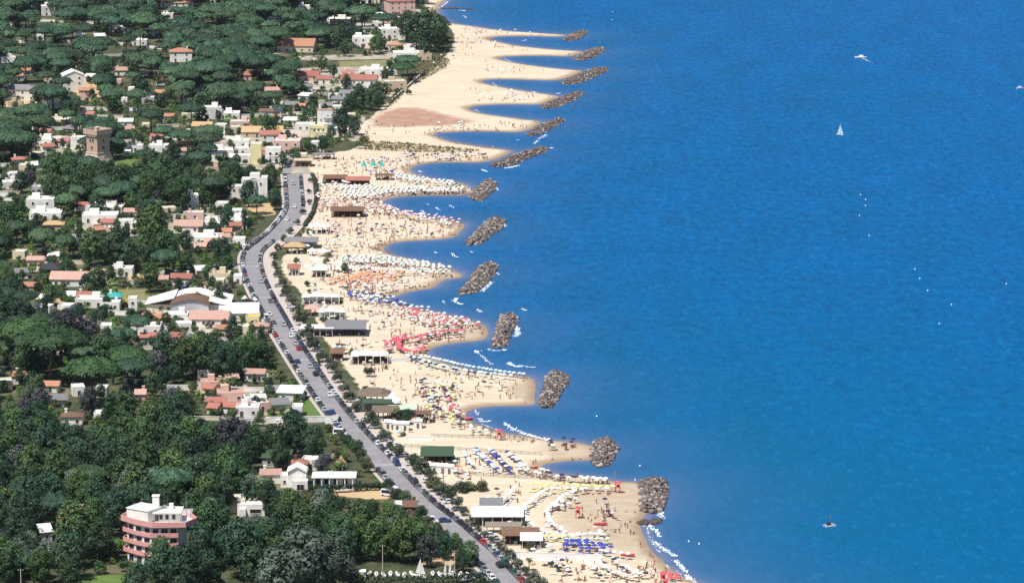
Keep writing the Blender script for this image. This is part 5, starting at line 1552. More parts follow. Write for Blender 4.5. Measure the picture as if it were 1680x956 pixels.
def hall():
    x, y, z = GL(312, 521)
    o = thing('vaulted_hall', "large hall with a brown vaulted front bay and sweeping white side roofs", 'hall', (x, y, z), 0)
    w, h, rise, d = 15.0, 5.2, 2.0, 24.0
    mb = MB().box(0, d / 2, -.3, w, d, h + .3); arch_wall(mb, w, 0.01, h, rise); mb.build('wall', ['grey_wall'], o)
    q = MB(); vault(q, w + .4, 13.0, h + .02, rise, 0, 6.2); q.build('roof', ['brown_tile'], o)
    q = MB(); vault(q, w, 11.4, h, rise, 0, 18.9); q.build('roof', ['white_roof'], o)
    # inland wing: long low roof rising towards the hall
    q = MB().box(-13.0, d / 2 + 4, -.3, 11, 12, 3.6); q.build('wing_wall', ['cream_wall'], o)
    q = MB(); q.add([(-19.0, 9.5, 3.3), (-7.0, 7.5, 6.3), (-7.0, 25.0, 6.5), (-19.0, 22.5, 3.5), (-19.0, 9.5, 3.6), (-7.0, 7.5, 6.6), (-7.0, 25.0, 6.8), (-19.0, 22.5, 3.8)], [(3, 2, 1, 0), (4, 5, 6, 7), (0, 1, 5, 4), (1, 2, 6, 5), (2, 3, 7, 6), (3, 0, 4, 7)])
    q.build('wing_roof', ['white_roof'], o)
    q = MB().box(11.2, d / 2 + 2, -.3, 7.2, 20, 4.6); q.build('wing_wall', ['white_wall'], o)
    q = MB()
    for i in range(3):
        q.add([(7.4, 2.2 + i * 6.6, 6.3 - .1 * i), (16, 1.2 + i * 6.6, 4.4), (16, 7.0 + i * 6.6, 5.2), (7.4, 8.0 + i * 6.6, 7.1 - .1 * i), (7.4, 2.2 + i * 6.6, 6.5 - .1 * i), (16, 1.2 + i * 6.6, 4.6), (16, 7.0 + i * 6.6, 5.4), (7.4, 8.0 + i * 6.6, 7.3 - .1 * i)],
              [(3, 2, 1, 0), (4, 5, 6, 7), (0, 1, 5, 4), (1, 2, 6, 5), (2, 3, 7, 6), (3, 0, 4, 7)])
    q.build('wing_roof', ['white_roof'], o)
    MB().box(8.6, -2.5, -.3, 12.5, 4.6, 2.9).build('porch', ['white_wall'], o)
    MB().box(-8, -3.2, -.3, 4.6, 3.6, 3.2).build('porch', ['white_wall'], o)
    put_windows(o, 3, 14, -4.8, .5, 4, 1.2, 1.6)
    put_windows(o, -18, -8, 9.98, 1.0, 3, 1.3, 1.2)
    put_windows(o, -6, 6, 0, 1.0, 2, 1.6, 2.0)
    HOUSE_RECTS.append((240, 370, 480, 524, 0.06)); HOUSE_RECTS.append((270, 372, 520, 540, 0.12))


hall()


# ---- blocky white houses built of several volumes
def blocks(u, v, label, vols, wins, rect, name='villa', cat='house', rot=0.0, hid=.1, wc='white_wall', extra=None):
    x, y, z = GL(u, v)
    o = thing(name, label, cat, (x, y, z), rot)
    for (nm, cx, cy, sx, sy, z0, hh, wm) in vols:
        mb = MB().box(cx, cy, z0 - (.3 if z0 == 0 else 0), sx, sy, hh + (.3 if z0 == 0 else 0))
        P = [(cx - sx / 2, cy - sy / 2), (cx + sx / 2, cy - sy / 2), (cx + sx / 2, cy + sy / 2), (cx - sx / 2, cy + sy / 2)]
        if sx > 2.5:
            mb.ring(P, .22, z0 + hh - .01, z0 + hh + .45)
        mb.build(nm, [wm], o)
        if sx > 2.5:
            MB().box(cx, cy, z0 + hh + .003, sx - .66, sy - .66, .06).build('roof', ['white_roof'], o)
    for (xx, yy, zz, w, hh) in wins:
        ob('window' if hh < 2 else 'door', window_mesh(w, hh, 'w' if hh < 2 else 'door'), o, (xx, yy, zz))
    if extra:
        extra(o)
    HOUSE_RECTS.append(rect + (hid,))
    return o


blocks(412, 327, "white cubic house with dark square openings near the road's dead end",
       [('wall', -1.2, 4, 6.8, 8, 0, 9.2, 'white_wall'), ('wing', 5.0, 5.0, 5.4, 7, 0, 9.9, 'white_wall'), ('upper_block', 1.6, 5, 4.6, 6, 9.9, 1.6, 'white_wall'), ('low_wing', -8.0, 5.5, 7.0, 6, 0, 5.6, 'white_wall')],
       [(-3.4, 0, 4.0, .9, 1.9), (-.2, 0, 3.9, .9, 1.9), (-.2, 0, 7.2, 1.9, 1.6), (1.5, 0, .05, 1.0, 2.2), (-8.2, 2.5, 3.4, 1, 1.2), (4.6, 1.5, 6.6, 1.0, 1.3)], (384, 434, 286, 322), cat='house', hid=.04)


def stack_extra(o):
    MB().cyl(-2.8, 7.5, 13.4, .7, 3.0, 8).build('chimney', ['white_wall'], o)
    MB().box(0, 4.2, 13.9, 8.6, 4.2, .25).build('terrace_roof', ['pink_tile'], o)
    for i in range(3):
        q = MB().box(1.4, 1.15, 3.0 + i * 3.4, 4.6, 1.0, .9)
        q.build('balcony', ['white_wall'], o)
    q = MB()
    for i in range(9):
        q.tube([(-7.8 + i * 1.0, -2.2, 3.6), (-7.8 + i * 1.0, -2.2, 4.6)], [.06, .06], 4)
    q.tube([(-7.8, -2.2, 4.6), (.2, -2.2, 4.6)], [.06, .06], 4)
    q.build('railing', ['metal'], o)


blocks(533, 224, "stacked white villa with a yellow-fronted terrace and long white wings by the dune",
       [('main_block', 0, 6, 8.2, 8, 0, 13.2, 'white_wall'), ('wing', -11.0, 9, 10.5, 7, 0, 5.6, 'white_wall'), ('wing', 9.6, 9, 11.6, 7, 0, 5.2, 'white_wall'), ('yellow_terrace', -3.4, 0, 9.6, 4.2, 0, 5.8, 'yellow_wall'), ('terrace', 4.6, 1, 6.2, 4.2, 0, 4.4, 'white_wall'), ('terrace', 9.8, 3.5, 6.0, 4.4, 0, 3.4, 'cream_wall'), ('lower_wall', -2.2, -3.6, 6.0, 3.0, 0, 2.6, 'cream_wall')],
       [(-5.5, -2.1, 3.0, 1.0, 1.3), (-3.2, -2.1, 3.2, 1.2, 1.2), (-.8, -2.1, 3.0, 1.0, 1.3), (1.6, 2, 6.4, 1.6, 1.5), (1.6, 2, 9.8, 1.6, 1.5), (-2.0, 2, 8, .9, 1.1), (-10, 5.5, 3.2, 1.1, 1.2), (-13.5, 5.5, 3.2, 1.1, 1.2), (7.5, 5.5, 2.8, 1.1, 1.2), (11, 5.5, 2.8, 1.6, 1.0), (3.7, 2.0, 6.2, .8, 2.2), (3.7, 2.0, 9.6, .8, 2.2)],
       (478, 572, 172, 226), hid=.06, extra=stack_extra)


def frames_extra(o):
    q = MB()
    for xx in (5.6, 9.2, 12.4):
        q.box(xx, .2, 0, .45, .45, 8.6)
    for zz in (4.2, 8.2):
        q.box(9.0, .2, zz, 7.2, .5, .4)
    q.build('frame', ['white_paint'], o)


blocks(420, 270, "cream tower block with tall white open frames beside it",
       [('wall', 0, 4, 5.6, 7, 0, 10.2, 'yellow_wall'), ('wing', 8.6, 5.5, 8, 7, 0, 7.6, 'white_wall'), ('wing', -7.4, 5, 8.6, 6, 0, 4.0, 'white_wall')], [(7.2, 2, 4.6, 1.2, 1.4), (10.4, 2, 4.6, 1.2, 1.4), (7.2, 2, 1.0, 1.2, 1.4), (10.6, 2, .05, 1.1, 2.2), (-5, 2, 1.2, 1.1, 1.2), (-8.5, 2, 1.2, 1.1, 1.2)], (396, 458, 236, 272), hid=.08, extra=frames_extra)


def tank(o):
    MB().cyl(1.6, 6.8, 3.95, .5, 1.0, 8).build('water_tank', ['white_paint'], o)
    MB().box(4.2, 8.2, 3.9, .8, .8, 2.3).build('chimney', ['white_wall'], o)
    for i in range(3):
        MB().cyl(-2.4 + i * 1.7, 5.2, 3.92, .45, .35, 8).build('roof_pot', ['beige_wall'], o)


blocks(412, 846, "flat-roofed white house with cluttered roof terrace in the dark woods",
       [('wall', 0, 4.5, 8.6, 9, 0, 3.4, 'white_wall'), ('upper_wing', -4.6, 7, 5.0, 7, 0, 4.0, 'cream_wall'), ('step_wall', -2.6, -.7, 2.0, 1.4, 0, 2.6, 'white_wall')], [(1.4, 0, .9, 3.6, 1.4), (-3.8, 3.5, 1.4, 1.0, 1.2)], (372, 436, 812, 850), hid=.12, extra=tank)


def veranda(o):
    MB().box(11.4, 3.5, 3.303, 14.4, 7.8, .3).build('veranda_roof', ['white_roof'], o)
    for i in range(6):
        MB().cyl(5.0 + i * 2.5, 0.0, 0, .2, 3.3, 8).build('column', ['white_paint'], o)
    MB().cyl(9.6, 3.6, 3.6, .28, 1.2, 8).build('chimney', ['white_wall'], o)
    MB().cyl(10.6, 3.6, 3.6, .28, 1.2, 8).build('chimney', ['white_wall'], o)
    g = MB().gable(6.4, 6, 5.4, 1.6, .3); r = g.build('roof', ['white_roof'], o, (-.5, 3, 0)); r.rotation_euler = (0, 0, rad(90))
    q = MB().gable_ends(6.0, 6.0, 5.4, 1.5)
    MB().add([(-v[1] - .5, v[0] + 3, v[2]) for v in q.v], q.f).build('gable_wall', ['white_wall'], o)


blocks(490, 800, "white bungalow with a gabled block and a long colonnaded veranda",
       [('wall', -.5, 3, 6.0, 6, 0, 5.4, 'white_wall'), ('veranda_wall', 11.4, 4.8, 13.6, 5.0, 0, 3.25, 'white_wall'), ('porch', .6, -2.0, 5.0, 3.0, 0, 2.8, 'white_wall'), ('low_wing', -4.6, 3, 2.6, 5, 0, 3.6, 'white_wall')],
       [(.8, -3.5, .05, 2.4, 2.1), (6.2, 2.3, .6, 1.6, 1.9), (9.0, 2.3, .6, 1.6, 1.9), (12, 2.3, .6, 1.6, 1.9), (15, 2.3, .6, 1.6, 1.9), (-4.6, .5, 1.3, .9, 1.2)], (462, 582, 770, 806), hid=.05, extra=veranda)


# ---- beach pavilions and bars
def pavilion(u, v, wpx, label, rc, posts='brown_wood', d=7.0, h=3.0, roof='shed', back=None, deck=None, rot=0.0, name='beach_pavilion', cat='pavilion', n=6):
    s = SCL(v); w = wpx / s
    x, y, z = GL(u, v)
    o = thing(name, label, cat, (x, y + d / 2, z), rot)
    MB().box(0, 0, -.4, w + .6, d + .6, .55).build('deck', [deck or 'grey_wood'], o)
    for i in range(n):
        for yy in (-d / 2 + .2, d / 2 - .2):
            ob('post', post_mesh(posts, h), o, (-w / 2 + .2 + (w - .4) * i / (n - 1), yy, .15))
    if back:
        MB().box(0, d / 2 - 1.2, .152, w - 1.0, 1.6, h - .3).build('wall', [back], o)
    MB().box(w * .15, -.2, .153, w * .4, 1.0, 1.1).build('counter', ['brown_wood'], o)
    for i in range(4):
        MB().cyl(0, 0, 0, .5, .75, 8, .5).build('table', ['cloth_white' if i % 2 else 'brown_wood'], o, (-w * .4 + w * .25 * i, -d * .3, .154))
    if roof == 'shed':
        q = MB(); a, b2 = w / 2 + .5, d / 2 + .6
        q.add([(-a, -b2, h), (a, -b2, h), (a, b2, h + 1.1), (-a, b2, h + 1.1), (-a, -b2, h + .2), (a, -b2, h + .2), (a, b2, h + 1.3), (-a, b2, h + 1.3)], [(0, 3, 2, 1), (4, 5, 6, 7), (0, 1, 5, 4), (1, 2, 6, 5), (2, 3, 7, 6), (3, 0, 4, 7)])
        q.build('roof', [rc], o)
    elif roof == 'flat':
        MB().box(0, 0, h + .155, w + .8, d + .8, .25).build('roof', [rc], o)
    elif roof == 'multi':                       # a row of peaked canvas bays of unequal width
        ks = [.22, .36, .18, .24]
        x0 = -w / 2
        for i, kk in enumerate(ks):
            ww = w * kk
            MB().hip(ww - .3, d * (1, .8, .9, .7)[i], h + .2, (1.1, 1.6, .7, 1.2)[i], .1, th=.12, cx=x0 + ww / 2, cy=(-.3, .4, 0, -.6)[i]).build('roof', [rc if i != 2 else 'white_roof'], o)
            x0 += ww
    elif roof == 'gable':
        MB().gable(w, d, h + .2, 1.3, .5).build('roof', [rc], o)
    else:
        MB().hip(w, d, h + .2, min(w, d) * .28, .6).build('roof', [rc], o)
    return o


_pm = {}


def post_mesh(m, h):
    k = (m, h)
    if k not in _pm:
        _pm[k] = MB().box(0, 0, 0, .2, .2, h).mesh('post', [m])
    return _pm[k]


pavilion(717, 762, 50, "long green-roofed beach pavilion with a dark open front", 'green_roof', back='brown_wood', d=8)
pavilion(854, 894, 58, "brown-roofed beach bar with a dark open front", 'brown_tile', roof='gable', back='brown_wood', d=8)
pavilion(872, 899, 32, "white awning on posts joined to the seaward end of the brown-roofed bar", 'cloth_white', 'white_paint', d=4, h=2.5, n=4)
pavilion(816, 864, 82, "wide white flat-roofed beach restaurant on the lowest beach", 'white_roof', 'white_paint', roof='flat', back='white_wall', d=12, h=3.1)
pavilion(806, 846, 34, "dark grey sloped canopy behind the white restaurant roof", 'grey_tile', d=6, n=4)
pavilion(826, 878, 56, "open yellow-floored terrace with timber beams below the restaurant", 'grey_wood', d=5, h=2.6, deck='cloth_yellow', roof='flat')
pavilion(566, 552, 64, "blue-grey roofed pavilion with a row of dark columns", 'grey_tile', 'cloth_navy', back='grey_wall', d=11, n=10)
pavilion(520, 552, 52, "white flat beach roof beside the columned pavilion", 'white_roof', 'white_paint', roof='flat', back='white_wall', d=7)
pavilion(606, 598, 62, "long white beach roof over a dark open bar", 'cloth_white', 'white_paint', roof='multi', back='brown_wood', d=8)
pavilion(613, 664, 50, "thatched hipped beach hut inland of the white tent", 'thatch', roof='hip', d=8)
pavilion(587, 304, 38, "low red-roofed beach shed", 'red_tile', roof='gable', back='brown_wood', d=5, h=2.4)
pavilion(550, 301, 36, "low brown timber beach shed inland of the red one", 'brown_wood', roof='gable', back='brown_wood', d=5, h=2.4)
pavilion(630, 296, 26, "low brown slatted sunshade roof near the teal gazebos", 'brown_wood', roof='flat', d=5, h=2.2)
pavilion(570, 357, 52, "dark brown barrel-roofed beach pavilion on open sand", 'brown_wood', roof='gable', back='brown_wood', d=8)
pavilion(495, 408, 50, "grey-pink roofed beach club near the road bend", 'grey_tile', roof='gable', back='white_wall', d=8)
pavilion(483, 417, 32, "tan awning beside the road bend", 'tan_tile', roof='hip', d=6, n=4)
pavilion(524, 384, 38, "white flat beach roof with clustered white parasols", 'cloth_white', 'white_paint', roof='multi', d=8)
pavilion(523, 455, 24, "small cream beach kiosk with a peaked roof", 'cloth_white', 'white_paint', roof='hip', back='cream_wall', d=6, n=4)
pavilion(482, 452, 18, "white hut with a small red roof by the tamarisks", 'red_tile', 'white_paint', roof='gable', back='white_wall', d=5, n=4)
pavilion(526, 500, 62, "long white beach roof below the orange umbrellas' club", 'cloth_white', 'white_paint', roof='multi', back='white_wall', d=6)
pavilion(513, 520, 24, "square pink-red awning roof at the beach edge", 'pink_tile', roof='hip', d=6, n=4)
pavilion(545, 525, 44, "white club roof with dark awnings in front", 'cloth_white', 'white_paint', roof='multi', back='white_wall', d=6)
pavilion(531, 262, 34, "low dark open beach shed with parked boats", 'grey_tile', roof='flat', d=5, h=2.4)
pavilion(497, 274, 28, "pale sandy-roofed pavilion near the road's dead end", 'beige_wall', roof='flat', back='beige_wall', d=7, n=4)
pavilion(618, 676, 46, "greenish-roofed low beach club behind tamarisks", 'green_roof', roof='flat', back='grey_wall', d=6)
pavilion(660, 686, 44, "long grey-green flat beach roof above the white cabins", 'cloth_green', roof='flat', back='grey_wall', d=6)
pavilion(632, 690, 40, "grey thatched roof strip inland of the cabins", 'thatch', roof='shed', d=5)
pavilion(695, 694, 22, "small dark timber deck with a shade roof at the cabins' end", 'brown_wood', roof='flat', d=5, n=4)
pavilion(553, 592, 20, "small brown shed under the tamarisks", 'brown_tile', roof='gable', back='brown_wood', d=4, n=4)
for i, (u, v, w) in enumerate(((636, 704, 10), (644, 705, 10), (652, 707, 13), (664, 707, 13), (686, 703, 13), (700, 774, 12), (712, 776, 14), (726, 777, 16), (737, 778, 14))):
    s = SCL(v)
    x, y, z = GL(u, v)
    o = thing('beach_cabin', "white beach cabin " + near(u, v, BEACHMARKS, True), 'cabin', (x, y + 1.6, z), R.uniform(-.1, .1))
    uniq_later(o, u)
    ww = w / s
    MB().box(0, 0, -.3, ww, 3.0, 2.9).build('wall', ['white_wall'], o)
    MB().gable(ww, 3.0, 2.6, .5, .2).build('roof', ['white_roof'], o)
    put_windows(o, -ww / 2, ww / 2, -1.5, .02, 1, .9, 2.0, name='door')
# fabric screens and cabin rows that divide the clubs
for k, (u0, v0, u1, v1, hh, lab) in enumerate(((845, 917, 985, 922, 2.4, "long white fabric screen across the lowest beach"), (490, 437, 640, 446, 1.6, "white screen fence running to the sea above the orange umbrellas"), (640, 594, 692, 592, 1.3, "pale screen fence seaward of the long white beach roof"),
                                               (510, 426, 560, 432, 1.4, "short pale screen fence beside the white peaked tents"), (668, 722, 708, 722, 1.2, "pale plastic screen on bare sand below the cabins"), (700, 312, 770, 314, 0.8, "low white screen on the crowded upper spur"))):
    garden_wall(u0, v0, u1, v1, hh, wc='cloth_white', label=lab)


def tent(u, v, wpx, label, m='cloth_white', h=3.4, name='tent', n=6):
    s = SCL(v); w = wpx / s
    x, y, z = GL(u, v)
    o = thing(name, label, 'tent', (x, y, z), R.uniform(0, 1))
    q = MB()
    vs = []
    rings = [(w / 2, 2.1), (w / 2 * .98, 2.3), (w / 2 * .45, 2.3 + (h - 2.3) * .45), (w / 2 * .1, h)]
    for r_, z_ in rings:
        vs += [(r_ * math.cos(2 * math.pi * i / n), r_ * math.sin(2 * math.pi * i / n), z_) for i in range(n)]
    fs = []
    for k in range(len(rings) - 1):
        fs += [(k * n + i, k * n + (i + 1) % n, (k + 1) * n + (i + 1) % n, (k + 1) * n + i) for i in range(n)]
    fs.append(tuple(range((len(rings) - 1) * n, len(rings) * n)))
    q.add(vs, fs).build('canopy', [m], o)
    for i in range(n):
        a = 2 * math.pi * i / n
        ob('post', post_mesh('white_paint', 2.15), o, (w * .47 * math.cos(a), w * .47 * math.sin(a), 0))
    return o


tent(643, 665, 32, "large white peaked tent on the sand beside the short palm", h=4.6)
tent(512, 419, 18, "white peaked tent, inland one of the pair near the road bend"), tent(532, 420, 22, "white peaked tent, seaward one of the pair near the road bend")
tent(418, 500, 12, "small white garden parasol tent by the hall's parking"), tent(402, 498, 12, "small white tent inland of the hall's roadside parasol")
for u, lab in ((597, "teal gazebo tent, inland one of three on the pale sand"), (612, "teal gazebo tent, middle one of three on the pale sand"), (626, "teal gazebo tent, seaward one of three on the pale sand")):
    o = tent(u, 280, 9.5, lab, 'cloth_teal', h=4.2)
    o.scale = (1, 1, 1.25)
tent(560, 768, 18, "tan conical shade tent among the trees by the road", 'tan_tile', h=4.4)
# ================================================================ PLANTING
INLAND_PX = [(-40, 1040), (-40, -40), (690, -40), (694, 10), (668, 40), (720, 66), (734, 84), (690, 96), (672, 122), (640, 158), (600, 182), (584, 205), (575, 230), (540, 246), (505, 252), (470, 268), (461, 292), (460, 335), (440, 366), (412, 392), (398, 410),
             (396, 440), (408, 480), (430, 520), (455, 562), (485, 606), (520, 660), (545, 692), (575, 725), (612, 766), (648, 806), (684, 842), (722, 872), (762, 908), (785, 930), (800, 950), (850, 1000), (880, 1040)]
INL = GA(INLAND_PX, LZ)
NOTREE = [GA(p, LZ) for k, p in LOTS if k in ('tan', 'grass', 'pink', 'olive') and not (p[0] == (425, 640))] + [GA([(585, 975), (585, 930), (800, 925), (800, 975)], LZ), GA([(440, 684), (556, 680), (562, 692), (404, 693)], LZ)]
SPARSE = [(GA(p, LZ), k) for p, k in (([(330, 210), (600, 170), (600, 260), (460, 290), (330, 275)], .40), ([(480, 90), (660, 60), (670, 165), (600, 185), (480, 165)], .35), ([(590, 5), (700, 5), (680, 70), (590, 75)], .45), ([(0, 330), (225, 345), (225, 395), (0, 395)], .55),
                                         ([(260, 345), (400, 345), (400, 470), (330, 470), (260, 400)], .45), ([(20, 405), (420, 400), (430, 520), (90, 520)], .55), ([(230, 480), (440, 480), (450, 555), (230, 575)], .25), ([(320, 605), (560, 600), (560, 690), (320, 690)], .5), ([(425, 560), (520, 640), (600, 760), (420, 720)], .8),
                                         ([(0, 130), (240, 130), (240, 250), (0, 250)], .7))]
GRID = {}


def free(x, y, r):
    gx, gy = int(x // 14), int(y // 14)
    for i in range(gx - 1, gx + 2):
        for j in range(gy - 1, gy + 2):
            for a, b, q in GRID.get((i, j), ()):
                if (a - x) ** 2 + (b - y) ** 2 < ((q + r) * 0.74) ** 2:
                    return False
    return True


def take(x, y, r):
    GRID.setdefault((int(x // 14), int(y // 14)), []).append((x, y, r))


def to_px(x, y, z=LZ):
    cz = (CAM_H - z)
    fwd = y * _ca + cz * _sa
    up = y * _sa - cz * _ca
    return 840 + FPX * x / fwd, 478 - FPX * up / fwd


# open ground the photograph shows: lots, lawns, the lane and the road itself
HOUSE_RECTS += [(548, 640, 799, 817, .08), (690, 752, 902, 926, .3), (404, 560, 682, 697, .06), (430, 500, 645, 684, .3), (500, 545, 645, 686, .25), (326, 438, 618, 684, .2), (184, 232, 261, 272, .2), (10, 48, 411, 425, .2), (402, 448, 334, 352, .3),
                (126, 206, 942, 958, .3), (560, 648, 100, 118, .3), (480, 640, 89, 99, .2), (345, 490, 228, 262, .3), (395, 505, 212, 226, .3), (200, 262, 448, 460, .3), (190, 245, 475, 491, .3), (240, 370, 520, 550, .25), (50, 110, 428, 446, .35), (140, 225, 345, 388, .3), (88, 138, 838, 856, .3)]
for u_, v_ in ROAD_PX:
    HOUSE_RECTS.append((u_ - 20, u_ + 26, v_ - 9, v_ + 9, 0.03))
HR = [list(r) + [0.0] for r in HOUSE_RECTS]
HRA = np.array([r[:4] for r in HR])


def hides(u, v, wpx, hpx, commit=True, crown_from=0.0):
    """would this tree stand on, or hide too much of, a building the photograph shows?"""
    a0, a1, b0, b1 = u - wpx / 2, u + wpx / 2, v - hpx, v - hpx * crown_from
    m = np.where((HRA[:, 0] < a1) & (HRA[:, 1] > a0) & (HRA[:, 2] < v) & (HRA[:, 3] > b0))[0]
    add = []
    for i in m:
        r = HR[i]
        if v < r[3] - 0.5:
            if u > r[0] - 2 and u < r[1] + 2 and v > r[3] - max(5, 10 * SCL(v) * (v + 650) / FPX):
                return True
            continue
        ov = max(0, min(a1, r[1]) - max(a0, r[0])) * max(0, min(b1, r[3]) - max(b0, r[2])) * 0.8
        f = ov / ((r[1] - r[0]) * (r[3] - r[2]))
        if r[5] + f > r[4]:
            return True
        add.append((i, f))
    if commit:
        for i, f in add:
            HR[i][5] += f
    return False


# shrubs and small trees against the feet of ordinary houses
sr = random.Random(55)
for r in list(HOUSE_RECTS):
    if r[4] >= .4 and r[3] < 720 and r[0] < 640:
        for side in (-1, 1, 0):
            if sr.random() < .62:
                u_ = (r[0] + r[1]) / 2 + side * (r[1] - r[0]) * sr.uniform(.28, .62)
                v_ = r[3] + sr.uniform(1.5, 4.5)
                if road_d(np.array([G(u_, v_, LZ)]))[0] > 9:
                    TREES.append((sr.choice(('bush', 'bush', 'olive', 'grey', 'broad', 'bush', 'dark')), u_, v_, sr.uniform(2.6, 5.2) * SCL(v_), None))
for look, u, v, w, lab in TREES:
    pk = LOOKS[look][0]
    x, y = G(u, v, LZ)
    take(x, y, w / SCL(v) * (.36 if pk == 'pine' else .45))
n_explicit = len(TREES)
rng = random.Random(99)
xmin, xmax = INL[:, 0].min(), INL[:, 0].max()
cand = []
for _ in range(34000):
    cand.append((rng.uniform(-430, 20), rng.uniform(960, 2560)))
cand = np.array(cand)
cand = cand[inside(INL, cand)]
cand = cand[road_d(cand) > 9.0]
for P in NOTREE:
    cand = cand[~inside(P, cand)]
dens = np.ones(len(cand))
for P, k in SPARSE:
    dens[inside(P, cand)] = np.minimum(dens[inside(P, cand)], k)
FILL = []
for (x, y), dk in zip(cand, dens):
    u, v = to_px(x, y)
    if u < -30 or u > 900 or v > 1035 or v < -30 or rng.random() > dk:
        continue
    s = SCL(v)
    q = rng.random()
    if v < 275:
        look = 'pine' if q < .80 else ('dark' if q < .92 else 'broad')
        if u > 480:
            look = 'pine' if q < .35 else ('dark' if q < .75 else 'broad')
    elif v < 470:
        look = 'pine' if q < .28 else ('broad' if q < .62 else ('dark' if q < .92 else ('cypress' if q < .96 else 'lilac')))
    elif v < 650:
        look = 'pine' if q < (.30 if u < 240 else .08) else ('broad' if q < .52 else ('dark' if q < .88 else ('lilac' if q < .94 else 'cypress')))
    else:
        look = 'pine' if q < .05 else ('broad' if q < .46 else ('dark' if q < .90 else ('lilac' if q < .95 else 'silver')))
    if dk < .6 and rng.random() < .5:
        look = rng.choice(('bush', 'bush', 'olive', 'broad', 'bright', 'grey'))
    wm = {'pine': rng.uniform(10.5, 19.0) if v < 300 else rng.uniform(9.5, 16), 'broad': rng.uniform(6.5, 12) if v < 640 else rng.uniform(7.5, 13.5), 'dark': rng.uniform(6, 11.5) if v < 640 else rng.uniform(7.5, 13), 'lilac': rng.uniform(5, 9), 'silver': rng.uniform(6, 10), 'cypress': rng.uniform(2.2, 3.2), 'bush': rng.uniform(3, 5.5), 'olive': rng.uniform(3, 5), 'bright': rng.uniform(2.5, 4.5), 'grey': rng.uniform(3, 5)}[look]
    hm = {'pine': .86, 'broad': 1.2, 'dark': 1.2, 'lilac': 1.15, 'silver': 1.2, 'cypress': 4.0}.get(look, .8) * wm
    r = wm * (.36 if look == 'pine' else .42 if v < 640 else .35)
    if not free(x, y, r):
        continue
    if hides(u, v, wm * s, hm * s, crown_from=.45 if look == 'pine' else 0.1):
        continue
    take(x, y, r)
    FILL.append((look, u, v, wm * s))
# undergrowth that closes the gaps between trunks
UGP = np.array([(rng.uniform(-400, 20), rng.uniform(965, 2000)) for _ in range(9000)])
UG = inside(INL, UGP)
for _i in range(9000):
    x, y = UGP[_i]
    u, v = to_px(x, y)
    if u > 850 or not UG[_i]:
        continue
    q = np.array([[x, y]])
    if u < -20 or v > 1010:
        continue
    wm = rng.uniform(2.5, 5.0)
    if not free(x, y, wm * .45) or road_d(q)[0] < 7.6 or any(inside(P, q)[0] for P in NOTREE) or hides(u, v, wm * SCL(v), wm * .7 * SCL(v)):
        continue
    take(x, y, wm * .45)
    FILL.append((rng.choices(('bush', 'olive', 'grey', 'bright'), (.62, .2, .12, .06))[0], u, v, wm * SCL(v)))

# the trees that show largest are objects of their own, 290 of a kind; what is left of the far wood is one mass per kind
by_kind = {}
for look, u, v, w in FILL:
    by_kind.setdefault(LOOKS[look][1], []).append((w, look, u, v))
used = {}
for look, u, v, w, lab in TREES:
    used[LOOKS[look][1]] = used.get(LOOKS[look][1], 0) + 1
    plant(look, u, v, w, lab, BEACHMARKS if (look in ('grey', 'palm') or u > 520) and v > 100 and u > 450 and look != 'broad' and look != 'silver' else LANDMARKS)
MASS = []
LIMIT = {'umbrella_pine': 290, 'broadleaf_tree': 290, 'evergreen_oak': 290, 'garden_shrub': 280, 'olive_shrub': 200, 'tamarisk_shrub': 200}
for nm, lst in by_kind.items():
    lst.sort(key=lambda q: -q[0])
    lim = LIMIT.get(nm, 150) - used.get(nm, 0)
    for w, look, u, v in lst[:lim]:
        plant(look, u, v, w)
    MASS += [(nm,) + q for q in lst[lim:]]

nr = np.random.default_rng(5)
LOWP = {'pine': [pine_crown(random.Random(40 + i), nr, 520, 0.86, 7.0, 9.0, 2.6 + .3 * i, 26) for i in range(4)],
        'broad': [leaf_cloud(broad_clumps(random.Random(50 + i), 4.6, 2.6, 7.8, 20), 420, 0.62, nr, up=.2, jit=.34, fill=.12) for i in range(4)],
        'shrub': [leaf_cloud(shrub_clumps(random.Random(60 + i)), 190, 0.42, nr, up=.2, jit=.5, fill=.15) for i in range(3)],
        'cypress': [leaf_cloud(cypress_clumps(random.Random(70)), 200, 0.45, nr, jit=.45)]}
mass_lab = {'umbrella_pine': ('pinewood', "far pinewood of flat umbrella pine crowns merging into one canopy"), 'broadleaf_tree': ('woodland', "far leafy woodland between the villas"), 'evergreen_oak': ('woodland', "far dark evergreen woodland between the villas"),
            'garden_shrub': ('undergrowth', "low dark green undergrowth between the trees"), 'olive_shrub': ('undergrowth', "dry olive undergrowth between the trees"), 'tamarisk_shrub': ('undergrowth', "grey-green undergrowth between the trees")}
groups = {}
for q in MASS:
    groups.setdefault(q[0], []).append(q)
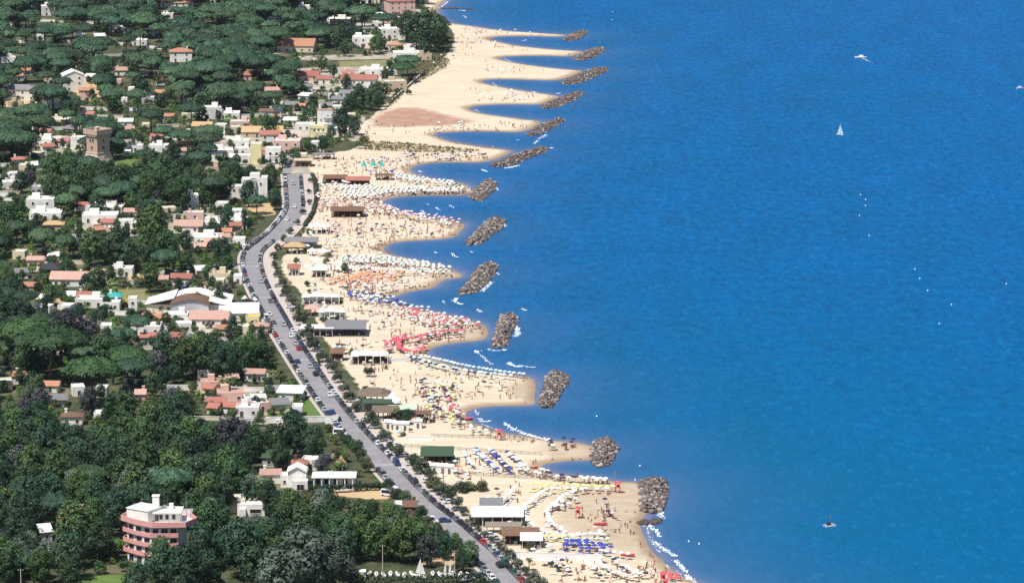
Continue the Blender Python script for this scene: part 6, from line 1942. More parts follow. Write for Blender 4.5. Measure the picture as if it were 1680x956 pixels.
for nm, lst in groups.items():
    V, F, T, MI = [], [], [], []
    nv = 0
    look0 = lst[0][2]
    for _, w, look, u, v in lst:
        pk = LOOKS[look][0]
        Lw = LOWP[pk][rng.randrange(len(LOWP[pk]))]
        k = w / SCL(v) / PROTO[pk][0][2]
        a = rng.uniform(0, 6.28); c, s_ = math.cos(a) * k, math.sin(a) * k
        x, y = G(u, v, LZ)
        P = Lw[0]
        V.append(np.column_stack([P[:, 0] * c - P[:, 1] * s_ + x, P[:, 0] * s_ + P[:, 1] * c + y, P[:, 2] * k + LZ]))
        F.append(Lw[1] + nv); T.append(np.full(len(P), rng.random())); MI.append(np.zeros(len(Lw[1]), int)); nv += len(P)
        # trunk, four sides
        r_ = .3 * k; h_ = {'pine': 9.0, 'broad': 4.0}.get(pk, 1.0) * k
        tv = [(x + i * r_, y + j * r_, LZ - .2 + z_) for z_ in (0, h_) for i, j in ((-1, -1), (1, -1), (1, 1), (-1, 1))]
        V.append(np.array(tv)); F.append(np.array([(0, 1, 5, 4), (1, 2, 6, 5), (2, 3, 7, 6), (3, 0, 4, 7)]) + nv); T.append(np.zeros(8)); MI.append(np.ones(4, int)); nv += 8
    nm2, lab = mass_lab.get(nm, (nm + 's', "far " + nm.replace('_', ' ') + "s between the villas"))
    o = ob(nm2, np_mesh(nm2, np.vstack(V), np.vstack(F), [LOOKS[look0][3], 'bark'], np.concatenate(MI), {'tint': ('FLOAT', np.concatenate(T))}))
    tag(o, lab, kind='stuff')
print("TREES", len(TREES), len(FILL), "mass", {k: len(v) for k, v in groups.items()})

# hedge along the boat yard at the bottom
def hedge(px, w, h, lab, look='dark_leaves', leaf=.34, per=70):
    P = [np.array(GL(u, v)) for u, v in px]
    V, F, nv = [], [], 0
    c0 = P[0]
    o = thing('hedge', lab, 'hedge', tuple(c0))
    for i in range(len(P) - 1):
        a, b = P[i], P[i + 1]
        L = np.linalg.norm(b - a)
        cl = []
        n = max(2, int(L / 1.6))
        for k in range(n):
            q = a + (b - a) * (k + .5) / n - c0
            for zz in np.arange(.8, h, 1.1):
                cl.append((q[0] + rng.uniform(-.2, .2), q[1] + rng.uniform(-.2, .2), zz, 1.0, w / 2, .8))
        Vq, Fq = leaf_cloud(cl, int(per * L), leaf, nr, up=.3)
        V.append(Vq); F.append(Fq + nv); nv += len(Vq)
    ob('foliage', np_mesh('hedge_foliage', np.vstack(V), np.vstack(F), [look]), o)['kind'] = 'stuff'
    q = MB()
    for i in range(len(P) - 1):
        n = max(2, int(np.linalg.norm(P[i + 1] - P[i]) / 3))
        for k in range(n):
            a = P[i] + (P[i + 1] - P[i]) * k / n - c0
            q.tube([(a[0], a[1], -.2), (a[0], a[1], h * .7)], [.12, .08], 5)
    q.build('stems', ['bark'], o)['kind'] = 'stuff'
    return o


hedge([(592, 972), (650, 976), (720, 974), (790, 972), (812, 990)], 3.0, 5.6, "tall clipped dark hedge along the bottom edge in front of the stored dinghies")
hedge([(506, 808), (560, 807), (632, 803)], 1.6, 2.6, "long dark hedge in front of the colonnaded veranda", leaf=.28)
hedge([(340, 410), (372, 412), (398, 410)], 1.6, 2.4, "dark hedge under the long white terrace house", leaf=.3)
hedge([(512, 288), (519, 300), (520, 325), (514, 350), (500, 372)], 2.2, 1.9, "dull green verge hedge beside the road's dead end", look='grey_leaves', leaf=.3)
hedge([(724, 806), (760, 803), (800, 803)], 2.0, 1.4, "low scrubby hedge running out onto the sand", look='olive_leaves', leaf=.28)
hedge([(506, 234), (520, 236), (545, 240)], 2.2, 2.0, "green hedge below the yellow-fronted villa's garden", look='broad_leaves', leaf=.3)

# dune grass tufts
V, F, nv = [], [], 0
for P in DUNE:
    lo, hi = P.min(0), P.max(0)
    for _ in range(int((hi - lo).prod() * .35)):
        q = np.array([[rng.uniform(lo[0], hi[0]), rng.uniform(lo[1], hi[1])]])
        if not inside(P, q)[0] or rng.random() < .35 or road_d(q)[0] < 10.2:
            continue
        z = float(land_z(shore_sd(q))[0])
        for k in range(5):
            a = rng.uniform(0, 6.28); h = rng.uniform(.35, 1.0); w = rng.uniform(.2, .4)
            bx, by = q[0][0] + rng.uniform(-.5, .5), q[0][1] + rng.uniform(-.5, .5)
            V += [(bx - math.cos(a) * w, by - math.sin(a) * w, z), (bx + math.cos(a) * w, by + math.sin(a) * w, z), (bx + math.sin(a) * .35 + math.cos(a) * w * .4, by - math.cos(a) * .35 + math.sin(a) * w * .4, z + h), (bx + math.sin(a) * .35 - math.cos(a) * w * .4, by - math.cos(a) * .35 - math.sin(a) * w * .4, z + h)]
            F.append((nv, nv + 1, nv + 2, nv + 3)); nv += 4
tag(ob('dune_grass', np_mesh('dune_grass', np.array(V), np.array(F), ['dune_grass'], attr={'tint': ('FLOAT', np.repeat(np.random.default_rng(1).random(len(F)), 4))})), "dry dune grass on the low sand ridges", kind='stuff')
# ================================================================ VEHICLES
def car_parts(L=4.2, Wd=1.75, Hc=1.45, van=False):
    b = MB()
    # lower body: tapered hull with bonnet and boot
    zs = [(0.28, 1.0, .97), (0.62, 1.0, 1.0), (0.86, .985, .95)]
    vs = []
    for z, kx, ky in zs:
        for a, c in ((-1, -1), (1, -1), (1, 1), (-1, 1)):
            vs.append((a * L / 2 * kx, c * Wd / 2 * ky, z + (0.06 if (z > .8 and a < 0) else 0)))
    fs = [(3, 2, 1, 0)] + [(k * 4 + i, k * 4 + (i + 1) % 4, (k + 1) * 4 + (i + 1) % 4, (k + 1) * 4 + i) for k in range(2) for i in range(4)] + [(8, 9, 10, 11)]
    b.add(vs, fs, 0)
    if van:
        x0, x1, t0, t1, zt = -L * .49, L * .36, -L * .48, L * .22, 2.1
    else:
        x0, x1, t0, t1, zt = -L * .40, L * .24, -L * .27, L * .06, Hc
    zb = .88
    wb, wt = Wd * .94, Wd * .74
    cab = [(x0, -wb / 2, zb), (x1, -wb / 2, zb), (x1, wb / 2, zb), (x0, wb / 2, zb), (t0, -wt / 2, zt), (t1, -wt / 2, zt), (t1, wt / 2, zt), (t0, wt / 2, zt)]
    b.add(cab, [(4, 5, 6, 7), (0, 1, 5, 4), (1, 2, 6, 5), (2, 3, 7, 6), (3, 0, 4, 7)], 0)
    for x in (-L * .31, L * .31):
        for s in (-1, 1):
            n = 8; r = .31
            c = [(x + r * math.cos(2 * math.pi * i / n), s * (Wd / 2 - .09) + e, .31 + r * math.sin(2 * math.pi * i / n)) for e in (-.11, .11) for i in range(n)]
            b.add(c, [(i, (i + 1) % n, n + (i + 1) % n, n + i) for i in range(n)] + [tuple(range(n - 1, -1, -1)), tuple(range(n, 2 * n))], 1)

    def pane(q, out):
        """a thin pane lying on the cabin face q, inset from its edges"""
        P = [Vector(cab[i]) for i in q]
        c = sum(P, Vector()) / 4
        o = Vector(out).normalized() * .025
        a = [c + (p - c) * .84 + o for p in P]
        d = [c + (p - c) * .84 - o for p in P]
        return [tuple(p) for p in a + d], [(0, 1, 2, 3), (7, 6, 5, 4), (0, 4, 5, 1), (1, 5, 6, 2), (2, 6, 7, 3), (3, 7, 4, 0)]
    panes = {'windscreen': pane((1, 2, 6, 5), (1, 0, .8)), 'rear_window': pane((3, 0, 4, 7), (-1, 0, .6)), 'side_window': [pane((0, 1, 5, 4), (0, -1, .2)), pane((2, 3, 7, 6), (0, 1, .2))]}
    return b, panes


CWORD = {'silver': 'silver', 'grey': 'grey', 'blue': 'navy', 'green': 'green', 'sand': 'beige', 'black': 'black', 'white': 'white', 'red': 'red'}
CARS = {}


def car_model(color, van):
    k = (color, van)
    if k in CARS:
        return CARS[k]
    b, p = car_parts(4.9 if van else 4.15, 1.9 if van else 1.72, van=van)
    mats = ['car_' + color, 'tyre', 'dark_glass']
    body = b.mesh('van_body' if van else 'car_body', mats)
    pm = {}
    for nm in ('windscreen', 'rear_window'):
        q = MB(); q.add(*p[nm]); pm[nm] = q.mesh(nm, ['dark_glass'])
    pm['side'] = []
    for s_ in p['side_window']:
        q = MB(); q.add(*s_); pm['side'].append(q.mesh('side_window', ['dark_glass']))
    b.add(*p['windscreen'], 2); b.add(*p['rear_window'], 2)
    for s_ in p['side_window']:
        b.add(*s_, 2)
    whole = b.mesh('car_far', mats)
    CARS[k] = (body, pm, whole)
    return CARS[k]


CW = {'black': 36, 'grey': 24, 'silver': 12, 'white': 12, 'red': 3, 'blue': 9, 'green': 2, 'sand': 2}


def car(x, y, z, ang, color, van=False, where="", group="cars parked along the beach road", name='parked_car', label=None, between=""):
    u, v = to_px(x, y, z)
    body, pm, whole = car_model(color, van)
    detail = v > 430
    o = ob(name, body if detail else whole, None, (x, y, z), ang)
    tag(o, label or "%s %s %s by the %s%s" % (CWORD[color], 'van' if van else 'car', where, near(u, v, ROADMARKS).split(' the ')[1], between), 'van' if van else 'car', None if label else group)
    if detail:
        for nm in ('windscreen', 'rear_window'):
            ob(nm, pm[nm], o)
        for q in pm['side']:
            ob('side_window', q, o)
    return o


ROADMARKS = [("road's dead end", 480, 292), ("road bend", 420, 405), ("vaulted hall", 430, 515), ("columned pavilion", 490, 565), ("dark grove", 500, 610), ("rubble yard", 530, 660), ("garden wall", 575, 700), ("white cabins", 620, 735), ("veranda house", 655, 785), ("roadside kiosk", 690, 830), ("white restaurant", 740, 858), ("brown-roofed bar", 785, 900), ("bottom picture edge", 840, 955)]
cr = random.Random(17)


def rnd_color():
    return cr.choices(list(CW), list(CW.values()))[0]


ZR = LZ + 0.05


def kerb_row(off, keep, words_):
    """cars parked nose to tail along one kerb; each label names its neighbours' colours"""
    rowc = []
    s = 6.0
    while s < ROAD_L - 4:
        a = road_at(s, off)
        u, v = to_px(a[0], a[1])
        rowc.append((a, rnd_color(), cr.random() < .05) if keep(u, v) else None)
        s += cr.uniform(4.5, 5.0)
    for i, q in enumerate(rowc):
        if q is None:
            continue
        a, c, van = q
        nb = [rowc[k][1] if 0 <= k < len(rowc) and rowc[k] else None for k in (i - 1, i + 1)]
        t_ = (", between %s and %s cars" % (CWORD[nb[0]], CWORD[nb[1]])) if nb[0] and nb[1] else (", behind a %s car" % CWORD[nb[0] or nb[1]]) if (nb[0] or nb[1]) else ", with empty kerb around"
        if nb[0] and nb[0] == nb[1]:
            t_ = ", between two %s cars" % CWORD[nb[0]]
        car(a[0], a[1], ZR, a[2] + (0 if cr.random() < .7 else math.pi) + cr.uniform(-.03, .03), c, van, words_, between=t_)


kerb_row(HW - 1.15, lambda u, v: v < 990 and not (338 < v < 398) and cr.random() < (.98 if v < 860 else .92), "at the beach-side kerb")
kerb_row(-HW + 1.15, lambda u, v: v < 985 and (v < 712 or 772 < v < 800 or v > 918) and cr.random() < .97, "at the wooded kerb")
# nose-in cars on the beach pavement
for v0 in np.arange(425, 935, 9.0):
    k = int(np.argmin(np.abs(_r[:, 1] - G(0, v0, LZ)[1]))); s = _seg[k]
    if cr.random() < .42:
        a = road_at(s + cr.uniform(-1, 1), HW + 3.1 + cr.uniform(0, .5))
        car(a[0], a[1], LZ + .14, a[2] + math.pi / 2 + cr.uniform(-.2, .2), cr.choice(('white', 'silver', 'white', 'grey', 'sand')), False, "nose-in on the beach pavement", "cars parked nose-in on the beach pavement")
# cars on the move
MOV = [(424, 462, 'silver', 1), (440, 495, 'grey', 1), (441, 518, 'white', -1), (449, 532, 'grey', -1), (464, 534, 'silver', 1), (474, 554, 'white', 1), (482, 565, 'silver', 1), (485, 572, 'red', 1), (500, 596, 'blue', -1), (505, 604, 'silver', 1), (514, 616, 'black', 1), (532, 650, 'white', 1), (549, 676, 'blue', -1), (561, 690, 'black', -1),
       (800, 932, 'black', 1), (483, 302, 'silver', 1), (490, 340, 'white', 1), (483, 362, 'white', 1)]
for u, v, col_, dr in MOV:
    x, y = G(u, v, ZR)
    k = int(np.argmin((_r[:, 0] - x) ** 2 + (_r[:, 1] - y) ** 2)); a = road_at(_seg[k], 1.75 * (1 if dr > 0 else -1) if v > 400 else 0)
    car(a[0], a[1], ZR, a[2] + (0 if dr > 0 else math.pi), col_, False, "driving on the road", "cars driving along the beach road", 'moving_car')
# vans and loose cars named one by one
for u, v, col_, van, an, lab in ((649, 809, 'white', True, -1.2, "white van parked by the tan sand lot's gate"), (637, 813, 'white', True, -.4, "second white van, inland of the one by the gate"), (707, 857, 'white', True, 0.1, "white van pulled across the wooded verge by the kiosk"), (558, 713, 'white', True, -.2, "white van standing at the end of the grey side lane"),
                                 (729, 856, 'blue', False, .1, "dark blue car leaving its space across the beach road"), (832, 968, 'black', False, -1.1, "black car at the very bottom of the road"), (565, 806, 'white', False, .1, "white car on the tan sand lot beside the boat"), (788, 945, 'grey', False, .7, "grey car under the trees by the dinghy yard"), (776, 948, 'black', False, .5, "black car behind the grey one by the dinghy yard"), (768, 952, 'silver', False, .6, "light grey car farthest under the trees by the dinghy yard")):
    x, y, z = GL(u, v)
    car(x, y, LZ + .05, an, col_, van, label=lab, name='parked_van' if van else 'parked_car')
lots = [((262, 452), (385, 437), 26, "parked along the grey lane by the road bend"), ((395, 397), (405, 402), 3, "parked at the road bend"), ((40, 424), (108, 432), 9, "parked on the paved yard by the barn"), ((380, 508), (425, 500), 7, "parked under trees by the vaulted hall"), ((250, 536), (285, 548), 5, "parked in the hall's yard"), ((470, 275), (495, 245), 12, "parked on the lane above the dead end"), ((460, 240), (490, 262), 8, "parked between villas above the dead end"), ((300, 470), (380, 480), 8, "parked in a yard among the trees"),
        ((430, 693), (500, 694), 4, "parked on the grey side lane"), ((120, 400), (60, 416), 5, "parked beside the small lawn")]
for (u0, v0), (u1, v1), n, wh in lots:
    for i in range(n):
        f = (i + .5) / n
        u, v = u0 + (u1 - u0) * f + cr.uniform(-1, 1), v0 + (v1 - v0) * f + cr.uniform(-2, 2)
        x, y, z = GL(u, v)
        car(x, y, LZ + .06, cr.choice((1.3, -1.8, 1.5)) + cr.uniform(-.1, .1), rnd_color(), cr.random() < .08, wh, "cars " + wh)
# ================================================================ BEACH FURNITURE AND PEOPLE
br = random.Random(31)


def umbrella_mesh(m):
    q = MB()
    n = 8
    vs = [(0.88 * math.cos(2 * math.pi * i / n), 0.88 * math.sin(2 * math.pi * i / n), 2.02) for i in range(n)] + [(.45 * math.cos(2 * math.pi * i / n), .45 * math.sin(2 * math.pi * i / n), 2.30) for i in range(n)] + [(0, 0, 2.42)]
    vs += [(0.865 * math.cos(2 * math.pi * i / n), 0.865 * math.sin(2 * math.pi * i / n), 1.86) for i in range(n)]
    fs = [(i, (i + 1) % n, n + (i + 1) % n, n + i) for i in range(n)] + [(n + i, n + (i + 1) % n, 2 * n) for i in range(n)] + [(2 * n + 1 + i, 2 * n + 1 + (i + 1) % n, (i + 1) % n, i) for i in range(n)]
    q.add(vs, fs, 0)
    q.cyl(0, 0, -.1, .035, 2.6, 5, mi=1)
    return q.mesh('beach_umbrella', ['cloth_' + m, 'metal'])


def bed_mesh(m):
    q = MB()
    q.add([(-.32, -.95, .34), (.32, -.95, .34), (.32, .3, .34), (-.32, .3, .34), (.32, .92, .72), (-.32, .92, .72), (-.32, -.95, .26), (.32, -.95, .26), (.32, .3, .26), (-.32, .3, .26), (.32, .92, .64), (-.32, .92, .64)],
          [(0, 1, 2, 3), (3, 2, 4, 5), (9, 8, 7, 6), (11, 10, 8, 9), (0, 6, 7, 1), (4, 10, 11, 5), (1, 7, 8, 2), (2, 8, 10, 4), (3, 9, 6, 0), (5, 11, 9, 3)], 0)
    for x in (-.28, .28):
        for y in (-.8, .25):
            q.box(x, y, -.05, .05, .05, .32, mi=1)
    return q.mesh('sunbed', ['cloth_' + m, 'white_paint'])


UM = {m: umbrella_mesh(m) for m in ('white', 'red', 'orange', 'blue', 'sky', 'pink', 'yellow', 'green', 'navy')}
BD = {m: bed_mesh(m) for m in ('white', 'blue', 'orange', 'red', 'yellow', 'navy', 'sky')}
UMB, BED, PPL = [], [], []


def along(px, step):
    P = smooth_poly(px, 6)
    W_ = np.array([G(u, v, .9) for u, v in P])
    L = np.concatenate([[0], np.cumsum(np.linalg.norm(np.diff(W_, axis=0), axis=1))])
    out = []
    s = 0
    while s <= L[-1]:
        out.append((np.interp(s, L, P[:, 0]), np.interp(s, L, P[:, 1])))
        s += step
    return out


def row(px, color, step=2.7, closed=.0, bed=None, jit=.35, people=.35, off=0.0):
    for u, v in along(px, step):
        s = SCL(v)
        u2, v2 = u + br.gauss(0, jit) * s * .5, v + br.gauss(0, jit) * .4 + off
        if br.random() > closed:
            UMB.append((u2, v2, color if not isinstance(color, tuple) else br.choice(color)))
        if bed:
            for k in (-1, 1):
                if br.random() < .32:
                    BED.append((u2 + k * .75 * s, v2 + br.uniform(.3, .9), bed if not isinstance(bed, tuple) else br.choice(bed)))
        if br.random() < people:
            PPL.append((u2 + br.uniform(-1.6, 1.6) * s, v2 + br.uniform(-.6, 1.6)))


def block(poly, color, step=(2.8, 4.0), bed=None, closed=0.0, people=.4, keep=1.0):
    """rows of umbrellas filling an outline"""
    W_ = np.array([G(u, v, .9) for u, v in poly])
    lo, hi = W_.min(0), W_.max(0)
    step = (step[0] * .9, step[1] * .9)
    y = lo[1]
    while y < hi[1]:
        x = lo[0] + br.uniform(0, step[0])
        while x < hi[0]:
            q = np.array([[x + br.gauss(0, .25), y + br.gauss(0, .5)]])
            if inside(W_, q)[0] and br.random() < keep:
                u, v = to_px(q[0][0], q[0][1], .9)
                if br.random() >= closed:
                    UMB.append((u, v, color if not isinstance(color, tuple) else br.choice(color)))
                if bed and br.random() < .45:
                    BED.append((u + br.uniform(-1, 1) * SCL(v), v + br.uniform(.4, 1.0), bed))
                if br.random() < people:
                    PPL.append((u + br.uniform(-1.5, 1.5) * SCL(v), v + br.uniform(-.5, 1.2)))
            x += step[0]
        y += step[1]


def crowd(poly, n, umb=0.0, cols=('white',)):
    n = int(n * 1.3)
    W_ = np.array([G(u, v, .9) for u, v in poly])
    lo, hi = W_.min(0), W_.max(0)
    k = 0
    t_ = 0
    while k < n and t_ < n * 30:
        t_ += 1
        q = np.array([[br.uniform(lo[0], hi[0]), br.uniform(lo[1], hi[1])]])
        if inside(W_, q)[0]:
            u, v = to_px(q[0][0], q[0][1], .9)
            if br.random() < umb:
                UMB.append((u, v, br.choice(cols)))
            else:
                PPL.append((u, v))
            k += 1


# lowest beach: yellow line, two curved rows, blue block, bottom rows
row([(872, 802), (910, 802), (950, 804), (985, 806), (1012, 807)], 'yellow', 1.9, bed='yellow', people=.15)
row([(868, 806), (920, 806), (960, 808)], 'yellow', 2.6, people=.1, closed=.5, bed='yellow')
row([(940, 809), (915, 810), (896, 812), (880, 822), (863, 837), (860, 852), (868, 864), (882, 875), (905, 883), (930, 886), (955, 885)], 'white', 2.3, bed='white', jit=.7, people=.5)
row([(990, 810), (965, 810), (945, 813), (926, 822), (908, 834), (896, 846), (903, 860), (914, 872), (930, 884)], 'white', 2.5, bed='white', jit=.9, people=.6)
row([(850, 804), (836, 818), (820, 834)], 'white', 1.8, bed='white', people=.1, closed=.4)
row([(806, 818), (796, 830), (786, 838)], 'white', 2.0, bed='white', people=.1, closed=.6)
crowd([(926, 822), (940, 815), (950, 825), (915, 850), (905, 845)], 18, .4)
row([(888, 889), (905, 888), (930, 889)], 'yellow', 1.4, bed='yellow', people=.1)
row([(930, 893), (960, 893), (990, 893), (1005, 892)], 'green', 1.8, bed='white', people=.4)
row([(940, 888), (970, 884), (992, 886)], 'white', 2.0, bed='white', people=.6)
block([(920, 896), (960, 894), (1012, 905), (1008, 912), (960, 908), (922, 908)], 'blue', (2.3, 3.2), bed='blue', people=.5)
row([(985, 912), (1010, 915), (1035, 918)], 'white', 2.2, people=.4, bed='white')
row([(955, 928), (975, 938), (1000, 946), (1030, 954)], 'white', 2.0, bed='white', closed=.5, people=.3)
row([(985, 934), (1002, 942), (1020, 950), (1045, 955)], ('white', 'pink'), 1.9, bed='white', people=.5)
row([(1012, 930), (1030, 940), (1050, 950)], 'white', 2.4, bed='white', people=.4, closed=.3)
block([(1085, 946), (1110, 950), (1118, 960), (1090, 962)], 'red', (2.2, 3), people=.5)
crowd([(1040, 925), (1075, 925), (1080, 945), (1050, 945)], 12)
crowd([(985, 838), (1000, 836), (1010, 850), (985, 862)], 10, .3, ('red', 'navy'))
crowd([(975, 868), (992, 862), (998, 882), (984, 886)], 10, .3)
# umbrellas by the second and third bays
row([(760, 747), (766, 757), (773, 766), (784, 776)], ('white', 'sky'), 1.9, bed='white', closed=.3, people=.2)
row([(779, 744), (788, 754), (800, 764), (816, 778)], ('blue', 'white', 'sky'), 1.9, bed='white', people=.3)
row([(804, 744), (813, 754), (825, 766), (838, 778)], ('blue', 'white', 'navy'), 1.9, bed='blue', people=.35)
row([(832, 750), (842, 757), (852, 765), (858, 772)], ('white', 'navy'), 1.9, bed='white', people=.5)
crowd([(850, 764), (890, 778), (930, 790), (1000, 792), (990, 797), (900, 788), (850, 780)], 60, .45, ('white', 'navy', 'white', 'green'))
row([(925, 793), (950, 791), (985, 793), (1000, 794)], ('white', 'green', 'navy'), 2.0, people=.6)
block([(692, 668), (704, 664), (740, 684), (790, 710), (815, 718), (808, 722), (760, 712), (716, 692)], ('yellow', 'green', 'white', 'navy'), (2.6, 4.2), people=.35, keep=.8)
crowd([(730, 660), (745, 665), (760, 685), (745, 688)], 20, .4, ('red', 'pink', 'pink'))
row([(738, 672), (748, 682), (762, 688)], ('red', 'pink', 'white'), 2.6, people=.6, jit=.8)
crowd([(690, 625), (765, 632), (760, 662), (690, 660)], 46, .4, ('yellow', 'navy', 'white'))
block([(720, 634), (740, 636), (738, 648), (718, 646)], 'yellow', (2.6, 4), people=.3, keep=.7)
crowd([(670, 640), (690, 640), (740, 690), (690, 690)], 26, .2)
crowd([(895, 726), (945, 728), (950, 738), (900, 740)], 18, .3, ('white', 'navy'))
crowd([(770, 620), (860, 622), (860, 655), (770, 655)], 14)
crowd([(745, 690), (830, 715), (890, 724), (880, 728), (800, 720), (745, 700)], 30)
# blue-white double row along the sixth bay, red arcs above it
row([(668, 590), (690, 597), (720, 606), (760, 614), (800, 620), (840, 623)], ('white', 'sky', 'white'), 1.9, bed='white', people=.4, jit=.9)
row([(674, 594), (700, 602), (730, 610), (770, 618), (810, 623)], 'navy', 2.6, people=.7, jit=.8, closed=.3)  # navy canopies stand in for the dark shade below the white row
row([(692, 591), (730, 599), (770, 608), (820, 616), (860, 621)], ('sky', 'white'), 2.0, people=.5)
row([(662, 556), (652, 563), (653, 574), (664, 582), (680, 584), (694, 584)], 'red', 1.6, people=.3, jit=.9)
row([(664, 557), (655, 565), (657, 576), (670, 584)], ('red', 'red', 'pink'), 1.6, people=.3, jit=.8)
row([(636, 572), (644, 564), (656, 560)], 'red', 1.5, people=.4, jit=.8)
row([(664, 564), (680, 561), (700, 556), (725, 551), (760, 549)], 'red', 1.5, people=.3)
row([(684, 564), (704, 559), (730, 555), (758, 553)], ('red', 'navy', 'pink'), 2.4, people=.6)
crowd([(630, 566), (642, 562), (646, 582), (634, 580)], 20, .6, ('red', 'pink'))
crowd([(676, 566), (700, 562), (700, 584), (676, 584)], 14, .4, ('red', 'pink'))
# pink crowd, blue crowd, orange rows
block([(640, 508), (690, 512), (740, 522), (785, 534), (788, 540), (740, 542), (690, 536), (650, 522)], ('pink', 'pink', 'pink', 'white', 'red'), (2.6, 3.8), bed='white', people=1, keep=.85)
crowd([(700, 514), (785, 532), (795, 545), (720, 548), (680, 530)], 60)
block([(560, 485), (610, 487), (650, 494), (700, 508), (716, 512), (690, 513), (640, 507), (590, 500)], ('blue', 'white', 'sky', 'navy'), (2.5, 3.5), bed='white', people=.9, keep=.95)
row([(542, 467), (556, 462), (572, 457)], 'orange', 1.3, bed='orange', people=.3, jit=.6)
row([(560, 472), (572, 465), (590, 459), (610, 455)], 'orange', 1.3, bed='orange', people=.3, jit=.6)
row([(585, 456), (610, 452), (640, 450)], ('orange', 'orange', 'pink'), 1.5, bed='orange', people=.3, jit=.6)
block([(580, 462), (630, 454), (664, 452), (664, 458), (620, 466), (584, 472)], ('orange', 'orange', 'pink'), (2.7, 4.0), bed='orange', people=.5, keep=.85)
crowd([(560, 472), (700, 462), (700, 474), (620, 486), (580, 484)], 50, .3, ('white', 'pink'))
block([(555, 425), (610, 424), (700, 436), (745, 444), (740, 448), (640, 440), (560, 434)], ('white', 'green', 'sky', 'white'), (2.6, 3.8), bed='white', people=.9, keep=.9)
block([(560, 441), (640, 447), (740, 449), (735, 455), (650, 452), (560, 446)], ('white', 'white', 'green'), (2.8, 4), bed='white', people=.9, keep=.8)
crowd([(620, 418), (740, 442), (740, 452), (660, 450), (600, 432)], 60, .3)
crowd([(530, 400), (620, 402), (625, 415), (540, 418)], 36, .3, ('green', 'white'))
crowd([(535, 370), (740, 372), (745, 386), (640, 394), (540, 392)], 70, .35, ('green', 'navy', 'white', 'pink'))
row([(586, 382), (600, 382), (615, 383), (632, 384)], 'navy', 7, people=.3)
# the crowded white bays
block([(560, 310), (620, 308), (690, 312), (760, 314), (760, 318), (690, 320), (640, 322), (590, 330), (560, 328)], ('white', 'white', 'white', 'green'), (2.5, 3.8), bed='white', people=.9, keep=.95)
block([(650, 291), (690, 296), (740, 302), (760, 306), (740, 309), (690, 304), (650, 298)], ('white', 'sky', 'white'), (2.6, 4.0), bed='white', people=.8, keep=.9)
crowd([(520, 322), (620, 326), (630, 345), (700, 360), (640, 358), (520, 348)], 190, .35, ('white', 'pink', 'pink', 'white'))
crowd([(625, 340), (700, 356), (755, 366), (750, 374), (690, 366), (630, 352)], 120, .35, ('pink', 'pink', 'white'))
crowd([(660, 318), (765, 320), (765, 312), (660, 312)], 60, .2)
crowd([(600, 286), (670, 284), (690, 292), (620, 296)], 40, .4, ('blue', 'white', 'pink'))
crowd([(660, 252), (770, 254), (800, 262), (690, 266), (650, 262)], 60, .3, ('pink', 'sky', 'navy'))
crowd([(600, 262), (670, 264), (672, 276), (610, 284)], 30, .3, ('blue', 'sky', 'white'))
crowd([(520, 290), (560, 296), (600, 312), (520, 318)], 40, .3)
# the far spurs: a few people
for poly, n in (([(760, 45), (800, 50), (900, 57), (760, 56)], 26), ([(740, 56), (800, 66), (860, 80), (760, 74)], 34), ([(790, 100), (900, 116), (800, 126)], 16), ([(770, 145), (900, 158), (880, 166), (780, 168)], 26), ([(690, 205), (860, 200), (860, 212), (700, 218)], 26), ([(720, 230), (820, 246), (760, 240)], 12), ([(690, 30), (720, 26), (726, 40), (735, 80), (715, 80)], 14)):
    crowd(poly, n, .25, ('white', 'pink', 'sky'))
crowd([(520, 255), (585, 258), (585, 285), (525, 285)], 16)
crowd([(600, 600), (650, 605), (660, 640), (610, 650)], 12)
crowd([(720, 745), (880, 768), (860, 784), (700, 780)], 20)

# bathers scattered over all the open sand
for poly, n in (([(560, 600), (690, 605), (860, 628), (860, 655), (770, 655), (700, 700), (620, 650)], 70), ([(530, 560), (640, 560), (640, 590), (560, 590)], 30), ([(640, 540), (780, 545), (700, 570), (640, 570)], 60), ([(560, 500), (650, 515), (660, 545), (560, 540)], 50), ([(530, 470), (640, 470), (640, 490), (560, 488)], 50),
                ([(500, 420), (640, 425), (730, 446), (720, 458), (640, 470), (520, 470)], 120), ([(520, 355), (620, 350), (740, 374), (740, 388), (620, 410), (520, 415)], 150), ([(520, 300), (760, 300), (760, 318), (620, 336), (620, 350), (520, 350)], 160), ([(520, 258), (680, 262), (660, 290), (520, 290)], 60),
                ([(660, 250), (830, 255), (760, 265), (680, 268)], 40), ([(600, 205), (860, 205), (860, 212), (700, 220), (600, 222)], 30), ([(700, 60), (780, 70), (900, 82), (780, 90), (700, 130)], 40), ([(690, 640), (760, 660), (740, 690), (700, 690)], 50), ([(760, 790), (860, 790), (860, 850), (800, 830)], 14), ([(940, 820), (1030, 830), (1030, 880), (960, 880)], 30), ([(900, 915), (1080, 930), (1100, 956), (920, 956)], 60)):
    crowd(poly, n, .16, ('white', 'navy', 'pink', 'navy', 'green'))  # navy umbrellas added as dark specks for bathers and umbrella shade
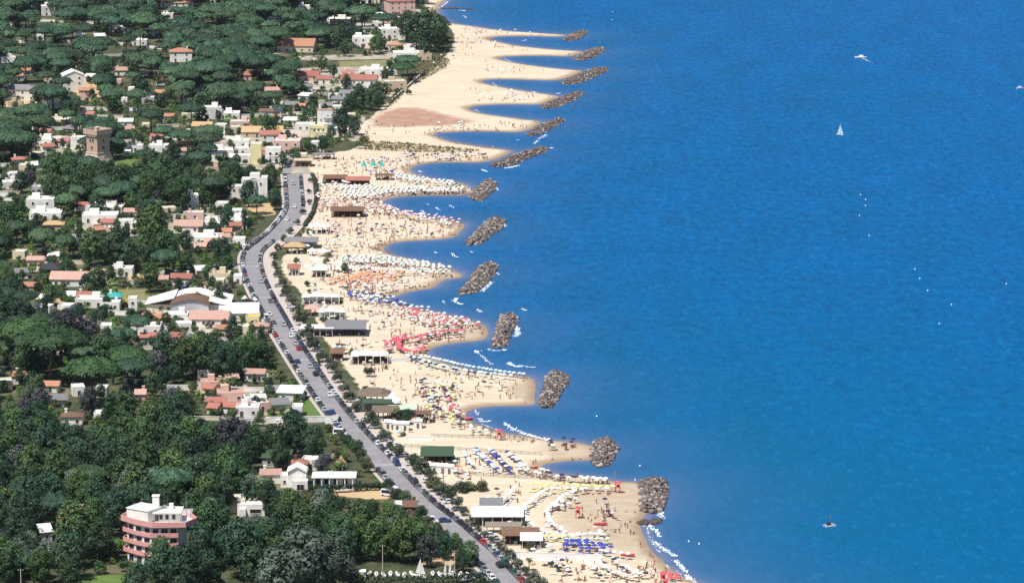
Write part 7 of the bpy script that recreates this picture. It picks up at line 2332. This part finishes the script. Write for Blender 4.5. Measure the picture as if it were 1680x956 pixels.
# clutter of the beach clubs along the inner edge of the sand
for (u, v) in [(545, 300), (560, 352), (515, 388), (500, 412), (540, 420), (500, 436), (530, 458), (500, 470), (520, 478), (545, 492), (530, 508), (560, 520), (540, 532), (560, 540), (585, 552), (560, 572), (590, 580), (640, 600), (600, 604), (640, 672), (620, 684), (690, 690), (660, 712), (740, 760), (720, 782), (760, 786), (820, 842), (850, 870), (890, 900), (870, 905), (880, 930), (920, 940), (905, 925)]:
    for _ in range(br.randrange(4, 10)):
        uu, vv = u + br.uniform(-16, 16), v + br.uniform(-6, 6)
        q_ = br.random()
        if q_ < .3:
            UMB.append((uu, vv, br.choice(('white', 'white', 'navy', 'green', 'sky'))))
        elif q_ < .6:
            PPL.append((uu, vv))
        elif q_ < .8:
            BED.append((uu, vv, br.choice(('white', 'navy', 'blue', 'orange'))))
        elif road_d(np.array([G(uu, vv, LZ)]))[0] > 14:
            plant(br.choice(('bush', 'olive', 'grey', 'bush')), uu, vv, br.uniform(1.6, 3.6) * SCL(vv), None, BEACHMARKS)

# ---- people: one continuous skinned body per pose
def person_mesh(name, joints, edges, swim_z, hair_z, lying=False):
    me = bpy.data.meshes.new(name + '_rig')
    me.from_pydata([j[0] for j in joints], edges, [])
    o = bpy.data.objects.new(name + '_rig', me)
    COL.objects.link(o)
    m = o.modifiers.new('skin', 'SKIN')
    lay = me.skin_vertices[0].data
    for i, j in enumerate(joints):
        lay[i].radius = (j[1], j[2] if len(j) > 2 else j[1])
    lay[0].use_root = True
    dg = bpy.context.evaluated_depsgraph_get()
    ev = o.evaluated_get(dg)
    out = bpy.data.meshes.new_from_object(ev)
    bpy.data.objects.remove(o)
    bpy.data.meshes.remove(me)
    out.name = name
    return out


def pose(kind):
    J = {'pelvis': ((0, 0, .95), .15, .11), 'waist': ((0, 0, 1.12), .13, .10), 'chest': ((0, 0, 1.34), .17, .12), 'neck': ((0, -.01, 1.5), .06), 'head': ((0, -.02, 1.60), .085, .10), 'crown': ((0, -.01, 1.72), .07, .085),
         'sl': ((-.19, 0, 1.42), .06), 'el': ((-.26, .02, 1.14), .045), 'hl': ((-.27, -.06, .88), .035), 'sr': ((.19, 0, 1.42), .06), 'er': ((.26, .02, 1.14), .045), 'hr': ((.27, -.06, .88), .035),
         'tl': ((-.10, 0, .86), .09), 'kl': ((-.11, -.01, .48), .065), 'al': ((-.11, .02, .09), .045), 'fl': ((-.11, -.15, .03), .035), 'tr': ((.10, 0, .86), .09), 'kr': ((.11, -.01, .48), .065), 'ar': ((.11, .02, .09), .045), 'fr': ((.11, -.15, .03), .035)}
    J = {k: list(v) for k, v in J.items()}

    def setp(k, p):
        J[k][0] = p
    if kind == 'walk':
        setp('kl', (-.11, -.18, .50)); setp('al', (-.11, -.24, .10)); setp('fl', (-.11, -.40, .04)); setp('kr', (.11, .08, .49)); setp('ar', (.11, .32, .14)); setp('fr', (.11, .22, .04)); setp('hl', (-.24, .20, .92)); setp('hr', (.24, -.26, .96))
    elif kind == 'sit':
        dz = -.80
        for k in ('pelvis', 'waist', 'chest', 'neck', 'head', 'crown', 'sl', 'el', 'hl', 'sr', 'er', 'hr', 'tl', 'tr'):
            p = J[k][0]; J[k][0] = (p[0], p[1] + max(0, (p[2] - .95)) * .25, p[2] + dz)
        setp('kl', (-.15, -.42, .42)); setp('al', (-.14, -.62, .08)); setp('fl', (-.14, -.78, .04)); setp('kr', (.15, -.42, .42)); setp('ar', (.14, -.62, .08)); setp('fr', (.14, -.78, .04)); setp('tl', (-.1, -.06, .13)); setp('tr', (.1, -.06, .13)); setp('hl', (-.25, -.3, .40)); setp('hr', (.25, -.3, .40))
    elif kind == 'lie':
        for k in J:
            p = J[k][0]; J[k][0] = (p[0], .85 - p[2], .16 + (p[1] if k not in ('fl', 'fr') else -p[1] * .5))
    order = list(J)
    E = [('pelvis', 'waist'), ('waist', 'chest'), ('chest', 'neck'), ('neck', 'head'), ('head', 'crown'), ('chest', 'sl'), ('sl', 'el'), ('el', 'hl'), ('chest', 'sr'), ('sr', 'er'), ('er', 'hr'), ('pelvis', 'tl'), ('tl', 'kl'), ('kl', 'al'), ('al', 'fl'), ('pelvis', 'tr'), ('tr', 'kr'), ('kr', 'ar'), ('ar', 'fr')]
    me = person_mesh('person_' + kind, [tuple(J[k]) for k in order], [(order.index(a), order.index(b)) for a, b in E], 0, 0)
    return me, Vector(J['pelvis'][0]), Vector(J['crown'][0]), Vector(J['head'][0])


POSES = {}
for kd in ('stand', 'walk', 'sit', 'lie'):
    base, pel, crn, hd = pose(kd)
    for ci, sw in enumerate(('cloth_navy', 'cloth_red', 'cloth_blue', 'cloth_white')):
        me = base.copy()
        me.name = 'person_' + kd
        me.materials.clear()
        for q in ('skin', sw, 'hair'):
            me.materials.append(MATS[q])
        for p in me.polygons:
            c = p.center
            if (c - pel).length < .24:
                p.material_index = 1
            elif (c - (crn + (crn - hd) * .2)).length < .13 and (kd == 'lie' or c.y > -.04 or c.z > crn.z - .02):
                p.material_index = 2
            else:
                p.material_index = 0
            if ci == 3 and (c - (pel + (hd - pel) * .55)).length < .24:
                p.material_index = 1
        POSES[(kd, sw)] = me


def spread(lst, cap):
    """largest in the picture first: what stands lowest in the photograph stands nearest"""
    lst = sorted(lst, key=lambda q: -q[1])
    return lst[:cap], lst[cap:]


def on_land(lst, lim=.35):
    P = GLA([(q[0], q[1]) for q in lst])
    sd = shore_sd(P[:, :2])
    rd = road_d(P[:, :2])
    return [(q, p) for q, p, d, r in zip(lst, P, sd, rd) if d > lim and r > 9.0]


CN = {'white': 'white', 'red': 'red', 'orange': 'orange', 'blue': 'deep blue', 'sky': 'pale blue', 'pink': 'pink', 'yellow': 'yellow', 'green': 'pale green', 'navy': 'dark navy'}


def mass(name, lab, items, mesh_of):
    """everything past the limit of one kind, joined"""
    V, F, MI, mats = [], [], [], []
    nv = 0
    for (q, p, ang, me) in items:
        n = len(me.vertices)
        co = np.empty(n * 3, np.float32); me.vertices.foreach_get('co', co); co = co.reshape(-1, 3)
        c, s_ = math.cos(ang), math.sin(ang)
        V.append(np.column_stack([co[:, 0] * c - co[:, 1] * s_ + p[0], co[:, 0] * s_ + co[:, 1] * c + p[1], co[:, 2] + p[2]]))
        idx = {}
        for i, m_ in enumerate(me.materials):
            if m_ not in mats:
                mats.append(m_)
            idx[i] = mats.index(m_)
        for pl in me.polygons:
            vs = list(pl.vertices)
            for k in range(1, len(vs) - 1):
                F.append((vs[0] + nv, vs[k] + nv, vs[k + 1] + nv)); MI.append(idx[pl.material_index])
        nv += n
    if V:
        tag(ob(name, np_mesh(name, np.vstack(V), np.array(F), mats, MI)), lab, kind='stuff')


U_ = on_land(UMB)
U_.sort(key=lambda q: -q[0][1])
for q, p in U_[:292]:
    o = ob('beach_umbrella', UM[q[2]], None, tuple(p), (br.uniform(-.05, .05), br.uniform(-.05, .05), br.uniform(0, 1)))
    pl = near(q[0], q[1], BEACHMARKS, True)
    tag(o, "%s beach umbrella %s" % (CN[q[2]], pl), 'beach umbrella', "%s beach umbrellas %s" % (CN[q[2]], pl.split(',')[0]))
    uniq_later(o, q[0])
mass('beach_umbrellas', "hundreds of small open beach umbrellas on the middle and far beaches", [(q, p, br.uniform(0, 1), UM[q[2]]) for q, p in U_[292:]], None)
B_ = on_land(BED)
B_.sort(key=lambda q: -q[0][1])
for q, p in B_[:280]:
    o = ob('sunbed', BD[q[2]], None, tuple(p), br.uniform(-.5, .5) - 1.2)
    pl = near(q[0], q[1], BEACHMARKS, True)
    tag(o, "%s sunbed %s" % (CN[q[2]], pl), 'sunbed', "%s sunbeds %s" % (CN[q[2]], pl.split(',')[0]))
    uniq_later(o, q[0])
mass('sunbeds', "many small sunbeds on the middle and far beaches", [(q, p, br.uniform(-.5, .5) - 1.2, BD[q[2]]) for q, p in B_[280:]], None)
# walkers along the water's edge
for i in range(0, len(_sh) - 1, 2):
    for _ in range(2):
        if br.random() < .35:
            a = _sh[i] * .5 + _sh[i + 1] * .5 + np.array([-1.6 - br.random() * 2.5, br.uniform(-2, 2)])
            u, v = to_px(a[0], a[1], .3)
            if 0 < v < 955:
                PPL.append((u, v))
P_ = on_land(PPL, .15)
P_.sort(key=lambda q: -q[0][1])
KD = {'stand': ('standing', .34), 'walk': ('walking', .26), 'sit': ('sitting', .2), 'lie': ('lying', .2)}
SWN = {'cloth_navy': 'dark', 'cloth_red': 'red', 'cloth_blue': 'blue', 'cloth_white': 'white'}
out_mass = []
for i, (q, p) in enumerate(P_):
    kd = br.choices(list(KD), [v[1] for v in KD.values()])[0]
    sw = br.choice(list(SWN))
    me = POSES[(kd, sw)]
    ang = br.uniform(0, 6.28)
    if i < 295:
        o = ob('person', me, None, tuple(p), ang)
        pl = near(q[0], q[1], BEACHMARKS, True)
        tag(o, "%s person in %s swimwear %s" % (KD[kd][0], SWN[sw], pl), 'person', "people in %s swimwear %s" % (SWN[sw], pl.split(',')[0]))
        uniq_later(o, q[0])
    else:
        out_mass.append((q, p, ang, me))
mass('beach_crowd', "crowd of small bathers on the middle and far beaches", out_mass, None)
print("BEACH", len(U_), len(B_), len(P_))

# ================================================================ BOATS, BUOYS, POLES, SMALL THINGS
def hull(L, B, D, n=9, sheer=.25):
    vs, fs = [], []
    for i in range(n):
        t_ = i / (n - 1)
        x = (t_ - .5) * L
        w = B / 2 * (math.sin(math.pi * min(1, .28 + .72 * (1 - t_) * .9 + 0.0)) ** .6 if t_ > .3 else .82 + .18 * t_ / .3) * (1 - max(0, t_ - .55) ** 1.6 * 2.4)
        w = max(w, .03)
        z = D + sheer * t_ ** 2
        vs += [(x, -w, z), (x, -w * .75, D * .25), (x, 0, -D * .25), (x, w * .75, D * .25), (x, w, z)]
    for i in range(n - 1):
        for k in range(4):
            fs.append((i * 5 + k, i * 5 + k + 1, (i + 1) * 5 + k + 1, (i + 1) * 5 + k))
        fs.append((i * 5 + 4, i * 5, (i + 1) * 5, (i + 1) * 5 + 4))
    fs += [(0, 4, 3, 2, 1), tuple((n - 1) * 5 + k for k in range(5))]
    return vs, fs


def sail_mesh(h, w, m='cloth_white', z0=1.0, belly=.25):
    q = MB()
    n = 6
    for side in (0.0, .03):
        pass
    vs = []
    for i in range(n + 1):
        t_ = i / n
        for k in range(4):
            f = k / 3
            vs.append((-f * w * (1 - t_) ** .85, belly * math.sin(math.pi * f) * (1 - t_) + .02, z0 + h * t_))
    m1 = len(vs)
    vs += [(x, y - .04, z) for x, y, z in vs]
    fs = []
    for i in range(n):
        for k in range(3):
            a = i * 4 + k
            fs += [(a, a + 1, a + 5, a + 4), (m1 + a + 4, m1 + a + 5, m1 + a + 1, m1 + a)]
    q.add(vs, fs)
    return q.mesh('sail', [m])


def sailboat(u, v, L, label, mast, sails, ang, land=False, hullm='white_paint', name='sailing_boat', cat='sailing boat', sw=1.0, cat_hulls=False):
    x, y, z = GL(u, v) if land else (*G(u, v, 0), 0.0)
    o = thing(name, label, cat, (x, y, z + (.35 if land else 0)), ang)
    if cat_hulls:
        for s_ in (-1, 1):
            vs, fs = hull(L, L * .11, .5); MB().add([(a, b + s_ * L * .2, c) for a, b, c in vs], fs).build('hull', [hullm], o)
        MB().box(-L * .05, 0, .58, L * .4, L * .40, .12).box(-L * .08, 0, .702, L * .3, L * .2, .7).build('deck', ['cloth_navy'], o)
    else:
        vs, fs = hull(L, L * .34, .55); MB().add(vs, fs).build('hull', [hullm], o)
        MB().box(-L * .05, 0, .6, L * .35, L * .18, .3).build('deck', ['frame_paint'], o)
    MB().tube([(L * .08, 0, .4), (L * .08, 0, mast)], [.07, .04], 6).build('mast', ['metal'], o)
    MB().tube([(L * .08, 0, 1.0), (-L * .38, 0, 1.05)], [.05, .04], 5).build('boom', ['metal'], o)
    sm_ = 'cloth_white' if land else 'cloth_sky'
    if sails:
        ob('sail', sail_mesh(mast - 1.2, L * .44 * sw, sm_), o, (L * .08, 0, .1))
        if sails > 1:
            ob('sail', sail_mesh((mast - 1.2) * .75, -L * .36 * sw, sm_), o, (L * .1, 0, .1))
    if land:
        MB().box(-L * .2, 0, -.4, .25, 1.3, .45).box(L * .2, 0, -.4, .25, .9, .45).build('cradle', ['grey_wood'], o)
    return o


sailboat(1378, 222, 4.6, "small sailing boat under pale sails far out on the water", 6.4, 2, rad(-42))
sailboat(1361, 863, 3.6, "small dark catamaran with a bare pale mast off the lowest beach", 4.6, 0, rad(20), cat_hulls=True, name='catamaran', cat='catamaran')
x, y = G(1412, 96, 0)
o = thing('motor_boat', "white motor cruiser speeding with a short wake far offshore", 'motor boat', (x, y, 0), rad(168))
vs, fs = hull(7.5, 2.6, .9); MB().add(vs, fs).build('hull', ['white_paint'], o)
MB().box(-.3, 0, 1.0, 3.2, 1.7, 1.1, tx=.7, ty=.8).build('cabin', ['white_paint'], o)
MB().box(.95, 0, 1.35, .5, 1.5, .5, tx=.5).build('windscreen', ['dark_glass'], o)
MB().tube([(-1.6, 0, 1.0), (-1.6, 0, 3.0)], [.06, .04], 5).build('antenna', ['metal'], o)
foam([([(1415, 96.5), (1419, 98), (1424, 100)], .8, 3), ([(1424, 100), (1434, 104)], .6, .6)], 'wake', "white wake trailing behind the motor cruiser", .04)
x, y = G(1673, 146, 0)
o = thing('motor_boat', "tiny white motor boat at the picture's seaward edge", 'motor boat', (x, y, 0), rad(10))
vs, fs = hull(4.2, 1.6, .6); MB().add(vs, fs).build('hull', ['white_paint'], o); MB().box(0, 0, .8, 1.6, 1.2, .8, tx=.7).build('cabin', ['white_paint'], o)
bm_ = MB().cyl(0, 0, -.3, .55, .6, 10, .6).cyl(0, 0, .302, .6, .5, 10, .18).cyl(0, 0, .803, .1, .5, 6).mesh('mooring_buoy', ['white_paint'])
for u, v, lab in ((1412, 320, "topmost white mooring buoy of the offshore string"), (1420, 328, "white buoy just seaward of the topmost one"), (1420, 338, "white buoy under the seaward one in the offshore string"), (1410, 354, "white buoy at the foot of the tight offshore group"), (1426, 387, "lone white buoy below the tight offshore group"),
                  (1501, 442, "first white buoy of the slanting lower string"), (1509, 457, "second white buoy of the slanting lower string"), (1522, 477, "third white buoy of the slanting lower string"), (1561, 500, "white buoy set apart on the seaward side of the slanting string"), (1541, 531, "lowest white buoy of the slanting string"), (1651, 466, "white buoy alone far out to sea"), (979, 683, "white buoy off the third breakwater"), (1050, 764, "white buoy off the second breakwater"), (1130, 888, "white buoy beside the lowest surf"), (1147, 892, "white buoy seaward of the lowest surf"), (1005, 20, "pale buoy far up the coast"), (1004, 33, "second pale buoy far up the coast")):
    x, y = G(u, v, 0)
    ob('mooring_buoy', bm_, None, (x, y, 0), None, .52)
    tag(COL.objects[-1], lab, 'buoy', "white mooring buoys")
# dinghies stored behind the hedge
for i in range(15):
    u = 606 + i * 11.5
    if 680 < u < 702 or 726 < u < 742:
        continue
    sailboat(u, 944 + (i % 3), 3.4, "white sailless dinghy stored in the row behind the hedge", 3.4 if i % 4 == 0 else 1.4, 0, rad(80 + (i * 37) % 25), land=True, name='stored_dinghy', cat='dinghy')['group'] = "white dinghies stored behind the hedge"
sailboat(689, 948, 4.4, "stored dinghy with a full white triangular sail", 6.0, 2, rad(-32), land=True, name='sailing_dinghy', cat='dinghy')
sailboat(731, 946, 3.2, "stored dinghy with a narrow white sail, inland one of the pair", 5.2, 1, rad(-48), land=True, name='sailing_dinghy', cat='dinghy', sw=.8)
sailboat(739, 946, 3.2, "stored dinghy with a narrow white sail, seaward one of the pair", 5.4, 1, rad(-48), land=True, name='sailing_dinghy', cat='dinghy', sw=.8)
for u, lab, m_ in ((582, "dull yellow container hut at the inland end of the hedge", 'cloth_yellow'), (594, "white tent hut beside the yellow container", 'cloth_white')):
    x, y, z = GL(u, 949)
    o = thing('storage_hut', lab, 'hut', (x, y, z), .05)
    MB().box(0, 0, -.2, 2.1, 2.4, 2.6).build('wall', [m_ if m_ == 'cloth_white' else 'beige_wall'], o)
    MB().gable(2.1, 2.4, 2.4, .45 if m_ == 'cloth_white' else .12, .1).build('roof', [m_], o)
    put_windows(o, -1, 1, -1.2, .02, 1, .8, 1.9, name='door')
o = sailboat(565, 807, 6.0, "white motor boat parked on the tan sand lot", 1.8, 0, rad(8), land=True, name='parked_boat', cat='boat')
o = sailboat(102, 922, 6.2, "white boat lying among the bottom trees", 1.4, 0, rad(-12), land=True, name='parked_boat', cat='boat')


def pole(u, v, h, label, m='pale_stone', arm=True, name='utility_pole'):
    x, y, z = GL(u, v)
    o = thing(name, label, 'pole', (x, y, z), 0)
    MB().tube([(0, 0, -.3), (0, 0, h)], [.17, .11], 7).build('shaft', [m], o)
    if arm:
        MB().box(0, 0, h - .5, 1.6, .12, .12).build('crossarm', ['grey_wood'], o)
        for k in (-.7, 0, .7):
            MB().cyl(k, 0, h - .37, .06, .2, 6).build('insulator', ['white_paint'], o)


pole(160, 925, 9, "pale utility pole by the lawn below the apartment block"); pole(628, 952, 11, "tall pale utility pole behind the stored dinghies"); pole(746, 950, 9, "utility pole by the tan playing ground"); pole(186, 262, 6, "thin pole beside the tower's lawn", arm=False); pole(35, 976, 8, "utility pole in the bottom trees at the picture's edge")
for i, (u, v) in enumerate(((70, 840), (372, 975), (496, 842), (398, 470), (387, 505), (728, 800), (1009, 806))):
    pole(u, v, 7, "slim lamp pole " + near(u, v, LANDMARKS if u < 600 else BEACHMARKS, True), 'metal', False, 'lamp_pole')

# yellow crane
x, y, z = GL(204, 502)
o = thing('mobile_crane', "small yellow crane with a slanted boom in a yard", 'crane', (x, y, z), 0)
MB().box(0, 0, .5, 3.8, 2.2, 1.3).box(1.2, 0, 1.802, 1.3, 1.6, 1.1).build('body', ['crane_yellow'], o)
MB().tube([(-1.2, 0, 1.8), (1.8, 0, 8.2)], [.3, .18], 4).tube([(1.8, 0, 8.2), (.6, 0, 6.3)], [.1, .08], 4).build('boom', ['crane_yellow'], o)
for a in (-1.2, 1.2):
    for b_ in (-1, 1):
        q = MB(); q.tube([(a, b_ * .9, .5), (a, b_ * 1.25, .5)], [.5, .5], 10).build('wheel', ['tyre'], o)

# sand fences with posts and two rails
_fp = MB().box(0, 0, -.3, .13, .13, 1.5).mesh('post', ['grey_wood'])


def sand_fence(px, label, step=2.4):
    pts_ = [GL(*q) for q in along(px, step)]
    o = thing('sand_fence', label, 'fence', pts_[0])
    p0 = Vector(pts_[0])
    for q in pts_:
        ob('post', _fp, o, tuple(Vector(q) - p0))
    for zz in (.45, .95):
        mb = MB()
        for a, b_ in zip(pts_[:-1], pts_[1:]):
            A, B = Vector(a) - p0, Vector(b_) - p0
            d = (B - A); n_ = Vector((-d.y, d.x, 0)).normalized() * .04
            mb.add([tuple(A - n_ + Vector((0, 0, zz))), tuple(B - n_ + Vector((0, 0, zz))), tuple(B + n_ + Vector((0, 0, zz))), tuple(A + n_ + Vector((0, 0, zz))), tuple(A - n_ + Vector((0, 0, zz + .14))), tuple(B - n_ + Vector((0, 0, zz + .14))), tuple(B + n_ + Vector((0, 0, zz + .14))), tuple(A + n_ + Vector((0, 0, zz + .14)))],
                   [(3, 2, 1, 0), (4, 5, 6, 7), (0, 1, 5, 4), (1, 2, 6, 5), (2, 3, 7, 6), (3, 0, 4, 7)])
        mb.build('rail', ['grey_wood'], o)


sand_fence([(708, 716), (760, 718), (820, 720), (872, 723)], "upper weathered post-and-rail fence running to the sea")
sand_fence([(664, 733), (730, 737), (800, 741), (894, 747)], "middle weathered post-and-rail fence running to the sea")
sand_fence([(735, 777), (800, 781), (870, 785), (930, 789)], "lower weathered post-and-rail fence below the blue umbrella rows")
sand_fence([(660, 683), (700, 682), (732, 683)], "short fence seaward of the white cabins", 3)
sand_fence([(640, 166), (660, 146), (684, 128), (700, 122)], "dark dune fence beside the wide sand", 3)


# red lifeguard towers and the red play frame
def lifeguard(u, v, label):
    x, y, z = GL(u, v)
    o = thing('lifeguard_tower', label, 'lifeguard tower', (x, y, z), .2)
    for a in (-.55, .55):
        for b_ in (-.55, .55):
            MB().tube([(a * 1.3, b_ * 1.3, -.2), (a, b_, 1.9)], [.07, .07], 5).build('leg', ['cloth_red'], o)
    MB().box(0, 0, 1.9, 1.5, 1.5, .14).build('platform', ['cloth_red'], o)
    MB().box(0, .3, 2.042, .9, .5, .6).build('seat', ['cloth_red'], o)
    MB().hip(1.7, 1.7, 3.4, .5, .1).build('roof', ['cloth_red'], o)
    for a in (-.7, .7):
        MB().box(a, .6, 2.042, .08, .08, 1.4).build('post', ['cloth_red'], o)


lifeguard(1014, 808, "red lifeguard tower at the seaward end of the yellow umbrella line")
lifeguard(948, 850, "red lifeguard tower inside the curved umbrella rows")
lifeguard(819, 722, "red lifeguard tower on the sand below the white breaker")
lifeguard(1088, 958, "red lifeguard tower at the picture's bottom edge")
x, y, z = GL(751, 776)
o = thing('play_frame', "red play frame with arched bars in front of the green-roofed pavilion", 'play frame', (x, y, z), 0)
for k in range(3):
    MB().tube([(-1.4 + k * 1.4, -.6, -.2), (-1.4 + k * 1.4, -.4, 1.8), (-1.4 + k * 1.4, 0, 2.4), (-1.4 + k * 1.4, .4, 1.8), (-1.4 + k * 1.4, .6, -.2)], [.09] * 5, 6).build('arch', ['cloth_red'], o)
MB().box(0, 0, 1.2, 3.0, .6, .12).build('platform', ['cloth_red'], o)
MB().add([(1.5, -.3, 1.3), (3.2, -.3, .1), (3.2, .3, .1), (1.5, .3, 1.3), (1.5, -.3, 1.2), (3.2, -.3, 0), (3.2, .3, 0), (1.5, .3, 1.2)], [(0, 1, 2, 3), (7, 6, 5, 4), (0, 4, 5, 1), (2, 6, 7, 3), (1, 5, 6, 2), (3, 7, 4, 0)]).build('slide', ['cloth_green'], o)
# beached red rescue boats / pedalos
for u, v, lab, m_ in ((985, 861, "red rescue boat hauled up inside the curved umbrella rows", 'cloth_red'), (872, 768, "orange rescue boat beached by the second bay", 'cloth_orange'), (766, 689, "red pedal boat at the edge of the third bay", 'cloth_red'), (1030, 912, "red rowing boat beached near the wet edge", 'cloth_red')):
    x, y, z = GL(u, v)
    o = thing('beached_boat', lab, 'boat', (x, y, z), br.uniform(-.3, .3))
    vs, fs = hull(4.2, 1.5, .55); MB().add([(a, b_, c + .15) for a, b_, c in vs], fs).build('hull', [m_], o)
    MB().box(-.4, 0, .68, .35, 1.1, .08).box(.7, 0, .68, .35, .9, .08).build('bench', ['brown_wood'], o)

uniq_finish()

# ================================================================ HAZE
hm = bpy.data.materials.new('haze')
hm.use_nodes = True
ht = hm.node_tree
ht.nodes.remove(ht.nodes["Principled BSDF"])
hv = ht.nodes.new("ShaderNodeVolumePrincipled")
hv.inputs['Color'].default_value = (0.72, 0.83, 1.0, 1)
hv.inputs['Density'].default_value = 0.000014
hv.inputs['Anisotropy'].default_value = 0.2
ht.links.new(hv.outputs[0], ht.nodes["Material Output"].inputs['Volume'])
MATS['haze'] = hm
HZ = MB()
HZ.box(0, 1000, -9, 52000, 62000, 309)
tag(HZ.build('haze', ['haze']), "thin pale summer haze over the coast", kind='stuff')
